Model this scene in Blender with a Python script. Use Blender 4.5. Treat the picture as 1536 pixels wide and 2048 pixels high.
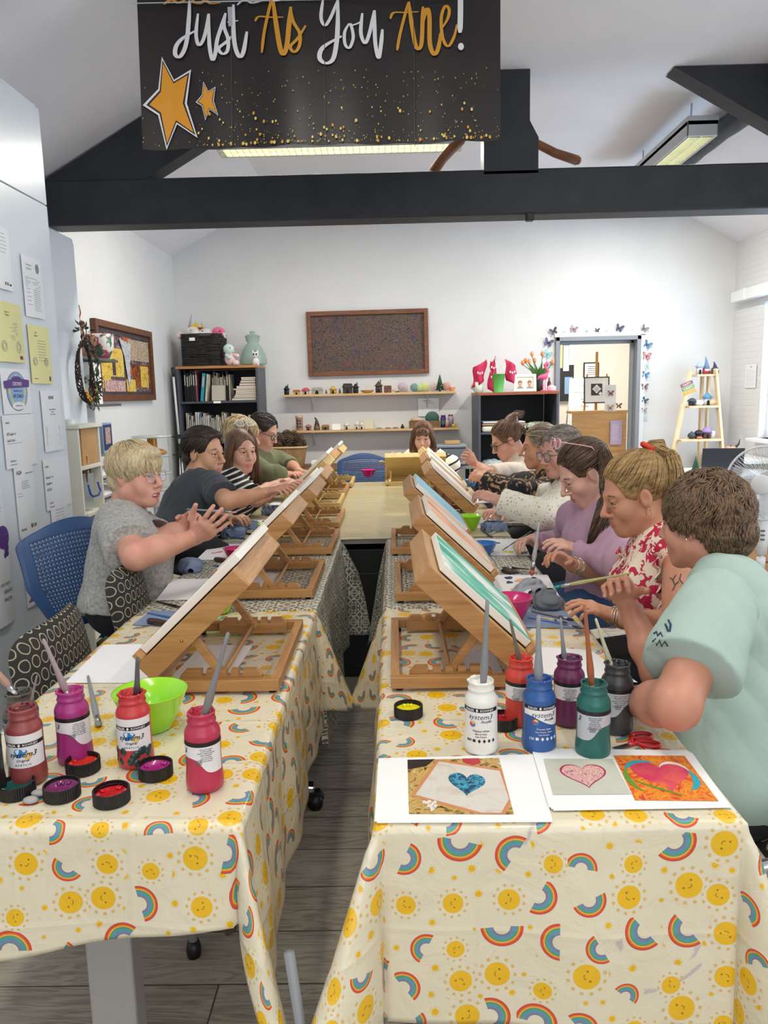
import bpy, math, random
import numpy as np
from mathutils import Vector, Matrix, Euler
SC=bpy.context.scene; COL=SC.collection; R=math.radians; PI=math.pi
for o in list(bpy.data.objects): bpy.data.objects.remove(o)
# ---------------------------------------------------------------- camera
FPX=1538.; CZ=1.45; PITCH=math.atan(.1552); YAW=.0145; ROLL=-.022
CM=(Matrix.Rotation(YAW,3,'Z')@Matrix.Rotation(PI/2-PITCH,3,'X')@Matrix.Rotation(ROLL,3,'Z'))
CP=Vector((0,0,CZ))
cam=bpy.data.cameras.new('camera'); co=bpy.data.objects.new('camera',cam); COL.objects.link(co)
cam.sensor_fit='VERTICAL'; cam.sensor_height=36; cam.lens=FPX/2048*36; cam.clip_start=.05; cam.clip_end=100
co.matrix_world=Matrix.Translation(CP)@CM.to_4x4(); SC.camera=co
# ---------------------------------------------------------------- light and exposure
SC.view_settings.view_transform='Standard'; SC.view_settings.look='None'; SC.view_settings.gamma=1
SC.view_settings.use_curve_mapping=False; SC.view_settings.exposure=0.26
wd=bpy.data.worlds.new('world'); SC.world=wd; wd.use_nodes=True
bg=wd.node_tree.nodes['Background']; bg.inputs[0].default_value=(.83,.91,1,1); bg.inputs[1].default_value=1.1
def area(name,loc,rot,sx,sy,e,col):
    l=bpy.data.lights.new(name,'AREA'); l.shape='RECTANGLE'; l.size=sx; l.size_y=sy; l.energy=e; l.color=col
    o=bpy.data.objects.new(name,l); COL.objects.link(o); o.location=loc; o.rotation_euler=rot; return o
area('window_daylight',(3.75,6.3,1.9),(0,R(90),0),1.8,2.6,105,(.55,.74,1))
area('window_daylight',(3.75,2.6,1.75),(0,R(90),0),1.9,2.4,60,(.8,.9,1))  # daylight for the unseen nearer side window, added to brighten the room
area('front_fill_light',(.6,-2.6,2.0),(R(90),0,0),4.6,2.4,48,(.93,.96,1))  # fill light inside the front wall, added to brighten the near end
# ---------------------------------------------------------------- pixel rays -> points in the room
def ray(px,py): return CM@Vector((px-768,-(py-1024),-FPX))
def W(px,py,Y): d=ray(px,py); return CP+d*(Y/d.y)
def WZ(px,py,z): d=ray(px,py); return CP+d*((z-CZ)/d.z)
def WX(px,py,x): d=ray(px,py); return CP+d*(x/d.x)
# ---------------------------------------------------------------- materials
def lin(h):
    if isinstance(h,str):
        h=[int(h[i:i+2],16)/255 for i in (0,2,4)]
        h=[c/12.92 if c<.04045 else ((c+.055)/1.055)**2.4 for c in h]
    return (*h[:3],1)
class NT:
    def __init__(s,name):
        s.m=bpy.data.materials.new(name); s.m.use_nodes=True; s.t=s.m.node_tree; s.b=s.t.nodes['Principled BSDF']
    def n(s,ty,**k):
        n=s.t.nodes.new('ShaderNode'+ty)
        for a,v in k.items(): setattr(n,a,v)
        return n
    def l(s,a,b): s.t.links.new(a,b)
    def val(s,sock,v):
        if hasattr(v,'is_output') or isinstance(v,bpy.types.NodeSocket): s.l(v,sock)
        else: sock.default_value=v
    def ma(s,op,a,b=0,c=0,clamp=False):
        n=s.n('Math',operation=op,use_clamp=clamp)
        for i,v in enumerate((a,b,c)): s.val(n.inputs[i],v)
        return n.outputs[0]
    def mix(s,f,a,b):
        n=s.n('Mix',data_type='RGBA'); s.val(n.inputs[0],f); s.val(n.inputs[6],a); s.val(n.inputs[7],b); return n.outputs[2]
    def obj(s): return s.n('TexCoord').outputs['Object']
    def map(s,v,sc=(1,1,1),rot=(0,0,0),loc=(0,0,0)):
        n=s.n('Mapping'); s.l(v,n.inputs[0]); n.inputs['Scale'].default_value=sc; n.inputs['Rotation'].default_value=rot; n.inputs['Location'].default_value=loc; return n.outputs[0]
    def noise(s,v,sc,det=3,dist=0,rough=.5):
        n=s.n('TexNoise'); s.l(v,n.inputs['Vector']); n.inputs['Scale'].default_value=sc; n.inputs['Detail'].default_value=det
        n.inputs['Distortion'].default_value=dist; n.inputs['Roughness'].default_value=rough; return n.outputs[0]
    def ramp(s,f,st,interp='LINEAR'):
        n=s.n('ValToRGB'); s.l(f,n.inputs[0]); r=n.color_ramp; r.interpolation=interp
        while len(r.elements)<len(st): r.elements.new(.5)
        for e,(p,c) in zip(r.elements,st): e.position=p; e.color=lin(c) if isinstance(c,str) else (*c[:3],1)
        return n.outputs[0]
    def bump(s,h,st=.3,dist=.01):
        n=s.n('Bump'); s.val(n.inputs['Height'],h); n.inputs['Strength'].default_value=st; n.inputs['Distance'].default_value=dist
        s.l(n.outputs[0],s.b.inputs['Normal'])
    def base(s,c): s.val(s.b.inputs['Base Color'],c)
    def step(s,v,edge,w=.02): return s.ma('MULTIPLY_ADD',s.ma('SUBTRACT',v,edge),1/w,.5,clamp=True)
MATS={}
def mat(name,c,rough=.6,metal=0,c2=None,ns=20,nd=4,bs=0,bsc=200,coat=0,sss=0,st=(1,1,1),lo=.35,hi=.65,trans=0,emit=0,alpha=1,sheen=0,bd=.002):
    """noise mix c->c2, noise bump"""
    if name in MATS: return MATS[name]
    N=NT(name); b=N.b; c=lin(c); b.inputs['Base Color'].default_value=c; b.inputs['Roughness'].default_value=rough
    b.inputs['Metallic'].default_value=metal; b.inputs['Coat Weight'].default_value=coat
    if sheen: b.inputs['Sheen Weight'].default_value=sheen
    if trans: b.inputs['Transmission Weight'].default_value=trans
    if alpha<1: b.inputs['Alpha'].default_value=alpha
    if sss:
        b.inputs['Subsurface Weight'].default_value=sss; b.inputs['Subsurface Radius'].default_value=(.012,.005,.003); b.inputs['Subsurface Scale'].default_value=1
    if emit: b.inputs['Emission Color'].default_value=c; b.inputs['Emission Strength'].default_value=emit
    v=N.map(N.obj(),st)
    if c2 is not None:
        f=N.noise(v,ns,nd); N.base(N.ramp(f,[(lo,c[:3]),(hi,lin(c2)[:3])]))
    if bs: N.bump(N.noise(v,bsc,3),bs,bd)
    MATS[name]=N.m; return N.m
def wood(name,a,b,sc=1,axis=1,rough=.45,ring=9):
    if name in MATS: return MATS[name]
    N=NT(name); N.b.inputs['Roughness'].default_value=rough
    s=[14*sc]*3; s[axis]=1.1*sc; v=N.map(N.obj(),tuple(s))
    f=N.noise(v,ring*.35,5,.6); g=N.noise(N.map(N.obj(),tuple(x*7 for x in s)),2,2)
    m=N.ma('MULTIPLY_ADD',g,.35,N.ma('MULTIPLY',f,.75))
    N.base(N.ramp(m,[(.32,a),(.72,b)])); N.bump(g,.12,.001); MATS[name]=N.m; return N.m
# ---------------------------------------------------------------- mesh building
def setp(o,label=None,cat=None,group=None,kind=None):
    if label: o['label']=label
    if cat: o['category']=cat
    if group: o['group']=group
    if kind: o['kind']=kind
    return o
def thing(name,label,cat,loc=(0,0,0),rz=0,group=None,rot=None):
    o=bpy.data.objects.new(name,None); COL.objects.link(o); o.empty_display_size=.05
    o.location=loc; o.rotation_euler=rot if rot else (0,0,rz); return setp(o,label,cat,group)
def frame(z,x=None,o=(0,0,0)):
    z=Vector(z).normalized(); x=Vector(x) if x is not None else (Vector((1,0,0)) if abs(z.x)<.9 else Vector((0,1,0)))
    y=z.cross(x).normalized(); x=y.cross(z)
    return Matrix.Translation(o)@Matrix((x,y,z)).transposed().to_4x4()
class MB:
    def __init__(s,X=None): s.v=[];s.f=[];s.m=[];s.s=[];s.x=X or Matrix.Identity(4)
    def add(s,vs,fs,mi=0,sm=False,X=None):
        n=len(s.v); M=s.x@X if X is not None else s.x
        s.v+=[tuple(M@Vector(v)) for v in vs]; s.f+=[tuple(i+n for i in f) for f in fs]; s.m+=[mi]*len(fs); s.s+=[sm]*len(fs); return s
    def box(s,c,d,mi=0,rot=None,X=None):
        hx,hy,hz=[q/2 for q in d]; T=Matrix.Translation(c)
        if rot: T=T@Euler(rot).to_matrix().to_4x4()
        if X is not None: T=X@T
        return s.add([(x,y,z) for x in(-hx,hx) for y in(-hy,hy) for z in(-hz,hz)],[(0,1,3,2),(4,6,7,5),(0,4,5,1),(2,3,7,6),(0,2,6,4),(1,5,7,3)],mi,False,T)
    def bar(s,a,b,w,h,mi=0,up=(0,0,1)):
        a=Vector(a);b=Vector(b); d=b-a; return s.add([(x,y,z) for x in(-w/2,w/2) for y in(-h/2,h/2) for z in(0,d.length)],[(0,1,3,2),(4,6,7,5),(0,4,5,1),(2,3,7,6),(0,2,6,4),(1,5,7,3)],mi,False,frame(d,Vector(up).cross(d) if abs(Vector(up).normalized().dot(d.normalized()))<.99 else (1,0,0),a))
    def lathe(s,prof,n=24,mi=0,X=None,cap=True,sm=True,sq=1):
        vs=[];fs=[];
        for r,z in prof:
            for k in range(n): a=2*PI*k/n; vs.append((r*math.cos(a),r*math.sin(a)*sq,z))
        for i in range(len(prof)-1):
            for k in range(n): fs.append((i*n+k,i*n+(k+1)%n,(i+1)*n+(k+1)%n,(i+1)*n+k))
        if cap: fs.append(tuple(range(n))[::-1]); fs.append(tuple((len(prof)-1)*n+k for k in range(n)))
        return s.add(vs,fs,mi,sm,X)
    def cyl(s,a,b,r,r2=None,n=14,mi=0,sm=True):
        a=Vector(a);b=Vector(b); return s.lathe([(r,0),(r if r2 is None else r2,(b-a).length)],n,mi,frame(b-a,None,a),True,sm)
    def ball(s,c,r,n=12,mi=0,X=None):
        r=(r,r,r) if not hasattr(r,'__len__') else r
        T=Matrix.Translation(c)@(X if X is not None else Matrix.Identity(4))@Matrix.Diagonal((*r,1))
        return s.lathe([(max(1e-4,math.sin(PI*i/n)),-math.cos(PI*i/n)) for i in range(n+1)],n*2,mi,T,False)
    def tube(s,pts,r,n=8,mi=0,closed=False,flat=1):
        P=[Vector(p) for p in pts]; N=len(P); rr=r if hasattr(r,'__len__') else [r]*N; vs=[];fs=[]; up=None
        for i,p in enumerate(P):
            t=(P[(i+1)%N]-P[i-1]) if closed or 0<i<N-1 else (P[1]-P[0] if i==0 else P[-1]-P[-2])
            t.normalize()
            if up is None: up=Vector((0,0,1)) if abs(t.z)<.9 else Vector((0,1,0))
            x=up.cross(t)
            if x.length<1e-5: x=t.orthogonal()
            x.normalize(); up=t.cross(x)
            for k in range(n): a=2*PI*k/n; vs.append(p+x*math.cos(a)*rr[i]+up*math.sin(a)*rr[i]*flat)
        for i in range(N if closed else N-1):
            j=(i+1)%N
            for k in range(n): fs.append((i*n+k,i*n+(k+1)%n,j*n+(k+1)%n,j*n+k))
        if not closed: fs.append(tuple(range(n))[::-1]); fs.append(tuple((N-1)*n+k for k in range(n)))
        return s.add(vs,fs,mi,True)
    def prism(s,poly,h,mi=0,X=None,ms=None):
        n=len(poly); vs=[(x,y,0) for x,y in poly]+[(x,y,h) for x,y in poly]
        s.add(vs,[tuple(range(n))[::-1],tuple(range(n,2*n))],mi,False,X); return s.add(vs,[(i,(i+1)%n,(i+1)%n+n,i+n) for i in range(n)],mi if ms is None else ms,False,X)
    def text(s,txt,size,X=None,mi=0,ext=.0003,align='CENTER',shear=0,sx=1,bend=None,off=0):
        cu=bpy.data.curves.new('t','FONT'); cu.body=txt; cu.size=size; cu.extrude=ext; cu.align_x=align; cu.shear=shear; cu.offset=off; cu.resolution_u=2
        o=bpy.data.objects.new('t',cu); COL.objects.link(o); dg=bpy.context.evaluated_depsgraph_get(); me=bpy.data.meshes.new_from_object(o.evaluated_get(dg))
        vs=[Vector((v.co.x*sx,v.co.y,v.co.z)) for v in me.vertices]; fs=[tuple(p.vertices) for p in me.polygons]
        bpy.data.objects.remove(o); bpy.data.curves.remove(cu); bpy.data.meshes.remove(me)
        if bend: # wrap round a vertical cylinder of radius bend; angle 0 = -Y
            r,a0=bend; vs=[Vector(((r+v.z)*math.sin(a0+v.x/r),-(r+v.z)*math.cos(a0+v.x/r),v.y)) for v in vs]
        return s.add(vs,fs,mi,False,X)
    def build(s,name,mats,parent=None,bev=0,sm=None,uv=None,seg=2,loc=None):
        me=bpy.data.meshes.new(name); me.from_pydata(s.v,[],s.f)
        for m in (mats if isinstance(mats,(list,tuple)) else [mats]): me.materials.append(m)
        me.polygons.foreach_set('material_index',s.m); me.polygons.foreach_set('use_smooth',s.s if sm is None else [sm]*len(s.f)); me.update()
        return link(name,me,parent,bev,seg,loc)
def link(name,me,parent=None,bev=0,seg=2,loc=None):
    o=bpy.data.objects.new(name,me); COL.objects.link(o)
    if parent: o.parent=parent
    if loc: o.location=loc
    if bev:
        b=o.modifiers.new('bevel','BEVEL'); b.width=bev; b.segments=seg; b.limit_method='ANGLE'; b.angle_limit=R(40)
    return o
def dup(root,loc=None,rz=None,label=None,group=None,parent=None,matmap=None):
    r=root.copy(); COL.objects.link(r); r.parent=parent if parent else root.parent
    if loc is not None: r.location=loc
    if rz is not None: r.rotation_euler=(0,0,rz)
    if label: r['label']=label
    if group: r['group']=group
    for c in root.children: dup(c,parent=r,matmap=matmap)
    if matmap and r.data:
        for i,sl in enumerate(r.material_slots):
            if sl.material.name in matmap: sl.link='OBJECT'; sl.material=matmap[sl.material.name]
    return r
# ---------------------------------------------------------------- smooth implicit shapes -> surface nets
def nets(F,o,h):
    S=F<0; nx,ny,nz=F.shape; cn=[(i,j,k) for i in(0,1) for j in(0,1) for k in(0,1)]
    def sl(A,c): return A[c[0]:nx-1+c[0],c[1]:ny-1+c[1],c[2]:nz-1+c[2]]
    a=sl(S,cn[0]).copy(); b=a.copy()
    for c in cn[1:]: q=sl(S,c); a|=q; b&=q
    idx=np.argwhere(a&~b); ids=np.full((nx-1,ny-1,nz-1),-1,np.int32); ids[idx[:,0],idx[:,1],idx[:,2]]=np.arange(len(idx))
    fv=np.stack([F[idx[:,0]+c[0],idx[:,1]+c[1],idx[:,2]+c[2]] for c in cn],1); pos=np.zeros((len(idx),3)); cnt=np.zeros(len(idx)); C=np.array(cn,float)
    for i in range(8):
        for j in range(i+1,8):
            if np.abs(C[i]-C[j]).sum()==1:
                m=(fv[:,i]<0)!=(fv[:,j]<0); t=fv[m,i]/(fv[m,i]-fv[m,j]); pos[m]+=C[i]+t[:,None]*(C[j]-C[i]); cnt[m]+=1
    V=(idx+pos/cnt[:,None])*h+o; Q=[]
    for ax in range(3):
        e=[0,0,0]; e[ax]=1; A=S[:nx-e[0],:ny-e[1],:nz-e[2]]; B=S[e[0]:,e[1]:,e[2]:]
        p=np.argwhere(A!=B); b,c=[(1,2),(2,0),(0,1)][ax]
        ok=(p[:,b]>0)&(p[:,c]>0)&(p[:,b]<F.shape[b]-1)&(p[:,c]<F.shape[c]-1); p=p[ok]
        def g(db,dc): q=p.copy(); q[:,b]-=db; q[:,c]-=dc; return ids[q[:,0],q[:,1],q[:,2]]
        q=np.stack([g(1,1),g(0,1),g(0,0),g(1,0)],1); fl=~S[p[:,0],p[:,1],p[:,2]]; q[fl]=q[fl][:,::-1]; Q.append(q)
    Q=np.concatenate(Q); return V,Q[(Q>=0).all(1)]
class SDF:
    def __init__(s): s.p=[]; s.post=[]
    def rc(s,a,b,ra,rb=None,k=.02,op=1): s.p.append(('c',np.array(a,float),np.array(b,float),ra,ra if rb is None else rb,k,op)); return s
    def fc(s,a,b,ra,rb,k=.02,op=1): s.rc(a,b,ra,rb,k,op); s.p[-1]=('d',)+s.p[-1][1:]; return s   # flat cut at b
    def el(s,c,r,Rm=None,k=.02,op=1):
        r=np.array(r if hasattr(r,'__len__') else (r,r,r),float); s.p.append(('e',np.array(c,float),np.array(Rm) if Rm is not None else np.eye(3),r,0,k,op)); return s
    def hs(s,c,n,k=.004): s.p.append(('h',np.array(c,float),np.array(n,float)/np.linalg.norm(n),0,0,k,-1)); return s   # cut away the side n points to
    def bx(s,c,hd,Rm=None,rd=.01,k=.01,op=1): s.p.append(('b',np.array(c,float),np.array(Rm) if Rm is not None else np.eye(3),np.array(hd,float),rd,k,op)); return s
    def ext(s,p):
        if p[0] in 'cd': return np.minimum(p[1]-p[3],p[2]-p[4]),np.maximum(p[1]+p[3],p[2]+p[4])
        if p[0]=='e': q=np.sqrt(((p[2]*p[3])**2).sum(1)); return p[1]-q,p[1]+q
        if p[0]=='b': q=(abs(p[2])*p[3]).sum(1); return p[1]-q,p[1]+q
        return None
    def ev(s,vox):
        E=[s.ext(p) for p in s.p if p[-1]==1]; lo=np.min([e[0] for e in E],0)-vox*4; hi=np.max([e[1] for e in E],0)+vox*4
        n=np.ceil((hi-lo)/vox).astype(int)+1; ax=[(lo[i]+vox*np.arange(n[i])).astype(np.float32) for i in range(3)]; F=np.full(n,1.,np.float32)
        for p in s.p:
            k=p[5]; e=s.ext(p)
            if e is None: a=np.zeros(3,int); b=n
            else: pad=k+vox*3; a=np.clip(np.floor((e[0]-pad-lo)/vox).astype(int),0,n); b=np.clip(np.ceil((e[1]+pad-lo)/vox).astype(int)+1,0,n)
            if (b<=a).any(): continue
            sl=tuple(slice(a[i],b[i]) for i in range(3)); X,Y,Z=np.ix_(*[ax[i][sl[i]] for i in range(3)])
            if p[0] in 'cd':
                A=p[1];D=p[2]-A;L=max(D@D,1e-12); t=np.clip(((X-A[0])*D[0]+(Y-A[1])*D[1]+(Z-A[2])*D[2])/L,0,1)
                d=np.sqrt((X-A[0]-t*D[0])**2+(Y-A[1]-t*D[1])**2+(Z-A[2]-t*D[2])**2)-(p[3]+(p[4]-p[3])*t)
                if p[0]=='d': u=D/L**.5; d=np.maximum(d,(X-p[2][0])*u[0]+(Y-p[2][1])*u[1]+(Z-p[2][2])*u[2])
            elif p[0]=='h': d=-((X-p[1][0])*p[2][0]+(Y-p[1][1])*p[2][1]+(Z-p[1][2])*p[2][2])
            else:
                x,y,z=X-p[1][0],Y-p[1][1],Z-p[1][2]; M=p[2]; u=[x*M[0,i]+y*M[1,i]+z*M[2,i] for i in range(3)]
                if p[0]=='e':
                    k0=np.sqrt(sum((u[i]/p[3][i])**2 for i in range(3))); k1=np.sqrt(sum((u[i]/p[3][i]**2)**2 for i in range(3)))+1e-9; d=k0*(k0-1)/k1
                else:
                    q=[abs(u[i])-(p[3][i]-p[4]) for i in range(3)]; d=np.sqrt(sum(np.maximum(w,0)**2 for w in q))+np.minimum(np.maximum(np.maximum(q[0],q[1]),q[2]),0)-p[4]
            G=F[sl]
            if p[6]==1: hh=np.maximum(k-abs(G-d),0)/k; F[sl]=np.minimum(G,d)-hh*hh*k*.25
            else: hh=np.maximum(k-abs(G+d),0)/k; F[sl]=np.maximum(G,-d)+hh*hh*k*.25
        if s.post:
            X,Y,Z=np.ix_(*ax)
            for f in s.post: F=f(X,Y,Z,F).astype(np.float32)
        return F,lo
    def mesh(s,name,mats,parent=None,vox=.005,mi=None,loc=None,inv=None):
        F,lo=s.ev(vox); V,Q=nets(F,lo,vox); me=bpy.data.meshes.new(name)
        if inv is not None: V=V@np.array(inv)[:3,:3].T+np.array(inv)[:3,3]
        me.vertices.add(len(V)); me.vertices.foreach_set('co',V.astype(np.float32).ravel()); me.loops.add(Q.size); me.loops.foreach_set('vertex_index',Q.ravel().astype(np.int32))
        me.polygons.add(len(Q)); me.polygons.foreach_set('loop_start',np.arange(0,Q.size,4,dtype=np.int32)); me.polygons.foreach_set('use_smooth',np.ones(len(Q),bool))
        for m in (mats if isinstance(mats,(list,tuple)) else [mats]): me.materials.append(m)
        if mi is not None: me.polygons.foreach_set('material_index',mi(V[Q].mean(1)).astype(np.int32))
        me.update(calc_edges=True); return link(name,me,parent,loc=loc)
def wrinkle(amp,fr,seed=0,ax=(1,1,1),rid=True):
    r=np.random.RandomState(seed); D=r.randn(5,3); D/=np.linalg.norm(D,axis=1)[:,None]; D*=np.array(ax); ph=r.rand(5)*6.28; fs=fr*(.6+r.rand(5)*1.1)
    def f(X,Y,Z,F):
        w=0
        for d,p,q in zip(D,ph,fs):
            t=np.sin((X*d[0]+Y*d[1]+Z*d[2])*q+p+1.3*np.sin((X*d[1]-Y*d[2]+Z*d[0])*q*.5+p)); w=w+(1-2*abs(t) if rid else t)
        return F+w*(amp/3)
    return f
# ================================================================= the room
XL,XR,YB,YF=-2.19,3.45,8.,-3.; ZE=2.835; ZF=3.4; TS=math.tan(R(29)); XFL=XL+(ZF-ZE)/TS; XFR=XR-(ZF-ZE)/TS
wallM=mat('white_wall_paint','e2e3e3',.75,bs=.12,bsc=60,c2='dedfe0',ns=3); brickN=NT('painted_brick')
brickN.b.inputs['Roughness'].default_value=.7; brickN.base(lin('e0e1e2'))
_v=brickN.map(brickN.obj(),(1,1,1),(0,R(90),R(90))); _b=brickN.n('TexBrick'); brickN.l(_v,_b.inputs['Vector']); _b.inputs['Scale'].default_value=4.4; _b.inputs['Mortar Size'].default_value=.012; _b.inputs['Mortar Smooth'].default_value=.6
_b.inputs['Color1'].default_value=(1,1,1,1);_b.inputs['Color2'].default_value=(.93,.93,.93,1);_b.inputs['Mortar'].default_value=(0,0,0,1)
brickN.bump(brickN.ma('ADD',_b.outputs[0],brickN.ma('MULTIPLY',brickN.noise(brickN.obj(),18,4),.6)),.5,.008); brickM=brickN.m
ceilM=mat('ceiling_plaster','f0f0f5',.85,bs=.2,bsc=8,c2='ebebf1',ns=2,bd=.01)
# grey oak floor planks
N=NT('grey_oak_floor'); v=N.obj(); b=N.n('TexBrick'); N.l(v,b.inputs['Vector'])
for k,x in (('Scale',1),('Brick Width',1.25),('Row Height',.19),('Mortar Size',.0022),('Mortar Smooth',.1),('Bias',0)): b.inputs[k].default_value=x
b.offset=.37; b.inputs['Color1'].default_value=(.12,.12,.12,1); b.inputs['Color2'].default_value=(.9,.9,.9,1); b.inputs['Mortar'].default_value=(.5,.5,.5,1)
sh=N.ma('MULTIPLY',b.outputs[0],6.); cx=N.n('CombineXYZ'); N.l(sh,cx.inputs[1]); N.l(sh,cx.inputs[2]); va=N.n('VectorMath',operation='ADD'); N.l(v,va.inputs[0]); N.l(cx.outputs[0],va.inputs[1])
g=N.noise(N.map(va.outputs[0],(1.1,9,9)),2.2,5,1.6); g2=N.noise(N.map(va.outputs[0],(3,70,70)),2,3)
rg=N.ma('SINE',N.ma('MULTIPLY',g,38)); m=N.ma('ADD',N.ma('ADD',N.ma('MULTIPLY',rg,.12),N.ma('MULTIPLY',g2,.45)),N.ma('MULTIPLY',b.outputs[0],.28))
c=N.ramp(m,[(.1,'82786a'),(.4,'ada292'),(.75,'c8bdac')]); c=N.mix(b.outputs[1],c,lin('4a4641')); N.base(c); N.b.inputs['Roughness'].default_value=.42; N.bump(m,.1,.002); floorM=N.m
MB().box((.63,4.1,-.05),(6.1,14.4,.1)).build('floor',floorM); setp(bpy.data.objects['floor'],kind='structure')
def struct(o): return setp(o,kind='structure')
T=.2; L=YB-YF
struct(MB().box((XL-T/2,(YB+YF)/2,ZE/2),(T,L+2*T,ZE+.1)).build('wall_left',wallM))
# right wall with two window openings (Y0,Y1,Z0,Z1)
WIN=[(1.2,3.7,.95,2.25),(5.2,7.34,.95,2.2)]
m=MB(); ys=[YF]+[y for w in WIN for y in w[:2]]+[YB+T]
for i in range(0,len(ys),2): m.box((XR+T/2,(ys[i]+ys[i+1])/2,(ZE+.1)/2),(T,ys[i+1]-ys[i],ZE+.1))
for a,b_,z0,z1 in WIN: m.box((XR+T/2,(a+b_)/2,z0/2),(T,b_-a,z0)).box((XR+T/2,(a+b_)/2,(z1+ZE+.1)/2),(T,b_-a,ZE+.1-z1))
struct(m.build('wall_right',brickM))
pvc=mat('white_upvc','eef0f2',.3); glassM=mat('window_glass','ffffff',.02,alpha=.12,trans=0)
def window(name,cx,cy,z0,z1,w,axis):
    t=bpy.data.objects.new(name,None); COL.objects.link(t); t.location=(cx,cy,z0); struct(t); h=z1-z0; f=MB(); g=MB()
    if axis=='x': t.rotation_euler=(0,0,R(90))
    for x in (-w/2+.03,-w/6,w/6,w/2-.03): f.box((x,0,h/2),(.06,.06,h))
    for z in (.03,h*.72,h-.03): f.box((0,0,z),(w,.055,.06))
    f.build('window_frame',pvc,t,.004); g.box((0,0,h/2),(w-.02,.006,h-.02)); g.build('glass',glassM,t)
    MB().box((0,.08 if axis=='x' else -.1,-.015),(w+.06,.26,.03)).build('window_sill',pvc,t,.006); return t
window('window_1',XR+.1,6.27,.95,2.2,2.14,'x'); window('added_side_window',XR+.1,2.45,.95,2.25,2.5,'x')  # the nearer side window is unseen, added to bring light in
# front wall behind the camera, with an unseen window added to let light in
m=MB()
for c,d in (((-1.2,YF-.1,1.5),(2.2,T,3.6)),((3.0,YF-.1,1.5),(1.1,T,3.6)),((1.1,YF-.1,.3),(2.9,T,.6)),((1.1,YF-.1,3.05),(2.9,T,.7)),((-2.3,YF-.1,1.5),(.2,T,3.6))): m.box(c,d)
struct(m.build('wall_front',wallM)); window('added_front_window',1.18,YF-.1,.6,2.7,2.6,'y')
# back wall with doorway
DX0,DX1,DZ=1.66,2.52,1.965
m=MB().box(((XL+DX0)/2,YB+.09,1.75),(DX0-XL+.001,.18,3.5)).box(((DX1+XR)/2+.1,YB+.09,1.75),(XR-DX1+.2,.18,3.5)).box(((DX0+DX1)/2,YB+.09,(DZ+3.5)/2),(DX1-DX0,.18,3.5-DZ))
struct(m.build('wall_back',wallM))
m=MB()
for pts in ([(XL-.02,ZE),(XFL,ZF),(XFL,ZF+.12),(XL-.02,ZE+.12)],[(XFL,ZF),(XFR,ZF),(XFR,ZF+.12),(XFL,ZF+.12)],[(XFR,ZF),(XR+.02,ZE),(XR+.02,ZE+.12),(XFR,ZF+.12)]):
    m.add([(x,y,z) for y in (YF,YB) for x,z in pts],[(0,1,2,3),(7,6,5,4),(0,4,5,1),(1,5,6,2),(2,6,7,3),(3,7,4,0)])
struct(m.build('ceiling',ceilM))
# the room beyond the door
m=MB().box((2.2,10.6,1.3),(4.4,.1,2.6)).box((.05,9.4,1.3),(.1,2.45,2.6)).box((4.35,9.4,1.3),(.1,2.45,2.6)).box((2.2,9.4,2.65),(4.4,2.5,.1))
struct(m.build('wall_beyond_door',mat('warm_white_paint','efeae0',.7)))
dkM=mat('grey_door_frame','8f959c',.45); m=MB()
for x in (DX0+.02,DX1-.02): m.box((x,YB+.08,DZ/2),(.04,.24,DZ))
m.box(((DX0+DX1)/2,YB+.08,DZ-.02),(DX1-DX0,.24,.04)); m.box((DX1-.055,YB+.1,DZ/2),(.03,.05,DZ)).box(((DX0+DX1)/2,YB+.1,DZ-.055),(DX1-DX0,.05,.03)).box((DX0+.055,YB+.1,DZ/2),(.03,.05,DZ))
d=bpy.data.objects.new('door_1',None); COL.objects.link(d); struct(d); m.build('door_frame',dkM,d,.003)
m=MB()
m.box((DX1+.022,YB-.012,DZ/2),(.055,.024,DZ+.03)); m.box(((DX0+DX1)/2+.02,YB-.012,DZ+.02),(DX1-DX0+.06,.024,.04)); m.build('architrave',mat('architrave_white','e9eaec',.45),d,.004)
# light beyond door + fluorescent tubes' own light is in the fitting builder
l=area('area_light_beyond_door',(2.3,9.3,2.55),(0,0,0),.9,.9,38,(1,.93,.82))  # bare area light in the room beyond, no fitting modelled
# skirting
bbM=mat('skirting_white','dcdcdc',.5)
struct(MB().box((XL+.01,3.,.06),(.02,9.9,.12)).build('baseboard_left',bbM,bev=.003)); struct(MB().box(((XL+DX0)/2,YB-.01,.06),(DX0-XL-.1,.02,.12)).build('baseboard_back',bbM,bev=.003))
struct(MB().box((XR-.01,3.,.06),(.02,9.9,.12)).build('baseboard_right',bbM,bev=.003))
# box rail above the right window
struct(MB().box((XR-.05,6.3,2.30),(.1,3.1,.1)).box((XR-.055,7.55,2.3),(.12,.02,.11)).build('trim_1',pvc,bev=.004))
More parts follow.
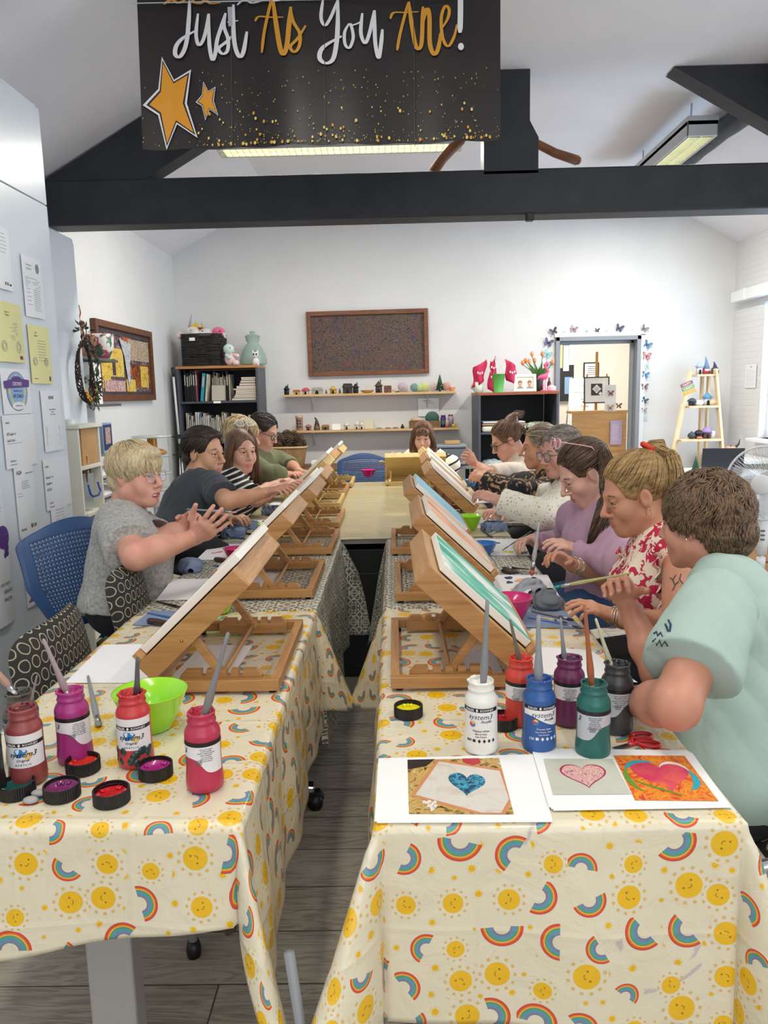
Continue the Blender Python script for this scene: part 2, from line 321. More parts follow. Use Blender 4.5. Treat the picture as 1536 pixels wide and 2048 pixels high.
# ---- roof truss
beamM=mat('dark_slate_beam_paint','23272d',.55,c2='2b2f36',ns=6,bs=.5,bsc=14,bd=.006)
TY=5.1; tr=thing('roof_truss','dark slate painted timber roof truss with thick tie beam across the room','roof beam',(.63,TY,2.54))
def rough(o,a=.006,s=0):
    sb=o.modifiers.new('sub','SUBSURF'); sb.subdivision_type='SIMPLE'; sb.levels=sb.render_levels=4
    return o
zb=2.545
MB().box((.63-.63,.1,.142),(XR-XL-.01,.2,.275)).build('tie_beam',beamM,tr,.012)
MB().box((.13,.09,.57),(.255,.17,.6)).prism([(-.03,.25),(.31,.25),(.31,.46),(.255,.56),(-.03,.56)],.18,0,Matrix.Translation((0,.18,0))@Matrix.Rotation(R(90),4,'X')).build('king_post',beamM,tr,.008)
for sx,xw,xf in ((1,XL-.63+.01,XFL-.63),(-1,XR-.63-.01,XFR-.63)):
    pl=[(xw,ZE-2.545),(xf,ZF-2.546),(xf+sx*.66,ZF-2.546),(xw+sx*.62,ZE-2.545-.02),(xw,ZE-2.545-.02)]
    MB().prism(pl if sx==1 else pl[::-1],.15,0,Matrix.Translation((0,.17,0))@Matrix.Rotation(R(90),4,'X')).build('rafter',beamM,tr,.01)
MB().box((.26,.01,-.012),(.05,.05,.05)).build('cable_clip',mat('black_plastic','101113',.4),tr,.006)
# purlins along the slopes
pg='purlins along the ceiling slopes'
for nm,y0,y1,lab in (('purlin',1.2,TY-.02,'dark painted purlin running forward from the truss to the near right ceiling'),('purlin',TY+.2,YB,'dark knotty purlin between truss and back wall beside the slanting strip light')):
    m=MB(); n=14; pts=[(0,y0+(y1-y0)*i/n,.012*math.sin(i*1.9)) for i in range(n+1)]; rnd=random.Random(3)
    m.tube([(x+rnd.uniform(-.01,.01),y-y0,z) for x,y,z in pts],[.075+rnd.uniform(-.008,.01) for _ in pts],8)
    o=m.build(nm,beamM); o.location=(XFR+.03,y0,ZF-.10); setp(o,lab,'roof beam')
br=mat('brown_branch','7a4a30',.6,c2='94603f',ns=8,bs=.5,bsc=30)
for lab,pts,r in (('curved bare branch hanging behind the left of the king post',[(865,345,5.35),(885,318,5.35),(905,296,5.35),(925,280,5.35)],.035),('knobbly bare branch sticking out right of the king post',[(1040,270,5.35),(1075,288,5.35),(1110,306,5.35),(1155,321,5.35)],.03)):
    P=[W(*p) for p in pts]; o=P[0].copy(); k=setp(MB().tube([p-o for p in P],[r,r*.9,r*.95,r*1.05 if r<.034 else r*.7],9).ball(P[-1]-o,r*.9 if r<.034 else r*.6,6).build('branch',br),lab,'branch'); k.location=o
# ---- strip lights
hous=mat('light_housing','c9cbcd',.4); lou=mat('louvre_metal','d9dccb',.25,.6); tubeM=mat('lamp_tube','fff6dc',.5,emit=6.)
def striplight(lab,loc,rz,L,grp,drop=.0,pw=14):
    t=thing('strip_light',lab,'ceiling light',loc,rz,grp); W_=.21
    MB().box((0,0,.05),(L,W_,.06)).box((-L/2+.006,0,.0),(.012,W_,.1)).box((L/2-.006,0,.0),(.012,W_,.1)).box((0,W_/2-.005,0),(L,.01,.1)).box((0,-W_/2+.005,0),(L,.01,.1)).build('housing',hous,t,.003)
    m=MB(); n=int(L/.045)
    for i in range(1,n): m.box((-L/2+L*i/n,0,-.025),(.003,W_-.02,.05))
    m.box((0,0,-.025),(L-.02,.006,.05)); m.box((0,.085,-.03),(L-.02,.004,.04)).box((0,-.085,-.03),(L-.02,.004,.04)).build('louvre',lou,t)
    for y in (-.045,.045): MB().cyl((-L/2+.04,y,.005),(L/2-.04,y,.005),.013,n=10).build('lamp_tube',tubeM,t)
    if drop: MB().cyl((-L*.35,0,.08),(-L*.35,0,drop),.006).build('hanger',hous,t); MB().cyl((L*.35,0,.08),(L*.35,0,drop),.006).build('hanger',hous,t)
    l=bpy.data.lights.new('strip_lamp','AREA'); l.shape='RECTANGLE'; l.size=L*.95; l.size_y=.16; l.energy=pw; l.color=(1,.95,.84)
    o=bpy.data.objects.new('strip_lamp',l); COL.objects.link(o); o.parent=t; o.location=(0,0,-.06)
a=W(437,310,5.8); b=W(925,292,5.8); c=(a+b)/2; striplight('long strip light crosswise behind the black banner',(c.x,5.8,c.z+.05),0,(b-a).length,'louvred strip lights',ZF-c.z-.06,46)
c=W(1400,262,5.55); striplight('strip light running towards the back wall at top right',(c.x+.02,6.3,c.z+.02),R(90),1.5,'louvred strip lights',ZF-c.z-.02,46)
for x,y,q in ((-.5,1.6,'left near table'),(1.8,1.6,'right near table'),(.6,-.8,'camera')): striplight('strip light on the flat ceiling above the '+q+', out of frame',(x,y,ZF-.09),R(90),1.5,'near strip lights',0,17)
# ================================================================= tables, cloths
TZ=.74
def pat_sun(name='sun_rainbow_oilcloth'):
    N=NT(name); uv=N.n('UVMap').outputs[0]; N.b.inputs['Roughness'].default_value=.32; N.b.inputs['Coat Weight'].default_value=.25
    wob=N.n('TexNoise'); N.l(uv,wob.inputs['Vector']); wob.inputs['Scale'].default_value=3
    def layer(cell,rnd,smin,smax,bg_,off,onlysun=False):
        v=N.map(uv,(1/cell,1/cell,1),loc=off); vo=N.n('TexVoronoi',voronoi_dimensions='2D',feature='F1'); N.l(v,vo.inputs['Vector']); vo.inputs['Scale'].default_value=1; vo.inputs['Randomness'].default_value=rnd
        d=N.n('VectorMath',operation='SUBTRACT'); N.l(v,d.inputs[0]); N.l(vo.outputs['Position'],d.inputs[1])
        sc=N.n('SeparateColor'); N.l(vo.outputs['Color'],sc.inputs[0]); r1,r2,r3=sc.outputs
        rt=N.n('VectorRotate',rotation_type='Z_AXIS'); N.l(d.outputs[0],rt.inputs['Vector']); N.l(N.ma('MULTIPLY',r1,6.283),rt.inputs['Angle'])
        k=N.ma('MULTIPLY_ADD',N.ma('POWER',r2,.8),smax-smin,smin)
        sp=N.n('SeparateXYZ'); N.l(rt.outputs[0],sp.inputs[0]); x=N.ma('DIVIDE',sp.outputs[0],k); y=N.ma('DIVIDE',sp.outputs[1],k)
        rr=N.ma('SQRT',N.ma('ADD',N.ma('MULTIPLY',x,x),N.ma('MULTIPLY',y,y)))
        # rainbow: band .42..1, upper half (centre shifted)
        y2=N.ma('ADD',y,.35); rb=N.ma('SQRT',N.ma('ADD',N.ma('MULTIPLY',x,x),N.ma('MULTIPLY',y2,y2)))
        col=N.ramp(N.ma('DIVIDE',rb,1.2),[(0,'7d7f96'),(.43,'6d8fae'),(.52,'4f9fa6'),(.60,'5d9c78'),(.68,'f0b62e'),(.74,'e8602c'),(.80,'cf4a3c')],'CONSTANT')
        mr=N.ma('MULTIPLY',N.ma('MULTIPLY',N.step(rb,.42),N.ma('SUBTRACT',1,N.step(rb,1.06))),N.step(y2,.02))
        # sun
        ang=N.ma('ARCTAN2',y,x); ray_=N.ma('MULTIPLY',N.step(N.ma('COSINE',N.ma('MULTIPLY',ang,12)),.35,.3),N.ma('SUBTRACT',1,N.step(N.ma('ABSOLUTE',N.ma('SUBTRACT',rr,.88)),.08,.05)))
        disc=N.ma('SUBTRACT',1,N.step(rr,.64,.05)); ax=N.ma('ABSOLUTE',x)
        def dot(cx,cy,r,xx=ax): a=N.ma('SUBTRACT',xx,cx); b=N.ma('SUBTRACT',y,cy); return N.ma('SUBTRACT',1,N.step(N.ma('SQRT',N.ma('ADD',N.ma('MULTIPLY',a,a),N.ma('MULTIPLY',b,b))),r,.04))
        face=N.ma('MAXIMUM',dot(.26,.1,.055),N.ma('MULTIPLY',N.ma('SUBTRACT',1,N.step(N.ma('ABSOLUTE',N.ma('SUBTRACT',N.ma('SQRT',N.ma('ADD',N.ma('MULTIPLY',x,x),N.ma('MULTIPLY',y,y))),.13)),.022,.03)),N.ma('SUBTRACT',1,N.step(y,-.05))))
        c=N.mix(N.ma('MULTIPLY',ray_,.75),bg_,lin('d9a93a')); c=N.mix(disc,c,lin('ecba1c')); c=N.mix(N.ma('MULTIPLY',face,.8),c,lin('6d4a12'))
        if onlysun: return c
        isr=N.ma('GREATER_THAN',r3,.47); return N.mix(isr,c,N.mix(mr,bg_,col))
    base=N.mix(N.noise(uv,9,4),lin('e8dfc6'),lin('ded4b8'))
    st=N.step(N.noise(N.map(uv,loc=(3.1,1.7,0)),7,5,2),.72,.03); base=N.mix(N.ma('MULTIPLY',st,.45),base,lin('9a86a8'))
    small=layer(.043,.55,.10,.24,base,(.31,.77,0),True)
    # keep the small suns out of the big figures by painting a cream disc first
    c=layer_big=None
    v=N.map(uv,(1/.074,1/.074,1)); vo=N.n('TexVoronoi',voronoi_dimensions='2D',feature='F1'); N.l(v,vo.inputs['Vector']); vo.inputs['Scale'].default_value=1; vo.inputs['Randomness'].default_value=.5
    c0=N.mix(N.ma('SUBTRACT',1,N.step(vo.outputs['Distance'],.5,.02)),small,base)
    c=layer(.074,.5,.3,.49,c0,(0,0,0)); N.base(c)
    cs=N.n('SeparateXYZ'); N.l(N.map(uv,(1,1,1),(0,0,.03)),cs.inputs[0]); cr=None
    for q in (0,1): d=N.ma('ABSOLUTE',N.ma('SUBTRACT',N.ma('FRACT',N.ma('MULTIPLY_ADD',cs.outputs[q],5.1,.4*q)),.5)); e=N.ma('SUBTRACT',1,N.step(d,.02,.05)); cr=e if cr is None else N.ma('MAXIMUM',cr,e)
    N.bump(N.ma('ADD',N.ma('ADD',N.noise(uv,9,4,1.6),N.ma('MULTIPLY',N.noise(uv,300,2),.03)),N.ma('MULTIPLY',cr,.22)),.45,.012); return N.m
def pat_moroccan():
    N=NT('grey_lattice_oilcloth'); uv=N.n('UVMap').outputs[0]; N.b.inputs['Roughness'].default_value=.38; N.b.inputs['Coat Weight'].default_value=.2
    sp=N.n('SeparateXYZ'); N.l(N.map(uv,(1/.15,1/.15,1)),sp.inputs[0]); X,Y=sp.outputs[0],sp.outputs[1]
    def tri(a,k,ph=0): return N.ma('COSINE',N.ma('MULTIPLY_ADD',a,2*PI*k,ph))
    cx,cy=tri(X,1),tri(Y,1); c2x,c2y=tri(X,2),tri(Y,2)
    f1=N.ma('ADD',cx,cy); f2=N.ma('MULTIPLY',c2x,c2y); f3=N.ma('ADD',N.ma('MULTIPLY',tri(X,3),cy),N.ma('MULTIPLY',tri(Y,3),cx))
    def ln(f,e,w): return N.ma('SUBTRACT',1,N.step(N.ma('ABSOLUTE',N.ma('SUBTRACT',f,e)),w,.06))
    L=ln(f1,.55,.12)
    for f,e,w in ((f1,-.75,.12),(f2,.3,.1),(f3,.5,.17),(f3,-.7,.15),(f1,1.75,.06)): L=N.ma('MAXIMUM',L,ln(f,e,w))
    fx=N.ma('ABSOLUTE',N.ma('SUBTRACT',N.ma('FRACT',X),.5)); fy=N.ma('ABSOLUTE',N.ma('SUBTRACT',N.ma('FRACT',Y),.5))
    L=N.ma('MAXIMUM',L,N.ma('MAXIMUM',N.step(fx,.485,.01),N.step(fy,.485,.01)))
    N.base(N.mix(L,lin('6f6f68'),lin('dedac8'))); N.bump(N.noise(uv,14,3,1),.2,.006); return N.m
def pat_woodcloth():
    N=NT('wood_print_oilcloth'); uv=N.n('UVMap').outputs[0]; N.b.inputs['Roughness'].default_value=.38; N.b.inputs['Coat Weight'].default_value=.2
    g=N.noise(N.map(uv,(2.2,26,1)),1.6,6,1.2,.6); g2=N.noise(N.map(uv,(6,120,1)),1.5,3)
    N.base(N.ramp(N.ma('MULTIPLY_ADD',g2,.4,N.ma('MULTIPLY',g,.8)),[(.3,'7d7456'),(.48,'aea27c'),(.62,'c6bb94'),(.85,'a0946c')])); N.bump(g2,.15,.002); return N.m
sunM=pat_sun(); morM=pat_moroccan(); wclM=pat_woodcloth()
def cloth(name,lab,cat,mt,x0,x1,y0,y1,ov,cs,rc=.06,z=TZ,h=.012,seed=1,wav=.012,grp=None,taper=None):
    """ov: overhang (left,right,front,back); cs: corner spread (lf,rf,lb,rb)"""
    oL,oR,oF,oB=ov; nu=int((x1-x0+oL+oR)/h)+1; nv=int((y1-y0+oF+oB)/h)+1; us=np.linspace(x0-oL,x1+oR,nu); vs=np.linspace(y0-oF,y1+oB,nv); rnd=random.Random(seed); ph=[rnd.uniform(0,6.28) for _ in range(8)]
    V=[];UV=[];ok=[]; cy=(y0+y1)/2; er=.014
    def bend(a): # rounded edge: arc length a -> (out, down)
        L=er*PI/2
        return (er*math.sin(a/er),er*(1-math.cos(a/er))) if a<L else (er,er+a-L)
    for v_ in vs:
        for u in us:
            v=v_
            dx=x0-u if u<x0 else (u-x1 if u>x1 else 0); dy=y0-v if v<y0 else (v-y1 if v>y1 else 0); sx=-1 if u<x0 else 1; sy=-1 if v<y0 else 1
            A=oL if sx<0 else oR; B=oF if sy<0 else oB
            # rounded corners of the sheet itself
            cut=False
            if dx>0 and dy>0:
                rr=min(rc,A,B); px,py=dx-(A-rr),dy-(B-rr)
                if px>0 and py>0 and px*px+py*py>rr*rr*1.001: cut=True
            ok.append(not cut)
            if taper and dy>0 and sy<0: # front hem that rises or falls across
                t=min(max((u-x0)/(x1-x0),0),1); fc=taper[0]+(taper[1]-taper[0])*t; fc+=(1-fc)*min(1,dx/.15); dy*=fc; v=y0-dy
            x,y,zz=min(max(u,x0),x1),min(max(v,y0),y1),z
            if dx and dy:
                rho=math.hypot(dx,dy); phi=math.atan2(dy,dx); c=cs[(0 if sx<0 else 1)+(0 if sy<0 else 2)]
                s=.03+c*math.sin(2*phi)**1.5; o,d=bend(rho); s*=min(1,rho/.05); o2=er*min(1,rho/er)+s*rho; dn=d*math.sqrt(max(0,1-s*s))
                w=wav*.9*math.sin(6*phi+ph[0])*min(1,rho/.2)
                x+=sx*math.cos(phi)*o2+sx*w*math.cos(phi); y+=sy*math.sin(phi)*o2+sy*w*math.sin(phi); zz-=dn
            elif dx:
                o,d=bend(dx); q=min(1,dx/.2); x+=sx*(o+q*.03*dx+q*wav*(math.sin(v*13+ph[1])*.6+math.sin(v*29+ph[2])*.4+.6)); zz-=d
            elif dy:
                o,d=bend(dy); q=min(1,dy/.2); y+=sy*(o+q*.03*dy+q*wav*(math.sin(u*11+ph[3])*.6+math.sin(u*23+ph[4])*.4+.6)); zz-=d
            V.append((x,y,zz)); UV.append((u,v))
    F=[];
    for j in range(nv-1):
        for i in range(nu-1):
            q=(j*nu+i,j*nu+i+1,(j+1)*nu+i+1,(j+1)*nu+i)
            if all(ok[k] for k in q): F.append(q)
    me=bpy.data.meshes.new(name); me.from_pydata(V,[],F); me.materials.append(mt); uvl=me.uv_layers.new(name='UVMap')
    li=np.zeros(len(me.loops),np.int32); me.loops.foreach_get('vertex_index',li); uvl.data.foreach_set('uv',np.array(UV,np.float32)[li].ravel()); me.polygons.foreach_set('use_smooth',[True]*len(F))
    o=link(name,me); sd=o.modifiers.new('solid','SOLIDIFY'); sd.thickness=.0012; sd.offset=-1
    if lab: setp(o,lab,cat,grp)
    return o
CL='patterned tablecloths'
legM=mat('table_leg_grey','a9a6a3',.4); topM=mat('table_top_laminate','c9c5bd',.5)
def table(lab,x0,x1,y0,y1,grp='folding tables under the cloths',legs=True):
    t=thing('folding_table',lab,'table',((x0+x1)/2,(y0+y1)/2,0),0,grp); w=x1-x0-.03; l=y1-y0-.03
    MB().box((0,0,TZ-.022),(w,l,.036)).build('table_top',topM,t,.004)
    for s in (-1,1):
        MB().box((-.03,s*(l/2-.2),.365),(.095,.06,.68)).build('leg',legM,t,.006); MB().box((-.03,s*(l/2-.2),.025),(.42,.05,.03)).build('foot',legM,t,.008)
    return t
LX0,LX1,RX0,RX1=-.86,-.285,-.03,.557
table('left near table under the sun and rainbow cloth',LX0,LX1,1.22,2.46)
table('left middle table under the grey lattice cloth',LX0,LX1,2.5,3.74)
table('right near table under the sun and rainbow cloth',RX0,RX1,1.21,2.46)
table('right middle table under the grey lattice cloth',RX0,RX1,2.5,3.7)
table('far table crosswise near the seam of the wood print cloth',-.86,.557,3.78,5.2); table('farthest table in front of the woman with the bob',-.86,.557,5.24,6.16)
CG='oilcloths on the tables'
cloth('tablecloth','sun and rainbow oilcloth on the left near table, purple stained front hem','tablecloth',sunM,LX0-.003,LX1+.003,1.2,2.47,(.2,.36,.30,.34),(.22,.27,.2,.36),.16,TZ+.001,.011,3,.012,CG,(.87,.62))
cloth('tablecloth','sun and rainbow oilcloth on the right near table, hanging almost to the floor in front','tablecloth',sunM,RX0-.003,RX1+.003,1.19,2.47,(.36,.26,.40,.34),(.42,.34,.4,.2),.2,TZ+.001,.011,8,.012,CG,(.9,.95))
cloth('tablecloth','grey lattice oilcloth on the left middle table','tablecloth',morM,LX0-.003,LX1+.003,2.475,3.73,(.2,.5,.02,.4),(.2,.03,.2,.4),.1,TZ+.0005,.014,5,.015,CG)
cloth('tablecloth','grey lattice oilcloth on the right middle table','tablecloth',morM,RX0-.003,RX1+.003,2.475,3.70,(.5,.2,.02,.4),(.02,.2,.2,.2),.1,TZ+.0005,.014,6,.015,CG)
cloth('tablecloth','pale wood print oilcloth on the farther tables, nearer of the two, wavy front edge','tablecloth',wclM,-.863,.56,3.75,5.24,(.15,.15,.012,.0),(.1,.1,.1,.1),.05,TZ+.001,.02,7,.006,CG)
cloth('tablecloth','pale wood print oilcloth at the far end, beyond the seam','tablecloth',wclM,-.863,.56,5.245,6.17,(.15,.15,.0,.15),(.1,.1,.1,.1),.05,TZ+.001,.02,9,.006,CG)
blk=mat('black_shade','0c0d0f',.45)
t=thing('shade_box','low black box standing in for shade under the far tables, between the cloths','cabinet',(-.16,3.98,0)); MB().box((0,0,.335),(.46,.35,.67)).build('body',blk,t,.004)  # black box added where the gap under the tables lies in shade
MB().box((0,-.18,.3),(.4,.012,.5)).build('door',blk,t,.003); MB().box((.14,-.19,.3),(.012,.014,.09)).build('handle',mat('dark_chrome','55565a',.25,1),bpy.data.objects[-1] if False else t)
# ================================================================= easels
beech=wood('beech_wood','a47242','c89a68',1.,1,.42); beechX=wood('beech_wood_rails','9c6a36','bf8f5a',1.,0,.42); plyM=wood('easel_plywood','b98c5c','cba578',.7,1,.5); pine=wood('pale_pine_wood','c9a561','e0c284',1.,0,.5)
blackP=mat('black_plastic','101113',.4); brass=mat('brass_pin','b08a45',.3,1)
EW,ED,TL=.25,.32,.335   # half width (y), base depth (u), tray length
def make_easel(lab,grp,wa=beech,wb=beechX,pl=plyM):
    t=thing('table_easel',lab,'easel',(0,0,TZ),0,grp)
    for y in (-EW+.011,EW-.011): MB().box((ED/2,y,.022),(ED,.022,.028)).build('side_rail',wb,t,.002)
    for x in (.011,ED-.011): MB().box((x,0,.022),(.022,2*EW-.044,.028)).build('end_rail',wa,t,.002)
    for y in (-1,1):
        X=Matrix.Translation((.075,y*(EW-.036)+ .009,.008))@Matrix.Rotation(R(90),4,'X')
        n=[(0,0),(.2,0),(.2,.03),(.185,.045)]; x=.16
        for k in range(4): n+=[(x-.005,.045),(x-.007,.03),(x-.017,.03),(x-.017,.045)]; x-=.03
        n+=[(.015,.045),(0,.03)]; MB().prism(n,.018,0,X).build('notched_block',wb,t,.001)
    for x in (.02,ED-.02):
        for y in (-1,1): MB().cyl((x,y*(EW-.02),0),(x,y*(EW-.02),.009),.009).build('foot',blackP,t)
    A=R(43.5); TM=Matrix.Translation((.018,0,.036))@Matrix.Rotation(-A,4,'Y')   # x along tray, z its normal (towards painter/up)
    D=.055
    for y in (-EW+.006,EW-.006): MB(TM).box((TL/2,y,D/2),(TL,.012,D)).build('tray_side',wb,t,.002)
    for x in (.006,TL-.006): MB(TM).box((x,0,D/2),(.012,2*EW-.024,D)).build('tray_end',wa,t,.002)
    MB(TM).box((TL/2,0,D-.004),(TL-.02,2*EW-.02,.006)).build('front_panel',pl,t); MB(TM).box((TL/2,0,.008),(TL-.02,2*EW-.02,.004)).build('back_panel',pl,t)
    MB(TM).box((.012,0,D+.012),(.014,2*EW-.02,.024)).build('canvas_ledge',wa,t,.002)
    # support arms
    p=TM@Vector((.13,0,-.001)); q=Vector((.176,0,.034))
    for y in (-1,1): MB().bar((p.x,y*(EW-.045),p.z),(q.x,y*(EW-.045),q.z),.016,.02).cyl((q.x,y*(EW-.055),q.z),(q.x,y*(EW-.034),q.z),.012).build('support_arm',wb,t,.0015)
    MB().cyl((q.x,-EW+.05,q.z),(q.x,EW-.05,q.z),.006,n=10).build('crossbar',wa,t)
    for y in (-1,1): MB().ball((p.x-.02,y*(EW+.0),p.z+.012),.004,6).build('pin',brass,t)
    return t,TM
def canvas_mat(name,cols,st=(3,9,1),sc=3,edge='f1eee6',stops=(.35,.5,.62),obj=True,dist=1.5):
    N=NT(name); N.b.inputs['Roughness'].default_value=.5; v=N.map(N.obj(),st,(0,0,.5)); f=N.noise(v,sc,5,dist)
    n=len(cols); N.base(N.ramp(f,[(stops[0]+(stops[-1]-stops[0])*i/max(1,n-1),c) for i,c in enumerate(cols)])); N.bump(N.noise(N.map(N.obj(),(4,40,1)),8,3),.3,.002); return N.m
rawc=mat('canvas_edge','efebe2',.7,bs=.2,bsc=400)
def put_canvas(t,TM,lab,m,cu=.30,cv=.42,th=.02,grp='canvases on the easels',off=0):
    X=t.matrix_basis@TM; C_=X@Vector((.02+cu/2+off,0,.055+.003+th/2))
    c=MB().box((0,0,0),(cu,cv,th)).build('canvas',[rawc,m],None,.002); c.matrix_world=Matrix.Translation(C_)@X.to_3x3().to_4x4()
    for p in c.data.polygons: p.material_index=1 if p.normal.z>.9 else 0
    return setp(c,lab,'canvas',grp)
GE='box easels along the tables'
e0,TM=make_easel('x',GE); ep,_=make_easel('x',GE,pine,pine,wood('pine_plywood','c7a868','d8bd82',.7,1,.5))
def place_easel(src,x,y,rz,lab,first):
    o=src if first else dup(src); o.location=(x,y,TZ+.002); o.rotation_euler=(0,0,rz); o['label']=lab; bpy.context.view_layer.update(); return o
cm=canvas_mat
LE=[(-.605,2.0,'d'),(-.612,2.85,'d'),(-.60,3.58,'d'),(-.615,4.26,'d'),(-.66,4.98,'p'),(-.66,5.51,'d'),(-.64,6.04,'p')]
LC=[('pinkish white canvas on the nearest left easel',cm('pale_pink_wash',['f3e6ea','efe2e8','f6eef0']),.335),('white canvas on the second left easel in front of the grey haired woman',cm('white_canvas','f2efec f7f5f2'.split()),.33),('long pale pink canvas on the third left easel',cm('pink_white_wash','efe0e6 f4eaee f2dfe2'.split()),.36),
('coral pink canvas on the fourth left easel',cm('coral_wash','e79aa0 eeb3b5 f0c9c8'.split()),.26),('lilac pink canvas on the fifth left easel',cm('lilac_wash','e6cfe0 eedbe6'.split()),.36),('white canvas on the sixth left easel',cm('white_wash2','eef0e6 f5f5ee'.split()),.28),('pale canvas on the farthest left easel',cm('green_white_wash','dfe6d8 eff0e8'.split()),.33)]
names=['nearest','second','third','fourth','fifth','sixth','farthest']; f1=f2=True
for (x,y,k),(cl,cmm,cu),nm in zip(LE,LC,names):
    lab=nm+' wooden table easel on the left side'+(' standing on the sun and rainbow cloth' if y<2.4 else ' standing on the grey lattice cloth' if y<3.8 else ' standing on the wood print cloth')
    src=e0 if k=='d' else ep; t=place_easel(src,x,y,0,lab,f1 if k=='d' else f2)
    if k=='d': f1=False
    else: f2=False
    put_canvas(t,TM,cl,cmm,cu)
REs=[(.302,2.0,'d'),(.315,2.78,'d'),(.30,3.55,'d'),(.42,4.33,'d'),(.43,5.0,'d'),(.44,5.56,'p')]
RC=[('teal and white painted canvas on the nearest right easel',cm('teal_painting','1f9c84 3fae94 62bfa6 86ccb6 f0efe8 f4f2ec'.split(),(1.3,3,1),3,stops=(.34,.45,.62),dist=.5),.285),('peach and pale blue painted canvas on the second right easel',cm('peach_painting','d48650 de9868 e6ad86 ecd0bc b4d8e6'.split(),(1.2,3,1),2.6,stops=(.36,.45,.62),dist=.5),.30),('sky blue painted canvas on the third right easel',cm('blue_painting','7dc0da 95cde2 d2e8f0'.split(),(2,5,1),2,stops=(.4,.5,.7)),.30),
('pale peach painted canvas on the fourth right easel',cm('pale_peach_painting','f0c3ad f3ddcf f5f0ea'.split()),.30),('cream canvas on the fifth right easel',cm('cream_canvas','efe9cf f5f1e0'.split()),.30),('white canvas on the farthest right easel',cm('white_canvas3','f3f3f0 eceae2'.split()),.28)]
for (x,y,k),(cl,cmm,cu),nm in zip(REs,RC,names[:5]+['farthest']):
    lab=nm+' wooden table easel on the right side'+(' beside the paint bottles' if y<2.4 else ' standing on the grey lattice cloth' if y<3.8 else ' standing on the wood print cloth')
    t=place_easel(e0 if k=='d' else ep,x,y,PI,lab,False); put_canvas(t,TM,cl,cmm,cu)
t=place_easel(ep,.02,6.04,-PI/2,'pale easel crosswise at the far end, its back to the camera',False); t.location=(.165,6.12,TZ+.002); t.scale=(.8,.94,.8); bpy.context.view_layer.update(); put_canvas(t,TM,'white canvas on the crosswise easel in front of the woman with the bob',cm('white_canvas4','f4f3ee f0efe8'.split()),.27,.42)
# ================================================================= paint bottles and other things on the tables
def TW(px,py,z=0): p=WZ(px,py,TZ+.002+z); return p
PAINT={}
def paint(c): return mat('paint_'+c,c,.25,coat=.4,bs=.5,bsc=60,bd=.004)
def plast(c): return mat('bottle_plastic_'+c,c,.33,bs=.05,bsc=40)
labW=mat('label_white','e6e4e6',.4); labK=mat('label_black','17171b',.4); labG=mat('label_small_print','6a6a70',.5); labS=mat('label_silver_grey','b9bcc2',.35)
loB=mat('logo_blue','2b7fc0',.4); loY=mat('logo_yellow','e9b43a',.4); loR=mat('logo_magenta','c92a6a',.4)
BR=.0358
def arcpatch(m,a0,a1,zb,zt,mi,r,n=26):
    vs=[];
    for i in range(n+1):
        a=a0+(a1-a0)*i/n
        for z in (zb(a) if callable(zb) else zb,zt): vs.append((r*math.sin(a),-r*math.cos(a),z))
    m.add(vs,[(2*i,2*i+2,2*i+3,2*i+1) for i in range(n)],mi,True)
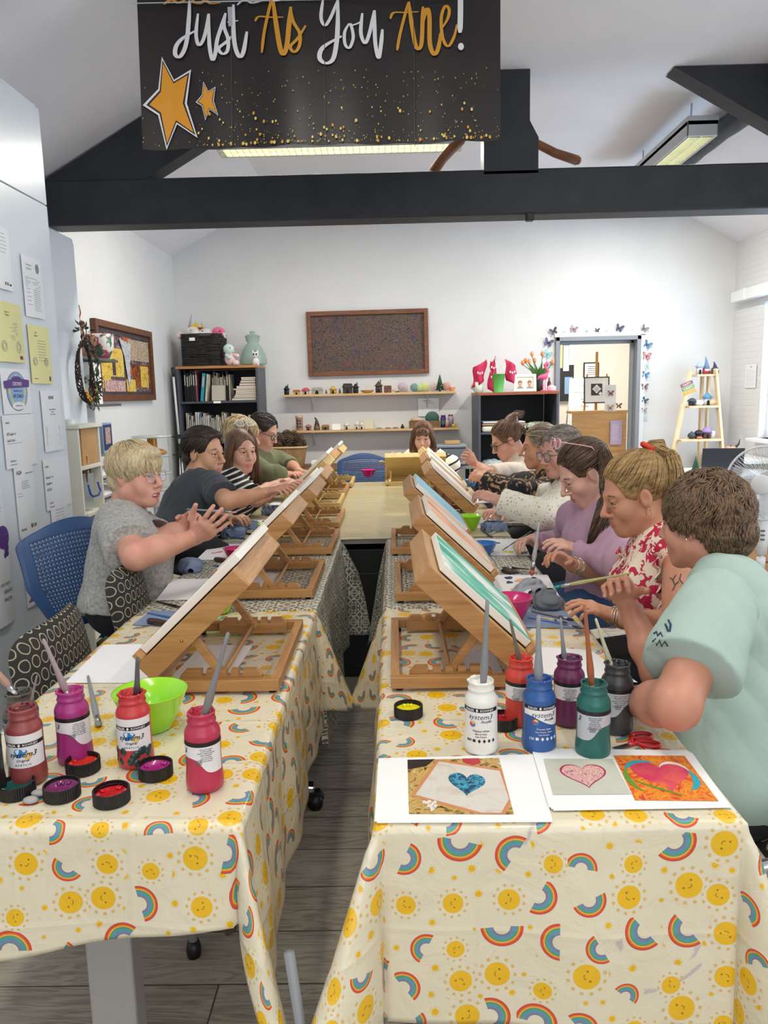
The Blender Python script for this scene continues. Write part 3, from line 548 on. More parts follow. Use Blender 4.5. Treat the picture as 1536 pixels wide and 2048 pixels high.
def bottle(lab,px,py,col,kind,face=0,pcol=None,smear=None,z=0):
    c=WZ(px,py,TZ+.146); t=thing('paint_bottle',lab,'paint bottle',(c.x,c.y,TZ+.002+z),0,'open bottles of acrylic paint'); t.scale=(.91,.91,.875); M=plast(col); P=paint(pcol or col)
    pr=[(.030,0),(.0345,.002),(.0372,.008),(.0376,.02),(.0366,.034),(.0355,.046),(.0352,.06),(.0352,.112),(.0358,.118),(.0355,.124),(.0335,.131),(.0285,.139),(.0272,.142),(.0272,.145),(.0287,.147),(.0287,.150),(.0270,.152),(.0268,.160),(.0276,.162),(.0276,.166),(.0262,.168),(.0245,.167),(.0243,.15)]
    MB().lathe(pr,36,0,cap=False).build('bottle_body',M,t)
    rnd=random.Random(int(px)); m=MB(); n=28; rings=[(.0001,.156),(.008,.153),(.016,.156),(.0244,.160)]
    vs=[];
    for r,zz in rings:
        for k in range(n): a=2*PI*k/n; vs.append((r*math.cos(a),r*math.sin(a),zz+rnd.uniform(-.0025,.0025)))
    m.add(vs,[(i*n+k,i*n+(k+1)%n,(i+1)*n+(k+1)%n,(i+1)*n+k) for i in range(3) for k in range(n)],0,True)
    for k in range(9): # dried paint on the lip
        a=rnd.uniform(0,6.28); m.ball((.0268*math.cos(a),.0268*math.sin(a),.165),(.004,.004,.0028+rnd.random()*.002),5)
    m.build('paint',P,t)
    L=MB(); F=face; r=BR
    if kind=='acrylic':
        arcpatch(L,F-1.25,F+1.25,lambda a:.074-.012*math.sin((a-F)*1.6)+.004,.112,0,r); arcpatch(L,F-1.25,F+1.25,.1035,.1125,1,r+.0002)
        L.text('DALER \u2666 ROWNEY',.0072,Matrix.Translation((0,0,.1055)),0,bend=(r+.0005,F)); L.text('system3',.0165,Matrix.Translation((0,0,.0875)),1,shear=.35,bend=(r+.0005,F+.05),off=-.0002); L.text('Acrylic',.0085,Matrix.Translation((0,0,.0795)),1,shear=.3,bend=(r+.0005,F+.42))
        for k,mi in enumerate((3,4,2)): # swirl logo in three colours
            pts=[]
            for q in range(9): a=2*PI*k/3+q*.29; pts.append((.0068*math.cos(a),.0068*math.sin(a)))
            for q in range(9): a=2*PI*(k+1)/3+.3-q*.2; pts.append((.0022*math.cos(a)*(1-q*.1),.0022*math.sin(a)*(1-q*.1)))
            vv=[Vector(((r+.0004)*math.sin(F-.42+x/r),-(r+.0004)*math.cos(F-.42+x/r),.0755+y)) for x,y in pts]; L.add(vv,[tuple(range(len(vv)))],mi)
        for i,(tx,sz) in enumerate((('Process Cyan' if col!='e9e7e0' else 'Titanium White',.0058),('Cyan Primaire - Blancs' if col!='e9e7e0' else 'Blanc de Titane',.0042),('Cyan Primario',.0042))): L.text(tx,sz,Matrix.Translation((0,0,.058-i*.0065)),0 if col!='e9e7e0' else 1,bend=(r+.0004,F+.1))
        L.text('120 \u25a0 \u2666\u2666\u2666\u2666' if col!='e9e7e0' else '009 \u25a0 \u2666\u2666\u2666\u2666',.0085,Matrix.Translation((0,0,.034)),0 if col!='e9e7e0' else 1,bend=(.0370,F+.1))
    elif kind=='original':
        arcpatch(L,F-1.35,F+1.35,.046,.118,0,r); arcpatch(L,F-1.35,F+1.35,.0925,.101,1,r+.0002)
        L.text('DALER \u2666 ROWNEY',.0070,Matrix.Translation((0,0,.0943)),0,bend=(r+.0005,F))
        vv=[]
        for k in range(22): a=2*PI*k/22; rr=1+.18*math.sin(3*a+1); x,y=.0125*rr*math.cos(a),.0095*rr*math.sin(a)+.1*.0125*math.cos(a); vv.append(Vector(((r+.0003)*math.sin(F-.12+x/r),-(r+.0003)*math.cos(F-.12+x/r),.076+y+.004)))
        L.add(vv,[tuple(range(22))],2); vv=[]
        for k in range(16): a=2*PI*k/16; x,y=.0075*math.cos(a),.0075*math.sin(a); vv.append(Vector(((r+.0004)*math.sin(F+.3+x/r),-(r+.0004)*math.cos(F+.3+x/r),.072+y)))
        L.add(vv,[tuple(range(16))],3)
        L.text('system3',.0165,Matrix.Translation((0,0,.0705)),1,shear=.35,bend=(r+.0006,F)); L.text('Original',.0078,Matrix.Translation((0,0,.0605)),1,shear=.2,bend=(r+.0006,F)); L.text('A C R Y L I C',.0055,Matrix.Translation((0,0,.0515)),1,bend=(r+.0006,F))
    else: # back of the label: curved panel with small print
        wv=lambda a:.062+.017*math.tanh((a-F)*-3.2)*(1 if kind=='back' else -1)
        arcpatch(L,F-1.3,F+1.3,wv if kind!='backs' else .07,.112,4 if kind=='backg' else 0,r); arcpatch(L,F-1.6,F+1.6,.1035,.1125,1,r+.0002)
        rr=random.Random(int(px)+1)
        for i in range(7):
            w=' '.join(''.join(rr.choice('aeinorstlmcu') for _ in range(rr.randint(3,8))) for _ in range(3)); L.text(w,.0036,Matrix.Translation((0,0,.0975-i*.0042)),5,bend=(r+.0004,F-.05 if kind!='back' else F+.25))
        L.text('3',.016,Matrix.Translation((0,0,.088)),1,shear=.3,bend=(r+.0004,F-1.05 if kind!='backs' else F+1.1))
        for i in range(12): a=F-.35+i*.03; arcpatch(L,a,a+.014,.066,.076,5,r+.0005,1)
    L.build('label',[labW if kind!='backg' else labS,labK,loB,loY,loR if kind=='acrylic' else labS,labG],t)
    if smear: # dried drips of another colour low on the bottle
        m=MB(); rs=random.Random(5)
        for k in range(16):
            a=F+rs.uniform(-1.2,1.2); zz=rs.uniform(.012,.045); m.ball((.0362*math.sin(a),-.0362*math.cos(a),zz),(.008,.0025,.010),5,0,Matrix.Rotation(a,4,'Z'))
        m.build('dried_drips',paint(smear),t)
    return t
bottle('brown grey paint bottle at the far left, behind the dark red one',38,1385,'5e544c','backg',-1,'2c2723'); bottle('dull dark red paint bottle with a spattered white label, leftmost in front',44,1416,'8e4240','original',.25,'5b1f1e')
bottle('magenta paint bottle behind the row of lids on the left table',140,1381,'a4327a','back',.5,'a81f6e'); bottle('bright red paint bottle with green dried drips near its base',263,1386,'c4383c','original',.1,'b3141d','1d3b38')
bottle('crimson paint bottle nearest the gap on the left table',402,1424,'b83250','back',.15,'a5102c'); bottle('black paint bottle cut off by the left edge of the photo',-42,1440,'1b1c1f','backs',0,'0c0c0d')
bottle('white paint bottle with the colour swirl logo',962,1361,'e9e7e0','acrylic',-.22,'f3f1ea'); bottle('orange red paint bottle behind the white and blue ones',1042,1316,'cf4438','backs',-.25,'c81f18'); bottle('blue paint bottle with the colour swirl logo',1079,1357,'2c5796','acrylic',.02,'173f8e')
bottle('purple paint bottle between the blue and the green ones',1139,1316,'6b2b56','backs',-.1,'4c123c'); bottle('dark teal green paint bottle in front of the black one',1188,1367,'1f635c','backg',-.1,'0f4a44'); bottle('black paint bottle beside the woman in the mint shirt',1235,1328,'38393b','backg',.0,'0b0b0c')
capM=mat('black_cap','131316',.35)
def lid(lab,px,py,c):
    p=TW(px,py); t=thing('bottle_cap',lab,'bottle cap',p,0,'black bottle caps lying upside down'); m=MB(); pts=[]
    for k in range(96): a=2*PI*k/96; r=.0315+(.0006 if k%2 else -.0005); pts.append((r*math.cos(a),r*math.sin(a)))
    n=96; vs=[(x,y,z) for z in (0,.024) for x,y in pts]+[(x*.92,y*.92,z) for z in (.024,.005) for x,y in pts]
    m.add(vs,[(i*n+k,i*n+(k+1)%n,(i+1)*n+(k+1)%n,(i+1)*n+k) for i in range(3) for k in range(n)]+[tuple(range(n))[::-1],tuple(range(3*n,4*n))],0,False)
    for z in (.012,.018): m.tube([(.0288*math.cos(2*PI*k/30),.0288*math.sin(2*PI*k/30),z) for k in range(30)],.0009,5,0,True)
    m.build('cap_shell',capM,t); rs=random.Random(int(px)); m=MB()
    m.lathe([(.0001,.011),(.012,.0105),(.022,.012),(.0285,.014+rs.random()*.004)],26,cap=False)
    for k in range(7): a=rs.uniform(0,6.3); m.ball((.024*math.cos(a),.024*math.sin(a),.013),(.007,.004,.004),5,0,Matrix.Rotation(a,4,'Z'))
    m.build('paint_residue',paint(c),t)
for a in (('black cap with dark teal paint inside, leftmost in front',35,1588,'0f5a54'),('black cap with purple paint inside, between the teal and red ones',125,1592,'7a1c62'),('black cap with orange red paint inside, behind the others',167,1540,'d8341c'),('black cap smeared bright red inside, nearest the table edge',224,1602,'c3121c'),('black cap with magenta paint inside, right of the red bottle',312,1550,'a81778'),
 ('black cap with bright yellow paint inside on the right table',817,1430,'e6dc14'),('black cap with red paint behind the white bottle',1006,1452,'a3161c')): lid(*a)
def bowl(lab,px,py,c,r=.075,h=.075,grp='plastic water bowls',tilt=None):
    p=TW(px,py); t=setp(MB().lathe([(.0001,0),(r*.5,0),(r*.56,.004),(r*.8,h*.5),(r,h*.97),(r*1.02,h),(r*.97,h),(r*.77,h*.5),(r*.5,.006),(.0001,.005)],40,cap=False).build('water_bowl',mat('bowl_plastic_'+c,c,.22,coat=.5,sss=0)),lab,'bowl',grp); t.location=p
    if tilt: t.rotation_euler=tilt; t.location.z+=.004
    return t
G='9be01a'
bowl('lime green bowl beside the red paint bottle on the left table',305,1455,G,.078,.085); bowl('lime green bowl under the second left easel',437,1225,G,.066,.075); bowl('crimson pink bowl behind the third left easel',470,1118,'c41463',.05,.05)
bowl('lime green bowl glimpsed behind the third left easel',536,1066,'8fd61c',.055,.05); bowl('small lime green bowl between the left easels farther on',580,1003,'8fd61c',.055,.05); bowl('orange bowl between the fifth and sixth left easels',632,992,'e8561a',.055,.06)
bowl('hot pink bowl standing alone at the far end of the table',737,953,'e01a7f',.062,.06); bowl('deep pink bowl on the right table by the teal canvas',1022,1240,'c8146c',.066,.075)
bowl('lime green bowl beside the fourth right easel',938,1058,G,.066,.072); bowl('blue bowl beside the second right easel',966,1110,'1f6fc0',.06,.055); bowl('blue bowl under the fourth right easel',922,1015,'1f74c4',.06,.055); bowl('blue bowl near the patterned sleeve',942,972,'1f74c4',.05,.05)
# ---- sheets lying on the table
papM=mat('drawing_paper','f2f1f4',.7,bs=.15,bsc=12,bd=.01); whiteP=mat('printer_paper','f7f7f5',.6); bluW=mat('blue_grey_wipe','7f8fae',.85,bs=.5,bsc=60,bd=.004)
def quad(m,c,z0=0,th=.0007,mi=0,off=(0,0)):
    vs=[Vector((p.x,p.y,TZ+.0022+z0)) for p in c]; vs+= [v+Vector((0,0,th)) for v in vs]; m.add(vs,[(0,1,2,3)[::-1],(4,5,6,7),(0,1,5,4),(1,2,6,5),(2,3,7,6),(3,0,4,7)],mi)
blobN=[0]
def sheet(name,lab,cat,cs,mt,grp=None,z0=0,blobs=(),parent=None):
    m=MB(); quad(m,[WZ(x,y,TZ+.002+z0) for x,y in cs],z0); o=m.build(name,mt)
    if not parent: setp(o,lab,cat,grp)
    for x,y,c,s in blobs:
        b=MB(); rs=random.Random(x*7+y); p=WZ(x,y,TZ)
        for k in range(6): b.ball((p.x+rs.uniform(-1,1)*s,p.y+rs.uniform(-1,1)*s*1.1,TZ+.003+z0),(s*rs.uniform(.5,.9),s*rs.uniform(.4,.8),.0016+rs.random()*.003),6)
        b.build('paint_dab',paint(c),o)
    return o
GP='paper palettes on the tables'
sheet('paper_sheet','large blank sheet of paper lying left of the nearest left easel','paper',[(130,1366),(300,1366),(392,1287),(207,1290)],papM,GP)
sheet('paper_sheet','grey shaded sheet of paper inside the frame of the nearest left easel','paper',[(335,1362),(465,1352),(505,1292),(405,1290)],papM,GP)
sheet('paper_sheet','blank sheet of paper left of the second left easel','paper',[(312,1201),(420,1199),(475,1158),(345,1158)],papM,GP)
sheet('paper_sheet','sheet of paper inside the frame of the second left easel','paper',[(478,1183),(540,1183),(560,1146),(505,1146)],papM,GP)
sheet('paper_palette','paper palette with pink and blue dabs in front of the grey haired woman','palette',[(392,1120),(470,1120),(500,1088),(425,1088)],papM,GP,0,((435,1106,'e88a92',.017),(452,1092,'24406f',.011),(478,1097,'d8386a',.012)))
sheet('paper_palette','paper palette with magenta dabs in front of the man in the dark tee','palette',[(455,1062),(540,1062),(560,1040),(480,1040)],papM,GP,0,((512,1048,'93214f',.014),(530,1044,'c32a55',.012)))
sheet('paper_palette','paper palette with pink dabs by the small lime green bowl','palette',[(530,1020),(580,1020),(595,1003),(545,1003)],papM,GP,0,((548,1013,'e06a9a',.014),(567,1006,'c8447c',.012)))
sheet('paper_palette','paper palette on the right with blue, yellow and green dabs by the smart watch','palette',[(942,1111),(1060,1111),(1045,1078),(925,1078)],papM,GP,0,((990,1087,'1c3170',.016),(1016,1106,'e8d21e',.015),(1035,1096,'7fcfa4',.022),(1047,1107,'1d4a44',.014),(980,1105,'8c1340',.012)))
sheet('paper_palette','paper palette on the right with peach and yellow dabs under the brushes','palette',[(1005,1195),(1120,1195),(1095,1150),(975,1150)],papM,GP,0,((1015,1158,'1b2f66',.012),(1022,1166,'222a3c',.012),(1048,1163,'eeb58c',.024),(1030,1180,'ecd222',.02)))
sheet('paper_palette','paper palette with dark red and blue dabs beside the phone','palette',[(955,1056),(1050,1050),(1030,1030),(945,1030)],papM,GP,0,((985,1038,'a81628',.02),(998,1031,'1d3c74',.014),(1016,1042,'5c1f48',.012),(1022,1032,'26406a',.011),(975,1046,'5a1020',.014)))
sheet('paper_palette','small paper palette with red dabs near the lace sleeve','palette',[(945,1007),(1010,1005),(1000,993),(935,993)],papM,GP,0,((962,1002,'c8202c',.016),(975,1003,'c8202c',.014)))
sheet('paper_sheet','white sheet of paper on the right table behind the bottles','paper',[(1040,1345),(1275,1365),(1180,1300),(1040,1292)],papM,GP)
sheet('paper_sheet','grey shaded sheet inside the frame of the nearest right easel','paper',[(935,1365),(1015,1365),(985,1300),(925,1300)],papM,GP)
sheet('paper_wipe','flat blue grey wipe under the palette knife on the left table','wipe',[(264,1250),(342,1253),(385,1222),(302,1222)],bluW,'blue grey wipes',.001)
sheet('paper_wipe','flat blue grey wipe under brushes on the right table','wipe',[(1050,1255),(1165,1257),(1120,1212),(1010,1215)],bluW,'blue grey wipes',.001)
# crumpled wipes
def crumple(lab,px,py,r,c,grp='blue grey wipes',seed=1,flat=.5):
    p=TW(px,py); S=SDF(); rs=np.random.RandomState(seed)
    for k in range(10):
        d=rs.randn(3); d/=np.linalg.norm(d); d[2]=abs(d[2])*flat; q=np.array([d[0]*r[0],d[1]*r[1],.012+d[2]*r[2]])*.7; S.el(q,(r[0]*.38,r[1]*.38,r[2]*.45),frame(rs.randn(3)).to_3x3(),.032)
    S.hs((0,0,.001),(0,0,-1)); S.post.append(wrinkle(.0055,75,seed)); o=S.mesh('crumpled_wipe',c,None,.003); o.location=p; return setp(o,lab,'wipe',grp)
crumple('crumpled grey blue wipe beside the patterned chair back on the left',385,1140,(.055,.05,.035),bluW,seed=2); gw=mat('grey_wipe','9a9ea5',.85,bs=.5,bsc=60)
crumple('large smooth grey wipe standing up by the pink bowl',1060,1205,(.045,.04,.065),gw,seed=4,flat=.9); crumple('crumpled dark grey wipe right of the pink bowl',1098,1218,(.042,.035,.045),mat('dark_grey_wipe','6a6e76',.85),seed=5,flat=.8)
for lab,x,y,s in (('folded blue grey wipes by the man in the dark tee',495,1057,3),('crumpled blue grey wipe under the knives in front of the man',470,1073,6),('creased wipe among the brushes by the green bowl',985,1060,7),('blue grey wipe on the table near the striped sleeve',548,1027,8)): crumple(lab,x,y,(.07,.05,.015),bluW,seed=s)
# ---- brushes, knives
silv=mat('ferrule_metal','a9abac',.28,1); blade=mat('knife_blade','8b8d8f',.3,1)
def brush(lab,a,b,hc,r=.0042,bc='3a3330',tip=None,grp='paint brushes',bl=.022,hand=False,name='paint_brush'):
    """a = end of handle, b = bristle tip"""
    a,b=Vector(a),Vector(b); d=(b-a); L=d.length; X=frame(d,None,(0,0,0)); t=thing(name,lab,'paint brush',a,0,grp)
    MB(X).lathe([(.0005,0),(r*.55,.003),(r*.6,L*.1),(r*.8,L*.4),(r*1.25,L*.62),(r*.95,L-bl-.03),(r*.9,L-bl-.028)],12).build('handle',mat('brush_handle_'+hc,hc,.35,bs=.2,bsc=150),t)
    MB(X).lathe([(r*.95,L-bl-.03),(r*1.05,L-bl-.012),(r*1.1,L-bl)],12).build('ferrule',silv,t)
    if tip!=0: MB(X).lathe([(r*1.05,L-bl),(r*1.35,L-bl*.6),(r*.9,L-bl*.2),(.0006,L)],10,sq=.6).build('bristles',mat('bristles_'+bc,bc,.6,bs=.6,bsc=300),t)
    return t
def inb(lab,mx,my,tx,ty,hc,dy=.0,r=.0055,bc='3a3330',topY=None,upside=False):
    c=WZ(mx,my,TZ+.146); top=W(tx,ty,(c.y+dy)); d=(c-top).normalized(); bot=c+d*.055; 
    brush(lab,top,bot,hc,r,bc,bl=.02)
inb('paint brush with a dirty pinkish white handle in the magenta bottle',130,1378,86,1277,'9f8d8f',0,.006); inb('paint brush with a dark grey handle in the bright red bottle',274,1385,275,1313,'57565a',0,.0065)
inb('long silver grey paint brush leaning in the crimson bottle',411,1424,457,1264,'7d7b7c',.02,.0065); inb('thin paint brush leaning in the dark red bottle on the left',62,1405,74,1350,'8c8580',0,.003)
inb('silver paint brush standing in the white bottle',967,1362,975,1198,'85878b',.0,.0068); inb('muddy green handled brush in the orange red bottle',1038,1318,1020,1238,'6d6a58',0,.005); inb('thick silver grey brush in the blue bottle',1077,1357,1077,1230,'8f9297',0,.0075)
inb('silver grey brush in the purple bottle',1128,1312,1121,1235,'8b8e93',0,.005); inb('brush with a red stained cream handle in the green bottle',1183,1365,1169,1208,'a05a3c',0,.0058); inb('white handled spattered brush leaning in the black bottle',1218,1320,1191,1236,'c9c3a6',0,.005)
c=WZ(30,1385,TZ+.146); brush('brush with a pinkish handle and silver ferrule at the left edge',W(-40,1300,c.y),c+Vector((.01,0,-.02)),'b08a78',.006,bl=.01)
def lie(lab,x0,y0,x1,y1,hc,z=.006,r=.004,**k): brush(lab,WZ(x0,y0,TZ+z),WZ(x1,y1,TZ+z*.9),hc,r,**k)
lie('flat grey paint brush lying behind the magenta bottle, bristles towards the camera',176,1352,198,1452,'8b8f94',.008,.006,bc='8b8a84'); lie('black handled brush lying on the lattice cloth on the left',312,1203,375,1218,'1c1d1c'); lie('blue handled brush lying on the blue wipe on the left',295,1226,362,1240,'3d63a0')
lie('thin brush with a blue handle at the paper edge by the third left easel',425,1131,455,1135,'2b57a8'); lie('pale wooden brush lying on the blue wipe on the right',1072,1233,1135,1246,'d8c3a0'); lie('blue brush lying across the blue wipe on the right',1055,1236,1160,1256,'2f5ca6',.004); lie('dirty silver brush with dark bristles on the right wipe',1062,1221,1148,1240,'8a857d',.009,.005)
lie('dark brush lying on the lattice cloth on the right',1058,1138,1003,1135,'3a3733',.008,.005); lie('grey brush lying beside the palette on the right',1075,1145,1010,1144,'77716a',.008,.004)
for lab,x0,y0,x1,y1,c in (('blue brush lying on a wipe in front of the man in the dark tee',455,1074,500,1078,'2f6fb8'),('black brush in front of the man in the dark tee',470,1062,520,1072,'1e1f22'),('grey brush by the pink palette on the left',505,1062,535,1046,'8c8f92'),('dark brush near the striped sleeve',530,1030,565,1034,'2a2b2e'),('brush with a silver ferrule near the orange bowl',575,1010,600,1000,'54585c'),('dark brush by the lime green bowl on the right',965,1062,985,1074,'22324a'),('pale brush by the lime green bowl on the right',1000,1058,975,1072,'b9bdc2')): lie(lab,x0,y0,x1,y1,c)
def knife(lab,a,b,hc='2e1c18'):
    a,b=Vector(a),Vector(b); X=frame(b-a,None,(0,0,0)); L=(b-a).length; t=thing('palette_knife',lab,'palette knife',a,0,'palette knives')
    MB(X).lathe([(.003,0),(.0095,.008),(.011,L*.3),(.008,L*.5),(.006,L*.55)],14).build('handle',mat('knife_handle_'+hc,hc,.35,c2='3d2620',ns=30),t)
    MB(X).cyl((0,0,L*.55),(0,0,L*.7),.0022,n=8).prism([(-.006,0),(.006,0),(.008,L*.2),(0,L*.3),(-.008,L*.2)],.0008,0,Matrix.Translation((0,.0,L*.7))@Matrix.Rotation(R(90),4,'X')).build('blade',blade,t)
knife('palette knife with a glossy brown wooden handle on the blue wipe',WZ(294,1241,TZ+.014),WZ(372,1252,TZ+.012)); knife('dark palette knife lying beside the pink bowl on the left',WZ(428,1118,TZ+.012),WZ(475,1124,TZ+.01),'3a3d33'); knife('spattered palette knife lying on the lattice cloth by the right palette',WZ(1002,1141,TZ+.012),WZ(1060,1146,TZ+.01),'55524a')
# phone, glass dropper, scissors
p=TW(1040,1052); t=thing('smartphone','black smartphone lying on the wood print cloth on the right','phone',p,R(82)); MB().box((0,0,.005),(.078,.155,.009)).build('body',blackP,t,.003); MB().box((0,0,.0097),(.07,.145,.0006)).build('screen',mat('dark_glass','0a0b0d',.08),t)
redP=mat('red_scissor_plastic','c2222c',.35); q=WZ(1262,1488,TZ+.006); t=thing('scissors','scissors with red plastic handles beside the green bottle','scissors',q,0); 
P=lambda x,y,z=.006:WZ(x,y,TZ+z)-q
for s,(cx,cy) in ((1,(1283,1472)),(-1,(1296,1487))):
    c=P(cx,cy); m=MB(); ax=Vector((.021,.004 if s>0 else -.004,0)); ay=Vector((-.003,.0125,0)); m.tube([c+ax*math.cos(2*PI*k/20)+ay*math.sin(2*PI*k/20) for k in range(20)],.0042,8,0,True); m.tube([c-ax,(c-ax)*.5,P(1258,1490)],[.0045,.005,.004]); m.build('handle',redP,t)
MB().bar(P(1268,1486),P(1228,1497,.005),.009,.0015).bar(P(1264,1490,.004),P(1232,1499,.004),.008,.0015).build('blade',blade,t); MB().cyl(P(1260,1489,.006),P(1260,1489,.006)+Vector((0,0,.004)),.003).build('pivot_screw',silv,t)
for lab,x,y in (('flat grey putty pebble between the caps on the left table',62,1606),('whitish putty lump between the teal and purple caps',78,1592)): setp(MB().ball((0,0,.006),(.014,.01,.006),8).build('putty_lump',mat('putty','a9a5a6',.6)),lab,'putty','putty lumps').location=TW(x,y)
# ---- printed example sheets at the front of the right table
def heartpts(n=40):
    o=[]
    for k in range(n): t=2*PI*k/n; o.append((16*math.sin(t)**3/34,(13*math.cos(t)-5*math.cos(2*t)-2*math.cos(3*t)-math.cos(4*t))/34+.06))
    return o
def bil(c,u,v): return (c[3]*(1-u)+c[2]*u)*(1-v)+(c[0]*(1-u)+c[1]*u)*v    # c: TL,TR,BR,BL
def flat(m,pts,mi,z): n=len(pts); m.add([(p.x,p.y,TZ+z) for p in pts],[tuple(range(n))],mi)
def art(name,st,sc=30,dist=2,det=5,interp='LINEAR'):
    N=NT(name); N.b.inputs['Roughness'].default_value=.45; N.base(N.ramp(N.noise(N.obj(),sc,det,dist),st,interp)); return N.m
pm=[whiteP,art('photo_wood_ground',[(.3,'3a2a1a'),(.42,'9a7838'),(.5,'d2b26a'),(.6,'b88f4a'),(.72,'e8dcc0')],45,1.5),mat('photo_board_edge','d08a5c',.5),art('photo_grey_sand',[(.3,'c9bdb0'),(.5,'dcd4ca'),(.7,'cfd0c8')],20,1),art('blue_heart_paint',[(.3,'0d2c34'),(.45,'14506a'),(.52,'1b7aa8'),(.6,'57b8cf'),(.66,'12454f')],38,3),mat('photo_red_object','b8323c',.5),mat('photo_dark_corner','2a1c16',.6),mat('photo_white_specks','e4ddd4',.6)]
def corners(*c): return [WZ(x,y,TZ+.004) for x,y in c]
S1=corners((757,1517),(1066,1509),(1100,1641),(749,1643)); t=MB(); 
for k in range(2): quad(t,[p+Vector((k*.004,-k*.003,0)) for p in S1],.0006+.001*(1-k),.0008)
P1=corners((815,1521),(998,1517),(1028,1630),(818,1629)); z=.0052; flat(t,P1,1,z)
qd=[(.32,1.0),(1.0,.78),(1.02,.2),(.92,.0),(.66,.0),(.02,.3)]; flat(t,[bil(P1,min(u,1),v) for u,v in qd],2,z+.0002); flat(t,[bil(P1,u,v) for u,v in ((.34,.95),(.97,.74),(.99,.24),(.88,.02),(.7,.02),(.07,.32))],3,z+.0004)
hp=heartpts(); flat(t,[bil(P1,.60+(x*1.0+.12*y)*.40,.50+(y-.15*x)*.48) for x,y in hp],4,z+.0006)
flat(t,[bil(P1,u,v) for u,v in ((.6,1),(.78,1),(.79,.9),(.7,.86),(.6,.93))],5,z+.0006); flat(t,[bil(P1,u,v) for u,v in ((0,1),(.3,1),(.2,.86),(0,.8))],6,z+.0005); rs=random.Random(2)
for k in range(14): u,v=rs.uniform(.14,.27),rs.uniform(.05,.2); flat(t,[bil(P1,u+.02*math.cos(a)*rs.uniform(.6,1.3),v+.03*math.sin(a)) for a in (0,1,2,3,4,5)],7,z+.0007+k*.00001)
o=t.build('printed_sheet',pm); setp(o,'white printed sheet with the photograph of a blue heart on sand','printed sheet','printed heart examples')
pm2=[whiteP,mat('print_grey_ground','bfc0b0',.5,c2='cbccc0',ns=12),art('red_fleck_heart',[(.3,'b32348'),(.42,'e9dccb'),(.48,'cf3154'),(.55,'f2e9dd'),(.6,'c32a4a'),(.66,'2b8c9c'),(.72,'f0e6da')],60,3),mat('heart_outline','a52a52',.5),
 art('orange_abstract',[(.25,'b5305c'),(.36,'d2452c'),(.46,'e8762a'),(.52,'f0a52e'),(.6,'e25a2c'),(.7,'d9b04a')],26,3),art('pink_heart_fill',[(.3,'d42f6a'),(.6,'e05a5a'),(.75,'ef8a3a')],14,2),mat('turquoise_stroke','2aa7b8',.5),mat('green_stroke','5a9a2c',.5),mat('white_stroke','efe4dc',.5)]
S2=corners((1063,1499),(1375,1503),(1452,1611),(1098,1617)); t=MB()
for k in range(3): quad(t,[p+Vector((.003*k,-.004*k,0)) for p in S2],.0022+.0008*(2-k),.0007)
z=.0076; P2=corners((1087,1521),(1225,1521),(1262,1592),(1106,1593)); flat(t,P2,1,z); flat(t,[bil(P2,.5+x*.68,.50+y*.80) for x,y in hp],3,z+.0002); flat(t,[bil(P2,.5+x*.62,.50+y*.73) for x,y in hp],2,z+.0004)
P3=corners((1227,1514),(1369,1515),(1437,1606),(1270,1604)); flat(t,P3,4,z); flat(t,[bil(P3,.52+x*.80,.52+y*.82) for x,y in hp],5,z+.0002)
def stroke(cs,w,mi,zz):
    L=[];Rr=[]
    for i,(u,v) in enumerate(cs):
        a=cs[max(i-1,0)]; b=cs[min(i+1,len(cs)-1)]; dx,dy=b[0]-a[0],b[1]-a[1]; l=math.hypot(dx,dy) or 1; k=w*math.sin(PI*(i+.5)/len(cs)); L.append((u-dy/l*k,v+dx/l*k)); Rr.append((u+dy/l*k,v-dx/l*k))
    for i in range(len(cs)-1): flat(t,[bil(P3,*q) for q in (L[i],L[i+1],Rr[i+1],Rr[i])],mi,zz)
arc=lambda cx,cy,rx,ry,a0,a1,n=12:[(cx+rx*math.cos(R(a0+(a1-a0)*i/n)),cy+ry*math.sin(R(a0+(a1-a0)*i/n))) for i in range(n+1)]
stroke(arc(.71,.6,.2,.22,150,10),.03,8,z+.0004); stroke(arc(.68,.5,.24,.3,30,-70),.045,6,z+.0005); stroke(arc(.35,.55,.3,.3,60,170),.035,6,z+.0004); stroke(arc(.4,.5,.36,.42,150,230),.035,7,z+.0005); stroke([(.1,.42),(.3,.28),(.45,.2),(.6,.1)],.02,7,z+.0006)
o=t.build('printed_sheet',pm2); setp(o,'white printed sheets with a red flecked heart and an orange abstract heart','printed sheet','printed heart examples')
# ================================================================= people
def skin(c,c2=None): return mat('skin_'+c,c,.48,c2=c2,ns=16,nd=3,bs=.12,bsc=260,sss=.12,lo=.3,hi=.75)
def hairmat(name,a,b,st,sc=1.,rough=.45):
    if name in MATS: return MATS[name]
    N=NT(name); v=N.map(N.obj(),st); f=N.noise(v,sc,4,.4); g=N.noise(v,sc*3.2,2); m=N.ma('MULTIPLY_ADD',g,.45,N.ma('MULTIPLY',f,.62)); N.base(N.ramp(m,[(.36,a),(.66,b)])); N.b.inputs['Roughness'].default_value=rough
    N.bump(m,.35,.002); MATS[name]=N.m; return N.m
eyeW=mat('eye_white','e8e2dc',.2); browD={}
lipM=lambda c:mat('lips_'+c,c,.4,sss=.1)
def onray(px,py,S,L,hint,rng=.45):
    best=None
    for i in range(91):
        Y=hint-rng+2*rng*i/90; p=W(px,py,Y); e=abs((p-S).length-L)+.08*abs(Y-hint)
        if best is None or e<best[0]: best=(e,p)
    return best[1]
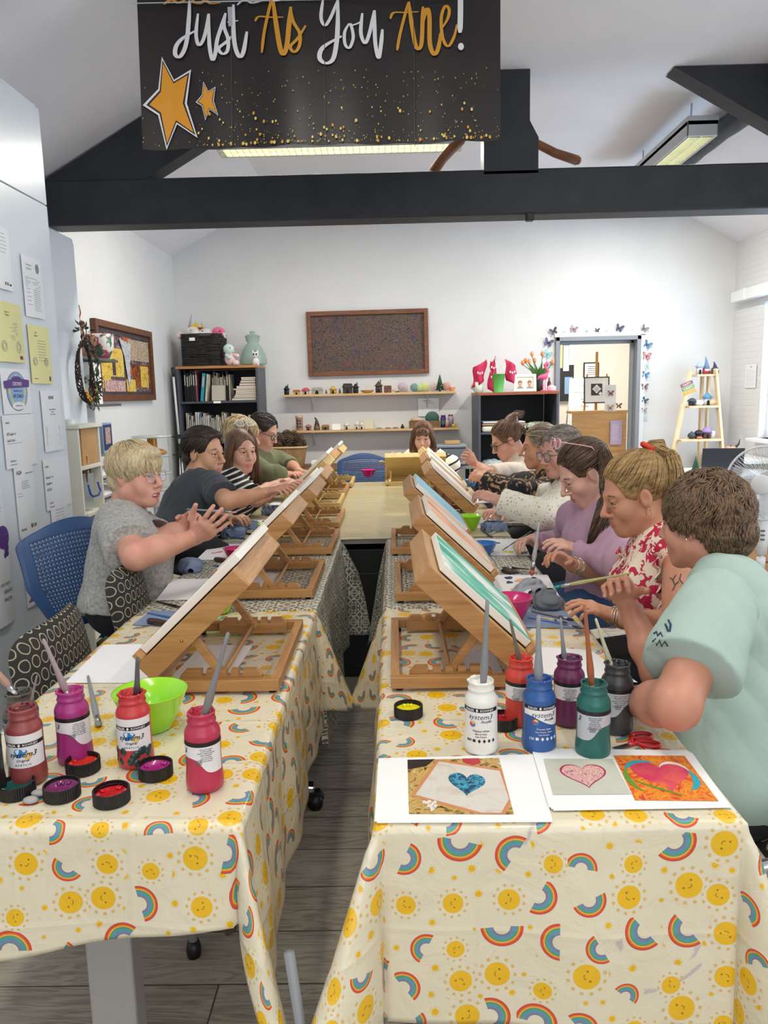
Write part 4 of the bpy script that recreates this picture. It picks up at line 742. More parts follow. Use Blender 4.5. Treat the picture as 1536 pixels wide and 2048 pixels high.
def head_prims(S,X,h,smile=0,chin=1.,nose=1.,jaw=1.,fat=0.):
    Rm=np.array(X.to_3x3())
    def L(x,y,z): return np.array(X@Vector((x*h,y*h,z*h)))
    def e(c,r,k=.02,op=1): S.el(L(*c),tuple(q*h for q in r),Rm,k*h,op)
    def c(a,b,ra,rb=None,k=.015,op=1): S.rc(L(*a),L(*b),ra*h,(ra if rb is None else rb)*h,k*h,op)
    f=fat
    e((0,-.014,.037),(.075,.096,.083),.02); e((0,.028,-.028),(.060+f*.5,.060,.088),.03)
    for s in (-1,1):
        c((s*.050*jaw,.004,-.062),(s*.018,.062,-.104*chin),.021+f,.015,.035); e((s*.038,.058,-.034),(.025+f,.024,.027+f),.025)
        c((s*.012,.085,.018),(s*.042,.070,.020),.009,.007,.02)
        e((s*.031,.092,.0),(.0165,.014,.0105),.014,-1)
        e((s*.0125,.1,-.041),(.008,.009,.0065),.008)
        e((s*.031,.0765,.0065),(.0165,.0125,.0085),.004); e((s*.031,.077,-.009),(.015,.0115,.006),.005)
        e((s*.078,-.006,-.008),(.007,.019,.031),.008); e((s*.087,-.001,-.004),(.006,.010,.017),.006,-1)
    e((0,.070,-.103*chin),(.020+f*.5,.016,.015),.025)
    c((0,.086,.012),(0,.109*nose,-.026),.0072,.0098,.012); e((0,.113*nose,-.035),(.0115,.0115,.0095),.008)
    e((0,.077,-.07),(.030,.018,.024),.02)
    if smile: 
        for s in (-1,1): e((s*.036,.062,-.052),(.018,.016,.018),.02)
        c((-.020,.083,-.068),(0,.0925,-.0715),.0052,.006,.006); c((.020,.083,-.068),(0,.0925,-.0715),.0052,.006,.006)
        c((-.017,.082,-.079),(0,.092,-.0865),.005,.0065,.006); c((.017,.082,-.079),(0,.092,-.0865),.005,.0065,.006)
        if smile>1: e((0,.096,-.0785),(.0205,.02,.0072),.003,-1)
    else:
        for s in (-1,1): c((s*.021,.083,-.0715),(s*.004,.094,-.0685),.0036,.0058,.006); c((s*.019,.083,-.074),(s*.003,.0925,-.0785),.0036,.0062,.006)
        c((-.022,.092,-.0735),(.022,.092,-.0735),.0012,.0012,.003,-1)
def hand_prims(S,w,d,n,ts,sc=1.,curl=25,spread=1.,thumb=35,lift=(0,0,0,0),r0=1.):
    """w wrist, d finger direction, n palm normal, ts +1 right hand / -1 left hand"""
    w,d,n=Vector(w),Vector(d).normalized(),Vector(n); n=(n-d*n.dot(d)).normalized(); l=d.cross(n)*ts
    cu=curl if hasattr(curl,'__len__') else (curl,)*4
    M=np.array(Matrix((l,d,n)).transposed())
    S.el(w+d*.048*sc,(.040*sc,.052*sc,.0155*sc*r0),M,.012); S.rc(w-d*.01*sc,w+d*.03*sc,.021*sc*r0,.019*sc,.015); S.rc(w+d*.075*sc+l*.024*sc,w+d*.07*sc-l*.028*sc,.0115*sc,.010*sc,.012)
    for i,(off,ln) in enumerate(((.027,.072),(.009,.080),(-.010,.074),(-.028,.059))):
        a=R(spread*(6-i*4.5)); q=w+d*(.082-.004*abs(i-1.3))*sc+l*off*sc; fd=(d*math.cos(a)+l*math.sin(a)); r=.0088*sc*(1 if i<3 else .85)*(.5+.5*r0); cc=cu[i]*.7+lift[i]
        for seg,ang in ((.45,cc),(.31,cu[i]*1.15),(.24,cu[i]*.8)):
            A=R(ang); nn=fd.cross(l).normalized()*(-ts if False else 1); nn=n-fd*n.dot(fd); nn.normalize(); fd=(fd*math.cos(A)+nn*math.sin(A)).normalized(); e=q+fd*ln*seg*sc; S.rc(q,e,r,r*.92,.004); q=e; r*=.92
            n_=None
    q=w+d*.022*sc+l*.026*sc+n*.004*sc; A=R(48); td=(d*math.cos(A)+l*math.sin(A)+n*.35*thumb/35).normalized()
    e=q+td*.04*sc; S.rc(q,e,.0135*sc,.0105*sc,.012); td=(td+d*.6+n*thumb/50).normalized(); q=e; e=q+td*.032*sc; S.rc(q,e,.0102*sc,.0092*sc,.004); q=e; td=(td+d*.35).normalized(); S.rc(q,q+td*.024*sc,.0092*sc,.0078*sc,.004)
def tufts(name,mt,parent,X,n,fn,r=.0022,seed=0,k=4,segs=4):
    """fn(rnd)->list of points (a strand in head space)"""
    rnd=random.Random(seed); m=MB()
    for i in range(n):
        P=fn(rnd)
        if P: q=len(P)-1; rr=r*rnd.uniform(.7,1.3); m.tube(P,[rr*(.6+.8*math.sin(PI*(.15+.85*j/q))) *(1 if j<q else .15) for j in range(q+1)],k)
    o=m.build(name,mt,parent); o.matrix_basis=X; return o
def scalp(rnd,c,r,lo=-.4,hi=1.):
    z=rnd.uniform(lo,hi); a=rnd.uniform(0,2*PI); s=math.sqrt(max(0,1-z*z)); d=Vector((s*math.cos(a),s*math.sin(a),z)); return Vector((c[0]+d.x*r[0],c[1]+d.y*r[1],c[2]+d.z*r[2])),Vector((d.x/r[0],d.y/r[1],d.z/r[2])).normalized()
def comb(p,nrm,c,r,flow,steps,st,lift=0.002,wig=0,rnd=None):
    P=[p]; ph=rnd.uniform(0,6) if rnd else 0
    for i in range(steps):
        f=flow(P[-1]); f=(f-nrm*f.dot(nrm)); 
        if f.length<1e-5: break
        q=P[-1]+f.normalized()*st
        if wig: t=f.normalized().cross(nrm); q+=t*wig*math.sin(ph+i*1.5)+nrm*wig*.7*math.cos(ph+i*1.7)
        d=Vector(((q.x-c[0])/r[0],(q.y-c[1])/r[1],(q.z-c[2])/r[2])); l=d.length
        if l<1 : q=Vector(c)+Vector((d.x/l*r[0],d.y/l*r[1],d.z/l*r[2]))*(1+lift)
        nrm=Vector((d.x/r[0],d.y/r[1],d.z/r[2])).normalized(); P.append(q)
    return P
def glasses(parent,X,fr,rim='thin',h=1.,dz=0,up=0,lens=None,name='glasses',fwd=0):
    lm=mat('spectacle_lens','dfe8ea',.05,alpha=.22) if lens is None else lens; G=Matrix.Translation((0,0,0)) if not up else Matrix.Translation((0,-.035,.105))@Matrix.Rotation(R(38),4,'X')
    m=MB(X@G); l=MB(X@G); w,hh=(.0245,.0205)
    for s in (-1,1):
        P=[(s*.032*h+w*math.copysign(abs(math.cos(a))**.7,math.cos(a))*h,(.103+fwd-.006*abs(math.cos(a)))*h,(-.004+dz+hh*math.copysign(abs(math.sin(a))**.8,math.sin(a)))*h) for a in [2*PI*k/24 for k in range(24)]]
        m.tube(P,.0011 if rim=='thin' else .0026,6,0,True); l.add(P,[tuple(range(24))],0)
        y1=-.02
        m.tube([(s*.057*h,.097*h,.002+dz),(s*.074*h,.075*h,.004+dz),(s*.081*h,.03*h,.003+dz),(s*.082*h,y1,.0),(s*.079*h,-.035,-.012)],.0012 if rim=='thin' else .0022,6)
    m.tube([(-.009*h,.104*h+fwd,.003+dz),(0,.107*h+fwd,.006+dz),(.009*h,.104*h+fwd,.003+dz)],.0013 if rim=='thin' else .0024,6)
    g=m.build(name+'_frame',fr,parent); l.build('lens',lm,g); return g
PEOPLE={}
def person(key,lab,H,az,pit,hip,taz,arms,sk,hairc,cloth,rol=0,h=1.,bw=1.,bd=1.,aw=1.,bust=0.,belly=0.,sleeve='short',neck='crew',vox=.0055,tr='1b1c22',smile=0,fat=0.,chin=1,nose=1,jaw=1,lip='c27f70',open_eye=.5,wr=.006,seed=1,sh_w=.165,neckr=.052,drop=.065,iris='4a3a2a',noskirt=False,hem=-.12,brow=None,loose=0.):
    Hp=W(*H) if len(H)==3 else Vector(H); hp=W(*hip); root=thing('person',lab,'person',(hp.x,hp.y,0)); O=Vector((hp.x,hp.y,0)); I=Matrix.Translation(-O)
    f=Vector((math.sin(R(az)),math.cos(R(az)),0)); r=Vector((math.cos(R(az)),-math.sin(R(az)),0)); Rh=Matrix((r,f,Vector((0,0,1)))).transposed()@Matrix.Rotation(-R(pit),3,'X')@Matrix.Rotation(R(rol),3,'Y')
    X=Matrix.Translation(Hp)@Rh.to_4x4(); XL_=I@X; h=h*1.0
    tf=Vector((math.sin(R(taz)),math.cos(R(taz)),0)); N=Hp+Rh@Vector((0,-.045*h,-.09*h))+Vector((0,0,-.085*h))-tf*.015; u=(N-hp).normalized(); tr_=Vector((math.cos(R(taz)),-math.sin(R(taz)),0)); tr_=(tr_-u*tr_.dot(u)).normalized(); tf=u.cross(tr_); Tm=np.array(Matrix((tr_,tf,u)).transposed()); Ls=(N-hp).length
    def T(x,y,z): return np.array(hp)+Tm@np.array((x,y,z))
    sh={}; A={}
    for side,s in (('L',-1),('R',1)):
        a=arms[side]; S_=W(*a['S']) if 'S' in a else Vector(T(s*sh_w*bw,a.get('sf',.01),Ls-drop+a.get('su',0))); E=onray(*a['e'][:2],S_,.275*aw**.2,a['e'][2]) if len(a['e'])==3 else Vector(a['e'][:3]); 
        Wr=onray(*a['w'][:2],E,.235,a['w'][2]); tip=onray(*a['t'][:2],Wr,.15,a['t'][2],.2); A[side]=(S_,E,Wr,(tip-Wr).normalized(),Vector(a['n']),a)
    # ---- skin: one continuous mesh
    B=SDF(); head_prims(B,X,h,smile,chin,nose,jaw,fat)
    B.rc(X@Vector((0,-.03*h,-.06*h)),N-u*.02,neckr*h*(1+fat*6),neckr*1.12,.03)
    B.rc(T(-.10*bw,0,Ls-.035),T(.10*bw,0,Ls-.035),.045,.045,.05)
    B.el(T(0,0,Ls*.70),(.15*bw,.095*bd,.16),Tm,.05); B.el(T(0,.01,Ls*.32),(.135*bw,.095*bd+belly*.8,.14),Tm,.05); B.el(T(0,-.01,0),(.155*bw,.115*bd,.11),Tm,.05)
    for side in 'LR':
        S_,E,Wr,d,n,a=A[side]; B.rc(S_,E,.046*aw,.037*aw,.03); B.rc(E,E.lerp(Wr,.35),.036*aw,.037*aw,.02); B.rc(E.lerp(Wr,.35),Wr,.036*aw,.0235*min(aw,1.15),.02)
        hand_prims(B,Wr,d,n,1 if side=='R' else -1,a.get('hs',.95)*(1.05 if aw>1.1 else 1),a.get('c',25),a.get('sp',1.),a.get('th',35),a.get('lf',(0,0,0,0)))
    Xi=np.array(X.inverted())
    def mi(P):
        q=P+np.array(O); q=(q@Xi[:3,:3].T+Xi[:3,3])/h; x,y,z=q.T; zc=-.0735 if not smile else -.077; hw=.0235 if not smile else .0245
        m=(y>.074)&(abs(x)<hw)&(abs(z-zc)<(.0118 if not smile else .0135)*np.sqrt(np.clip(1-(x/hw)**2,0,1))); return m.astype(int)
    body=B.mesh('body',[skin(*sk),lipM(lip)],root,vox,mi=mi,inv=I)
    # ---- eyes
    bc=brow or hairc
    for s in (-1,1):
        ex=Vector((s*.031*h,.0745*h,-.0005*h)); m=MB(XL_); m.ball(ex,.0118*h,10)
        m.lathe([(.0001,.0004),(.0053*h,0),(.0055*h,-.002)],16,1,frame(Vector((s*.08,1,-.12)),None,ex+Vector((0,.0116*h,-.001*h)))); m.lathe([(.0001,.0009),(.0026*h,.0006)],12,2,frame(Vector((s*.08,1,-.12)),None,ex+Vector((0,.0116*h,-.001*h))))
        m.build('eye',[eyeW,mat('iris_'+iris,iris,.15),mat('pupil','050505',.1)],root)
        MB(XL_).tube([((s*(.031+.0155*c))*h,(.0885-.006*c*c-.003*max(0,c))*h,(.0012+.0035*(1-c*c)-.004*open_eye)*h) for c in [-1+2*k/8 for k in range(9)]],.0011*h,5).build('eyelashes',mat('lash_dark','1d1512',.6),root)
        MB(XL_).tube([((s*(.031+.021*c))*h,(.0895-.007*c*c-.005*max(0,c))*h,(.021+.005*(1-(c-.1)**2))*h) for c in [-1+2*k/8 for k in range(9)]],[.0012*h+.0011*h*math.sin(PI*min(1,(k+1)/7)) for k in range(9)],6,flat=1.1).build('eyebrow',mat('brow_'+bc,bc,.7),root)
    if smile>1: MB(XL_).add([(.0165*math.sin(a)*h,(.078+.0105*math.cos(a))*h,z*h) for z in (-.0795,-.072) for a in [(-1.1+.22*k) for k in range(11)]],[(k,k+1,k+12,k+11) for k in range(10)],0,True).build('teeth',mat('teeth','f0ebe0',.25),root)
    # ---- clothes
    e=.014+loose; C=SDF(); C.rc(T(-.105*bw,0,Ls-.035),T(.105*bw,0,Ls-.035),.045+e,.045+e,.05)
    C.el(T(0,0,Ls*.70),(.15*bw+e,.095*bd+e,.16+e),Tm,.05); C.el(T(0,.01,Ls*.32),(.138*bw+e+loose,.10*bd+belly+e,.16),Tm,.06); C.el(T(0,-.01,.0),(.16*bw+e,.118*bd+e+belly*.5,.14),Tm,.05)
    if bust:
        for s in (-1,1): C.el(T(s*.072*bw,.085*bd,Ls*.60),(.072*bust,.06*bust,.072*bust),Tm,.045)
    if belly>.03: C.el(T(0,.09,Ls*.25),(.15*bw,.07+belly,.12),Tm,.06)
    for side in 'LR':
        S_,E,Wr,d,n,a=A[side]; q=.014+loose*.6
        if sleeve=='short': C.fc(S_-(E-S_)*.05,S_.lerp(E,a.get('sl',.72)),.052*aw+q,.050*aw+q+.004,.035)
        elif sleeve=='long': C.rc(S_,E,.052*aw+q,.042*aw+q,.035); C.fc(E,E.lerp(Wr,.93),.042*aw+q*.9,.030*aw+q*.6,.02)
        elif sleeve=='wide': C.rc(S_,E,.056*aw+q,.05*aw+q,.035); C.fc(E,E.lerp(Wr,.9),.05*aw+q,.044*aw+q,.02)
        elif sleeve=='half': C.fc(S_-(E-S_)*.05,S_.lerp(E,1.),.052*aw+q,.05*aw+q,.035)
        elif sleeve=='elbow': C.rc(S_,E,.052*aw+q,.044*aw+q,.035); C.fc(E,E.lerp(Wr,.3),.044*aw+q,.044*aw+q,.02)
    nb=N+u*.0
    if neck=='crew': C.rc(N-u*.012+tf*.005,N+u*.12-tf*.02,.066*h,.10,.006,-1)
    elif neck=='wide': C.rc(N-u*.02+tf*.02,N+u*.12,.078,.13,.006,-1); C.el(T(0,.10,Ls-.07),(.07,.07,.06),Tm,.01,-1)
    elif neck=='v': C.rc(N-u*.01,N+u*.12,.066,.1,.006,-1); C.rc(T(0,.13,Ls-.01),T(0,.15,Ls-.17),.06,.02,.01,-1)
    elif neck=='high': C.rc(N-u*.02,N+u*.03,.062,.060,.03); C.rc(N+u*.045-tf*.01,N+u*.14,.07,.12,.004,-1)
    elif neck=='collar': C.rc(N-u*.02,N+u*.03,.066,.066,.03); C.rc(N+u*.035+tf*.02,N+u*.14,.064,.12,.004,-1); C.rc(T(0,.14,Ls+.03),T(0,.13,Ls-.12),.035,.008,.006,-1)
    C.hs(T(0,0,hem),-u); C.post.append(wrinkle(wr*1.1,15,seed,rid=False)); 
    if wr>.003: C.post.append(wrinkle(wr*.42,38,seed+9,(1,1,.6)))
    shirt=C.mesh(cloth[0],cloth[1],root,vox,inv=I)
    # ---- trousers and shoes
    G=SDF(); G.el(T(0,-.01,0),(.163*bw,.124*bd,.125),Tm,.05); kn=[]
    for s in (-1,1):
        a=Vector(T(s*.085*bw,.0,-.02)); k_=a+Vector((math.sin(R(taz)),math.cos(R(taz)),0))*.40+tr_*s*.05; k_.z=.52; ft=k_+Vector((math.sin(R(taz)),math.cos(R(taz)),0))*.02; ft.z=.09
        G.rc(a,k_,.085*bw,.062*bw,.03); G.fc(k_,ft,.058*bw,.044*bw,.02); kn.append((k_,ft))
    G.mesh('trousers',tr if not isinstance(tr,str) else mat('trousers_'+tr,tr,.8,bs=.3,bsc=200,bd=.001),root,.011,inv=I)
    for k_,ft in kn:
        fd=Vector((math.sin(R(taz)),math.cos(R(taz)),0)); Z=SDF(); Z.rc(ft-fd*.03+Vector((0,0,-.045)),ft+fd*.14+Vector((0,0,-.055)),.04,.032,.03); Z.rc(ft,ft-Vector((0,0,.04)),.038,.04,.03); Z.hs((0,0,.004),(0,0,-1)); Z.mesh('shoe',mat('shoe_dark','222226',.5),root,.008,inv=I)
    PEOPLE[key]=dict(root=root,X=XL_,XW=X,h=h,A=A,I=I,N=N,T=T,tf=tf,tr=tr_,u=u,Ls=Ls,O=O,body=body,shirt=shirt); return PEOPLE[key]
def cap_hair(P,mt,prims,cuts=(),vox=.004,st=None,name='hair',post=()):
    S=SDF(); h=P['h']
    for p in prims:
        if len(p)==2: S.el(p[0],p[1],None,.02)
        else: S.rc(p[0],p[1],p[2],p[3],.02)
    for c in cuts: S.el(c[0],c[1],None,.008,-1)
    for q in post: S.post.append(q)
    o=S.mesh(name,mt,P['root'],vox); o.matrix_basis=P['X']@Matrix.Scale(h,4); return o
SK=dict(c=(0,-.014,.037),r=(.084,.105,.093))
FACE=((0,.115,-.045),(.085,.075,.115))
EARS=[((s*.085,.0,-.012),(.022,.026,.036)) for s in (-1,1)]
def front_ok(p,zf=.06): return not (p.y>.05 and abs(p.x)>.04 and p.z<.058) and not (p.y>.035 and p.z<.03+(p.y-.035)*1.05+(zf-.06))
def hair_layer(P,mt,n,flow,c=SK['c'],r=SK['r'],lo=-.55,steps=4,st=.018,rad=.0022,wig=0,seed=0,zf=.06,ears=True,ext=1.,name='hair_strands',lift=.015,hi=1.):
    def fn(rnd):
        p,n_=scalp(rnd,c,r,lo,hi)
        if not front_ok(p,zf): return None
        if ears and (p.x<-.05 if ears=='L' else abs(p.x)>.05) and -.03<p.y<.03 and p.z<.018: return None
        if ears and p.y>.02 and p.z<.03: return None
        return comb(p,n_,c,(r[0]*ext,r[1]*ext,r[2]*ext),flow,steps,st,lift,wig,rnd)
    o=tufts(name,mt,P['root'],P['X']@Matrix.Scale(P['h'],4),n,fn,rad,seed); return o
def bundle(P,name,mt,path,rad,n,r=.0018,seed=0,wob=.004,loc='head'):
    """a tress: strands running along a path with a cross-section radius per point"""
    rnd=random.Random(seed); V=[Vector(p) for p in path]; m=MB()
    for i in range(n):
        a=rnd.uniform(0,2*PI); q=math.sqrt(rnd.random()); ph=rnd.uniform(0,6); t0=0; pts=[]
        e=rnd.uniform(.8,1.); N_=len(V)
        for j in range(N_):
            s=j/(N_-1)*e*(N_-1); k=min(int(s),N_-2); f=s-k; c=V[k].lerp(V[k+1],f); rr=rad[k]*(1-f)+rad[k+1]*f; t=(V[k+1]-V[k]).normalized(); x=t.orthogonal().normalized(); y=t.cross(x)
            pts.append(c+(x*math.cos(a+.15*j)+y*math.sin(a+.15*j))*q*rr+Vector((math.sin(ph+j),math.cos(ph*2+j),0))*wob*j/N_)
        m.tube(pts,[r*(1 if 0<j<N_-1 else .4) for j in range(N_)],4)
    o=m.build(name,mt,P['root']); o.matrix_basis=P['X']@Matrix.Scale(P['h'],4) if loc=='head' else P['I']; return o
V3=Vector
def fabric(name,c,c2=None,ns=40,bs=.35,bsc=380,rough=.85,lo=.35,hi=.65): return mat(name,c,rough,c2=c2,ns=ns,bs=bs,bsc=bsc,lo=lo,hi=hi,bd=.001,sheen=.1)
def stripes(name,a,b,fr,duty,tilt=.0,w=.04):
    N=NT(name); sp=N.n('SeparateXYZ'); N.l(N.map(N.obj(),rot=(0,tilt,0)),sp.inputs[0]); s=N.ma('FRACT',N.ma('MULTIPLY',N.ma('ADD',sp.outputs[2],N.ma('MULTIPLY',N.noise(N.obj(),6,2),.02)),fr)); N.base(N.mix(N.step(s,duty,w),lin(a),lin(b))); N.b.inputs['Roughness'].default_value=.8; N.bump(N.noise(N.obj(),300,2),.2,.001); return N.m
def blotch(name,base,spots,sc,thr,w=.02,dist=.6,second=None):
    N=NT(name); n=N.noise(N.obj(),sc,2,dist); c=N.mix(N.step(n,thr,w),lin(base),lin(spots))
    if second: c=N.mix(N.step(N.noise(N.map(N.obj(),loc=(3,1,2)),sc*1.3,3,1.),second[1],w),c,lin(second[0]))
    N.base(c); N.b.inputs['Roughness'].default_value=.8; N.bump(N.noise(N.obj(),250,2),.2,.001); return N.m
# ---------- left side
P=person('L1','smiling woman with short grey blonde hair in a mottled grey tee, holding a brush',(272,948,2.95),112,2,(252,1212,2.88),84,
 dict(R=dict(e=(272,1112,2.60),w=(392,1074,2.64),t=(438,1036,2.60),n=(-.35,.9,-.1),c=(14,14,16,20),sp=1.6,th=10,hs=1.0,sf=.03),L=dict(e=(330,1085,3.10),w=(374,1046,2.95),t=(408,1018,2.9),n=(.2,-.9,-.35),c=(50,45,50,55),th=45,sf=.02)),
 ('d8a28c','cb8d7b'),'a08f7a',('tee_shirt',fabric('grey_mottled_jersey','8f8e8b','b3b1ad',90,.3)),bw=1.1,bd=1.12,aw=1.3,bust=1.2,belly=.03,hem=-.03,sleeve='short',neck='wide',vox=.0042,smile=2,fat=.007,chin=.97,jaw=1.08,lip='bd6f66',tr='101013',seed=3,h=1.0,neckr=.06,wr=.007,loose=.01)
hm=hairmat('hair_grey_blonde','9a8668','d6c29a',(70,70,9),1.6)
cap_hair(P,hm,[((0,-.016,.036),(.088,.108,.094)),((0,-.06,-.03),(.074,.058,.055)),((.05,.03,.05),(.04,.05,.045)),((-.05,.03,.05),(.04,.05,.045)),((0,.06,.082),(.06,.04,.03))],[((0,.125,-.03),(.075,.062,.095))]+EARS)
crown=V3((0,-.05,.12)); hair_layer(P,hm,1700,lambda p:(p-crown)*1.+V3((0,.012 if p.y>0 else 0,-.03)),r=(.087,.108,.095),lo=-.6,steps=6,st=.015,seed=2,zf=.045,rad=.0016)
glasses(P['root'],P['X'],mat('gold_rim','b7a58a',.25,.9),h=1.0)
def holdbrush(lab,a,b,hc,bc='3a3330',r=.0042): brush(lab,a,b,hc,r,bc,grp='brushes held in hands')
holdbrush('silver brush with pinkish bristles held by the grey haired woman',W(373,1018,2.88),W(474,1025,2.84),'8f8f92','c98a92',.0045)
P=person('L2','young man with short dark hair in a dark grey tee',(408,905,3.85),112,4,(352,1085,3.65),70,
 dict(R=dict(e=(455,1003,3.55),w=(533,985,3.6),t=(583,968,3.6),n=(.1,.2,-1),c=(18,28,34,40),th=25,sf=.05),L=dict(e=(440,1035,4.05),w=(465,1040,3.8),t=(497,1030,3.7),n=(.1,.1,-1),c=(28,30,32,34),th=20,sf=.04)),
 ('cf9d7e','c48f70'),'241a14',('tee_shirt',fabric('charcoal_jersey','33383f','3b4148',12)),bw=1.12,bd=1.08,aw=1.08,sleeve='short',neck='crew',vox=.0046,chin=1.03,jaw=1.1,tr='17181c',seed=5,wr=.007,smile=1,lip='b87d6c',h=1.02)
hm=hairmat('hair_dark_brown','1a120d','3d2c20',(70,12,70),1.6)
cap_hair(P,hm,[((0,-.014,.04),(.082,.104,.088)),((0,-.065,-.03),(.066,.045,.05)),((0,.055,.088),(.052,.04,.026))],[((0,.122,-.012),(.118,.084,.112))]+EARS+[((0,-.0,-.075),(.1,.07,.05))])
hair_layer(P,hm,700,lambda p:V3((.03,-.05,.01)) if p.z>.075 else V3((0,-.03,-.04)),steps=4,st=.013,seed=4,zf=.06,rad=.0022,lo=-.55)
hm3=hairmat('hair_long_brown','3f2a1d','7d5a41',(45,45,5),1.4)
P=person('L3','woman with long brown hair in a black and white striped tee',(482,900,4.5),140,6,(452,1050,4.45),85,
 dict(R=dict(e=(512,1000,4.25),w=(562,974,4.3),t=(603,957,4.3),n=(.1,.2,-1),c=(14,16,18,22),th=15,sf=.03),L=dict(e=(520,985,4.7),w=(560,965,4.55),t=(590,955,4.5),n=(0,0,-1),c=30)),
 ('d9aa92','cc9883'),'4a3223',('striped_tee',stripes('black_white_stripes','15161b','e6e2da',34,.66,.35)),aw=.98,bust=.9,bw=.98,vox=.0052,smile=1,lip='c87a70',tr='17181c',seed=7)
cap_hair(P,hm3,[((0,-.016,.036),(.083,.106,.092)),((-.075,-.01,-.0),(-.085,.0,-.16),.026,.03),((.075,-.01,-.0),(.09,.01,-.2),.026,.034),((0,-.07,-.0),(0,-.075,-.2),.06,.06)],[((0,.122,-.02),(.068,.08,.112))],.0048)
for s,sd in ((-1,1),(1,2)): bundle(P,'hair_strands',hm3,[(s*.03,.03,.115),(s*.072,.03,.05),(s*.086,.012,-.04),(s*.094,.015,-.14),(s*.1,.03,-.25)],[.016,.018,.024,.03,.02],130,.0022,sd)
glasses(P['root'],P['X'],mat('pale_plastic_rim','d8d2ca',.2),'thick',up=1,name='glasses_on_head')
hm4=hairmat('hair_blonde_highlights','6f5233','e3cd9a',(50,50,8),1.2)
P=person('L4','woman with highlighted blonde hair hidden behind the long haired woman',(484,872,5.05),95,8,(462,1030,5.0),85,
 dict(R=dict(e=(520,985,5.0),w=(560,970,4.95),t=(590,962,4.95),n=(0,0,-1),c=30),L=dict(e=(520,975,5.25),w=(560,962,5.2),t=(590,955,5.2),n=(0,0,-1),c=30)),('d9aa92','cc9883'),'6f5233',('top',fabric('grey_green_top','70746c')),vox=.0065,seed=8,bust=.9)
cap_hair(P,hm4,[((0,-.016,.038),(.09,.11,.096)),((0,-.06,-.04),(.075,.055,.06))],[((0,.125,-.03),(.075,.062,.095))]+EARS,.005)
hair_layer(P,hm4,500,lambda p:(p-V3((0,.02,.13))),r=(.092,.112,.099),lo=-.6,steps=4,st=.02,seed=9,zf=.04,rad=.003)
P=person('L5','bearded man with glasses in an olive green shirt, looking down at his work',(526,862,5.55),103,24,(520,985,5.6),92,
 dict(R=dict(e=(552,952,5.3),w=(580,950,5.3),t=(606,945,5.3),n=(0,.2,-1),c=(30,35,40,45),th=30,sf=.03),L=dict(e=(580,930,5.75),w=(597,942,5.6),t=(618,945,5.55),n=(0,0,-1),c=30)),
 ('cc9a82','bf8a74'),'1f1916',('shirt',fabric('olive_cotton','5d6244','686d4d',8)),bw=1.25,bd=1.2,aw=1.2,belly=.03,sleeve='elbow',neck='collar',vox=.0062,jaw=1.12,chin=1.02,fat=.004,tr='22252c',seed=11,wr=.009,h=1.04)
hm=hairmat('hair_near_black','14100f','332a25',(40,12,40),1.6)
cap_hair(P,hm,[((0,-.014,.04),(.081,.102,.088)),((0,-.065,-.02),(.066,.045,.05))],[((0,.122,-.012),(.118,.084,.112))]+EARS+[((0,-.0,-.065),(.1,.07,.05))])
hair_layer(P,hm,450,lambda p:V3((.03,-.05,.01)) if p.z>.075 else V3((0,-.03,-.04)),steps=3,st=.012,seed=6,zf=.06,rad=.002,lo=-.5)
cap_hair(P,hairmat('beard_grey','4a3f38','8f857c',(50,50,10),1.6),[((-.05,.02,-.06),(-.02,.062,-.105),.02,.018),((.05,.02,-.06),(.02,.062,-.105),.02,.018),((0,.07,-.11),(.024,.018,.018))],[((0,.11,-.068),(.026,.03,.02))],.004,name='beard')
glasses(P['root'],P['X'],mat('dark_rim','1d1b1e',.3),'thick')
# ---------- far end
hmb=hairmat('hair_bob_brown','4a3022','8a664c',(45,45,5),1.4)
P=person('F1','woman with a brown bob in a cream and black striped cardigan, far end',(846,873,6.5),186,13,(850,985,6.62),182,
 dict(R=dict(e=(806,922,6.45),w=(786,915,6.35),t=(778,903,6.3),n=(.5,.3,-.7),c=(45,50,55,60),th=45,sf=.03),L=dict(e=(902,928,6.5),w=(893,950,6.3),t=(880,958,6.2),n=(0,0,-1),c=30,sf=.03)),
 ('d8a58c','cb957c'),'4a3022',('striped_cardigan',stripes('cream_black_stripes','20201f','ece4d3',15,.24,.5,.05)),aw=1.05,bw=1.1,bust=1.,sleeve='elbow',neck='v',vox=.0065,smile=1,lip='b35a52',seed=13,loose=.01)
cap_hair(P,hmb,[((0,-.016,.04),(.088,.108,.094)),((-.072,-.0,.0),(-.085,.012,-.115),.03,.034),((.072,-.0,.0),(.085,.012,-.115),.03,.034),((0,-.07,-.0),(0,-.07,-.11),.06,.06),((0,.075,.06),(.055,.028,.028))],[((0,.125,-.042),(.056,.07,.088))],.005)
for s,sd in ((-1,1),(1,2)): bundle(P,'hair_strands',hmb,[(s*.03,.05,.115),(s*.075,.045,.05),(s*.088,.03,-.04),(s*.09,.03,-.125)],[.016,.02,.024,.026],110,.0024,sd)
bundle(P,'fringe',hmb,[(0,.03,.125),(0,.075,.105),(0,.092,.075),(0,.096,.05)],[.02,.035,.042,.046],90,.0024,6)
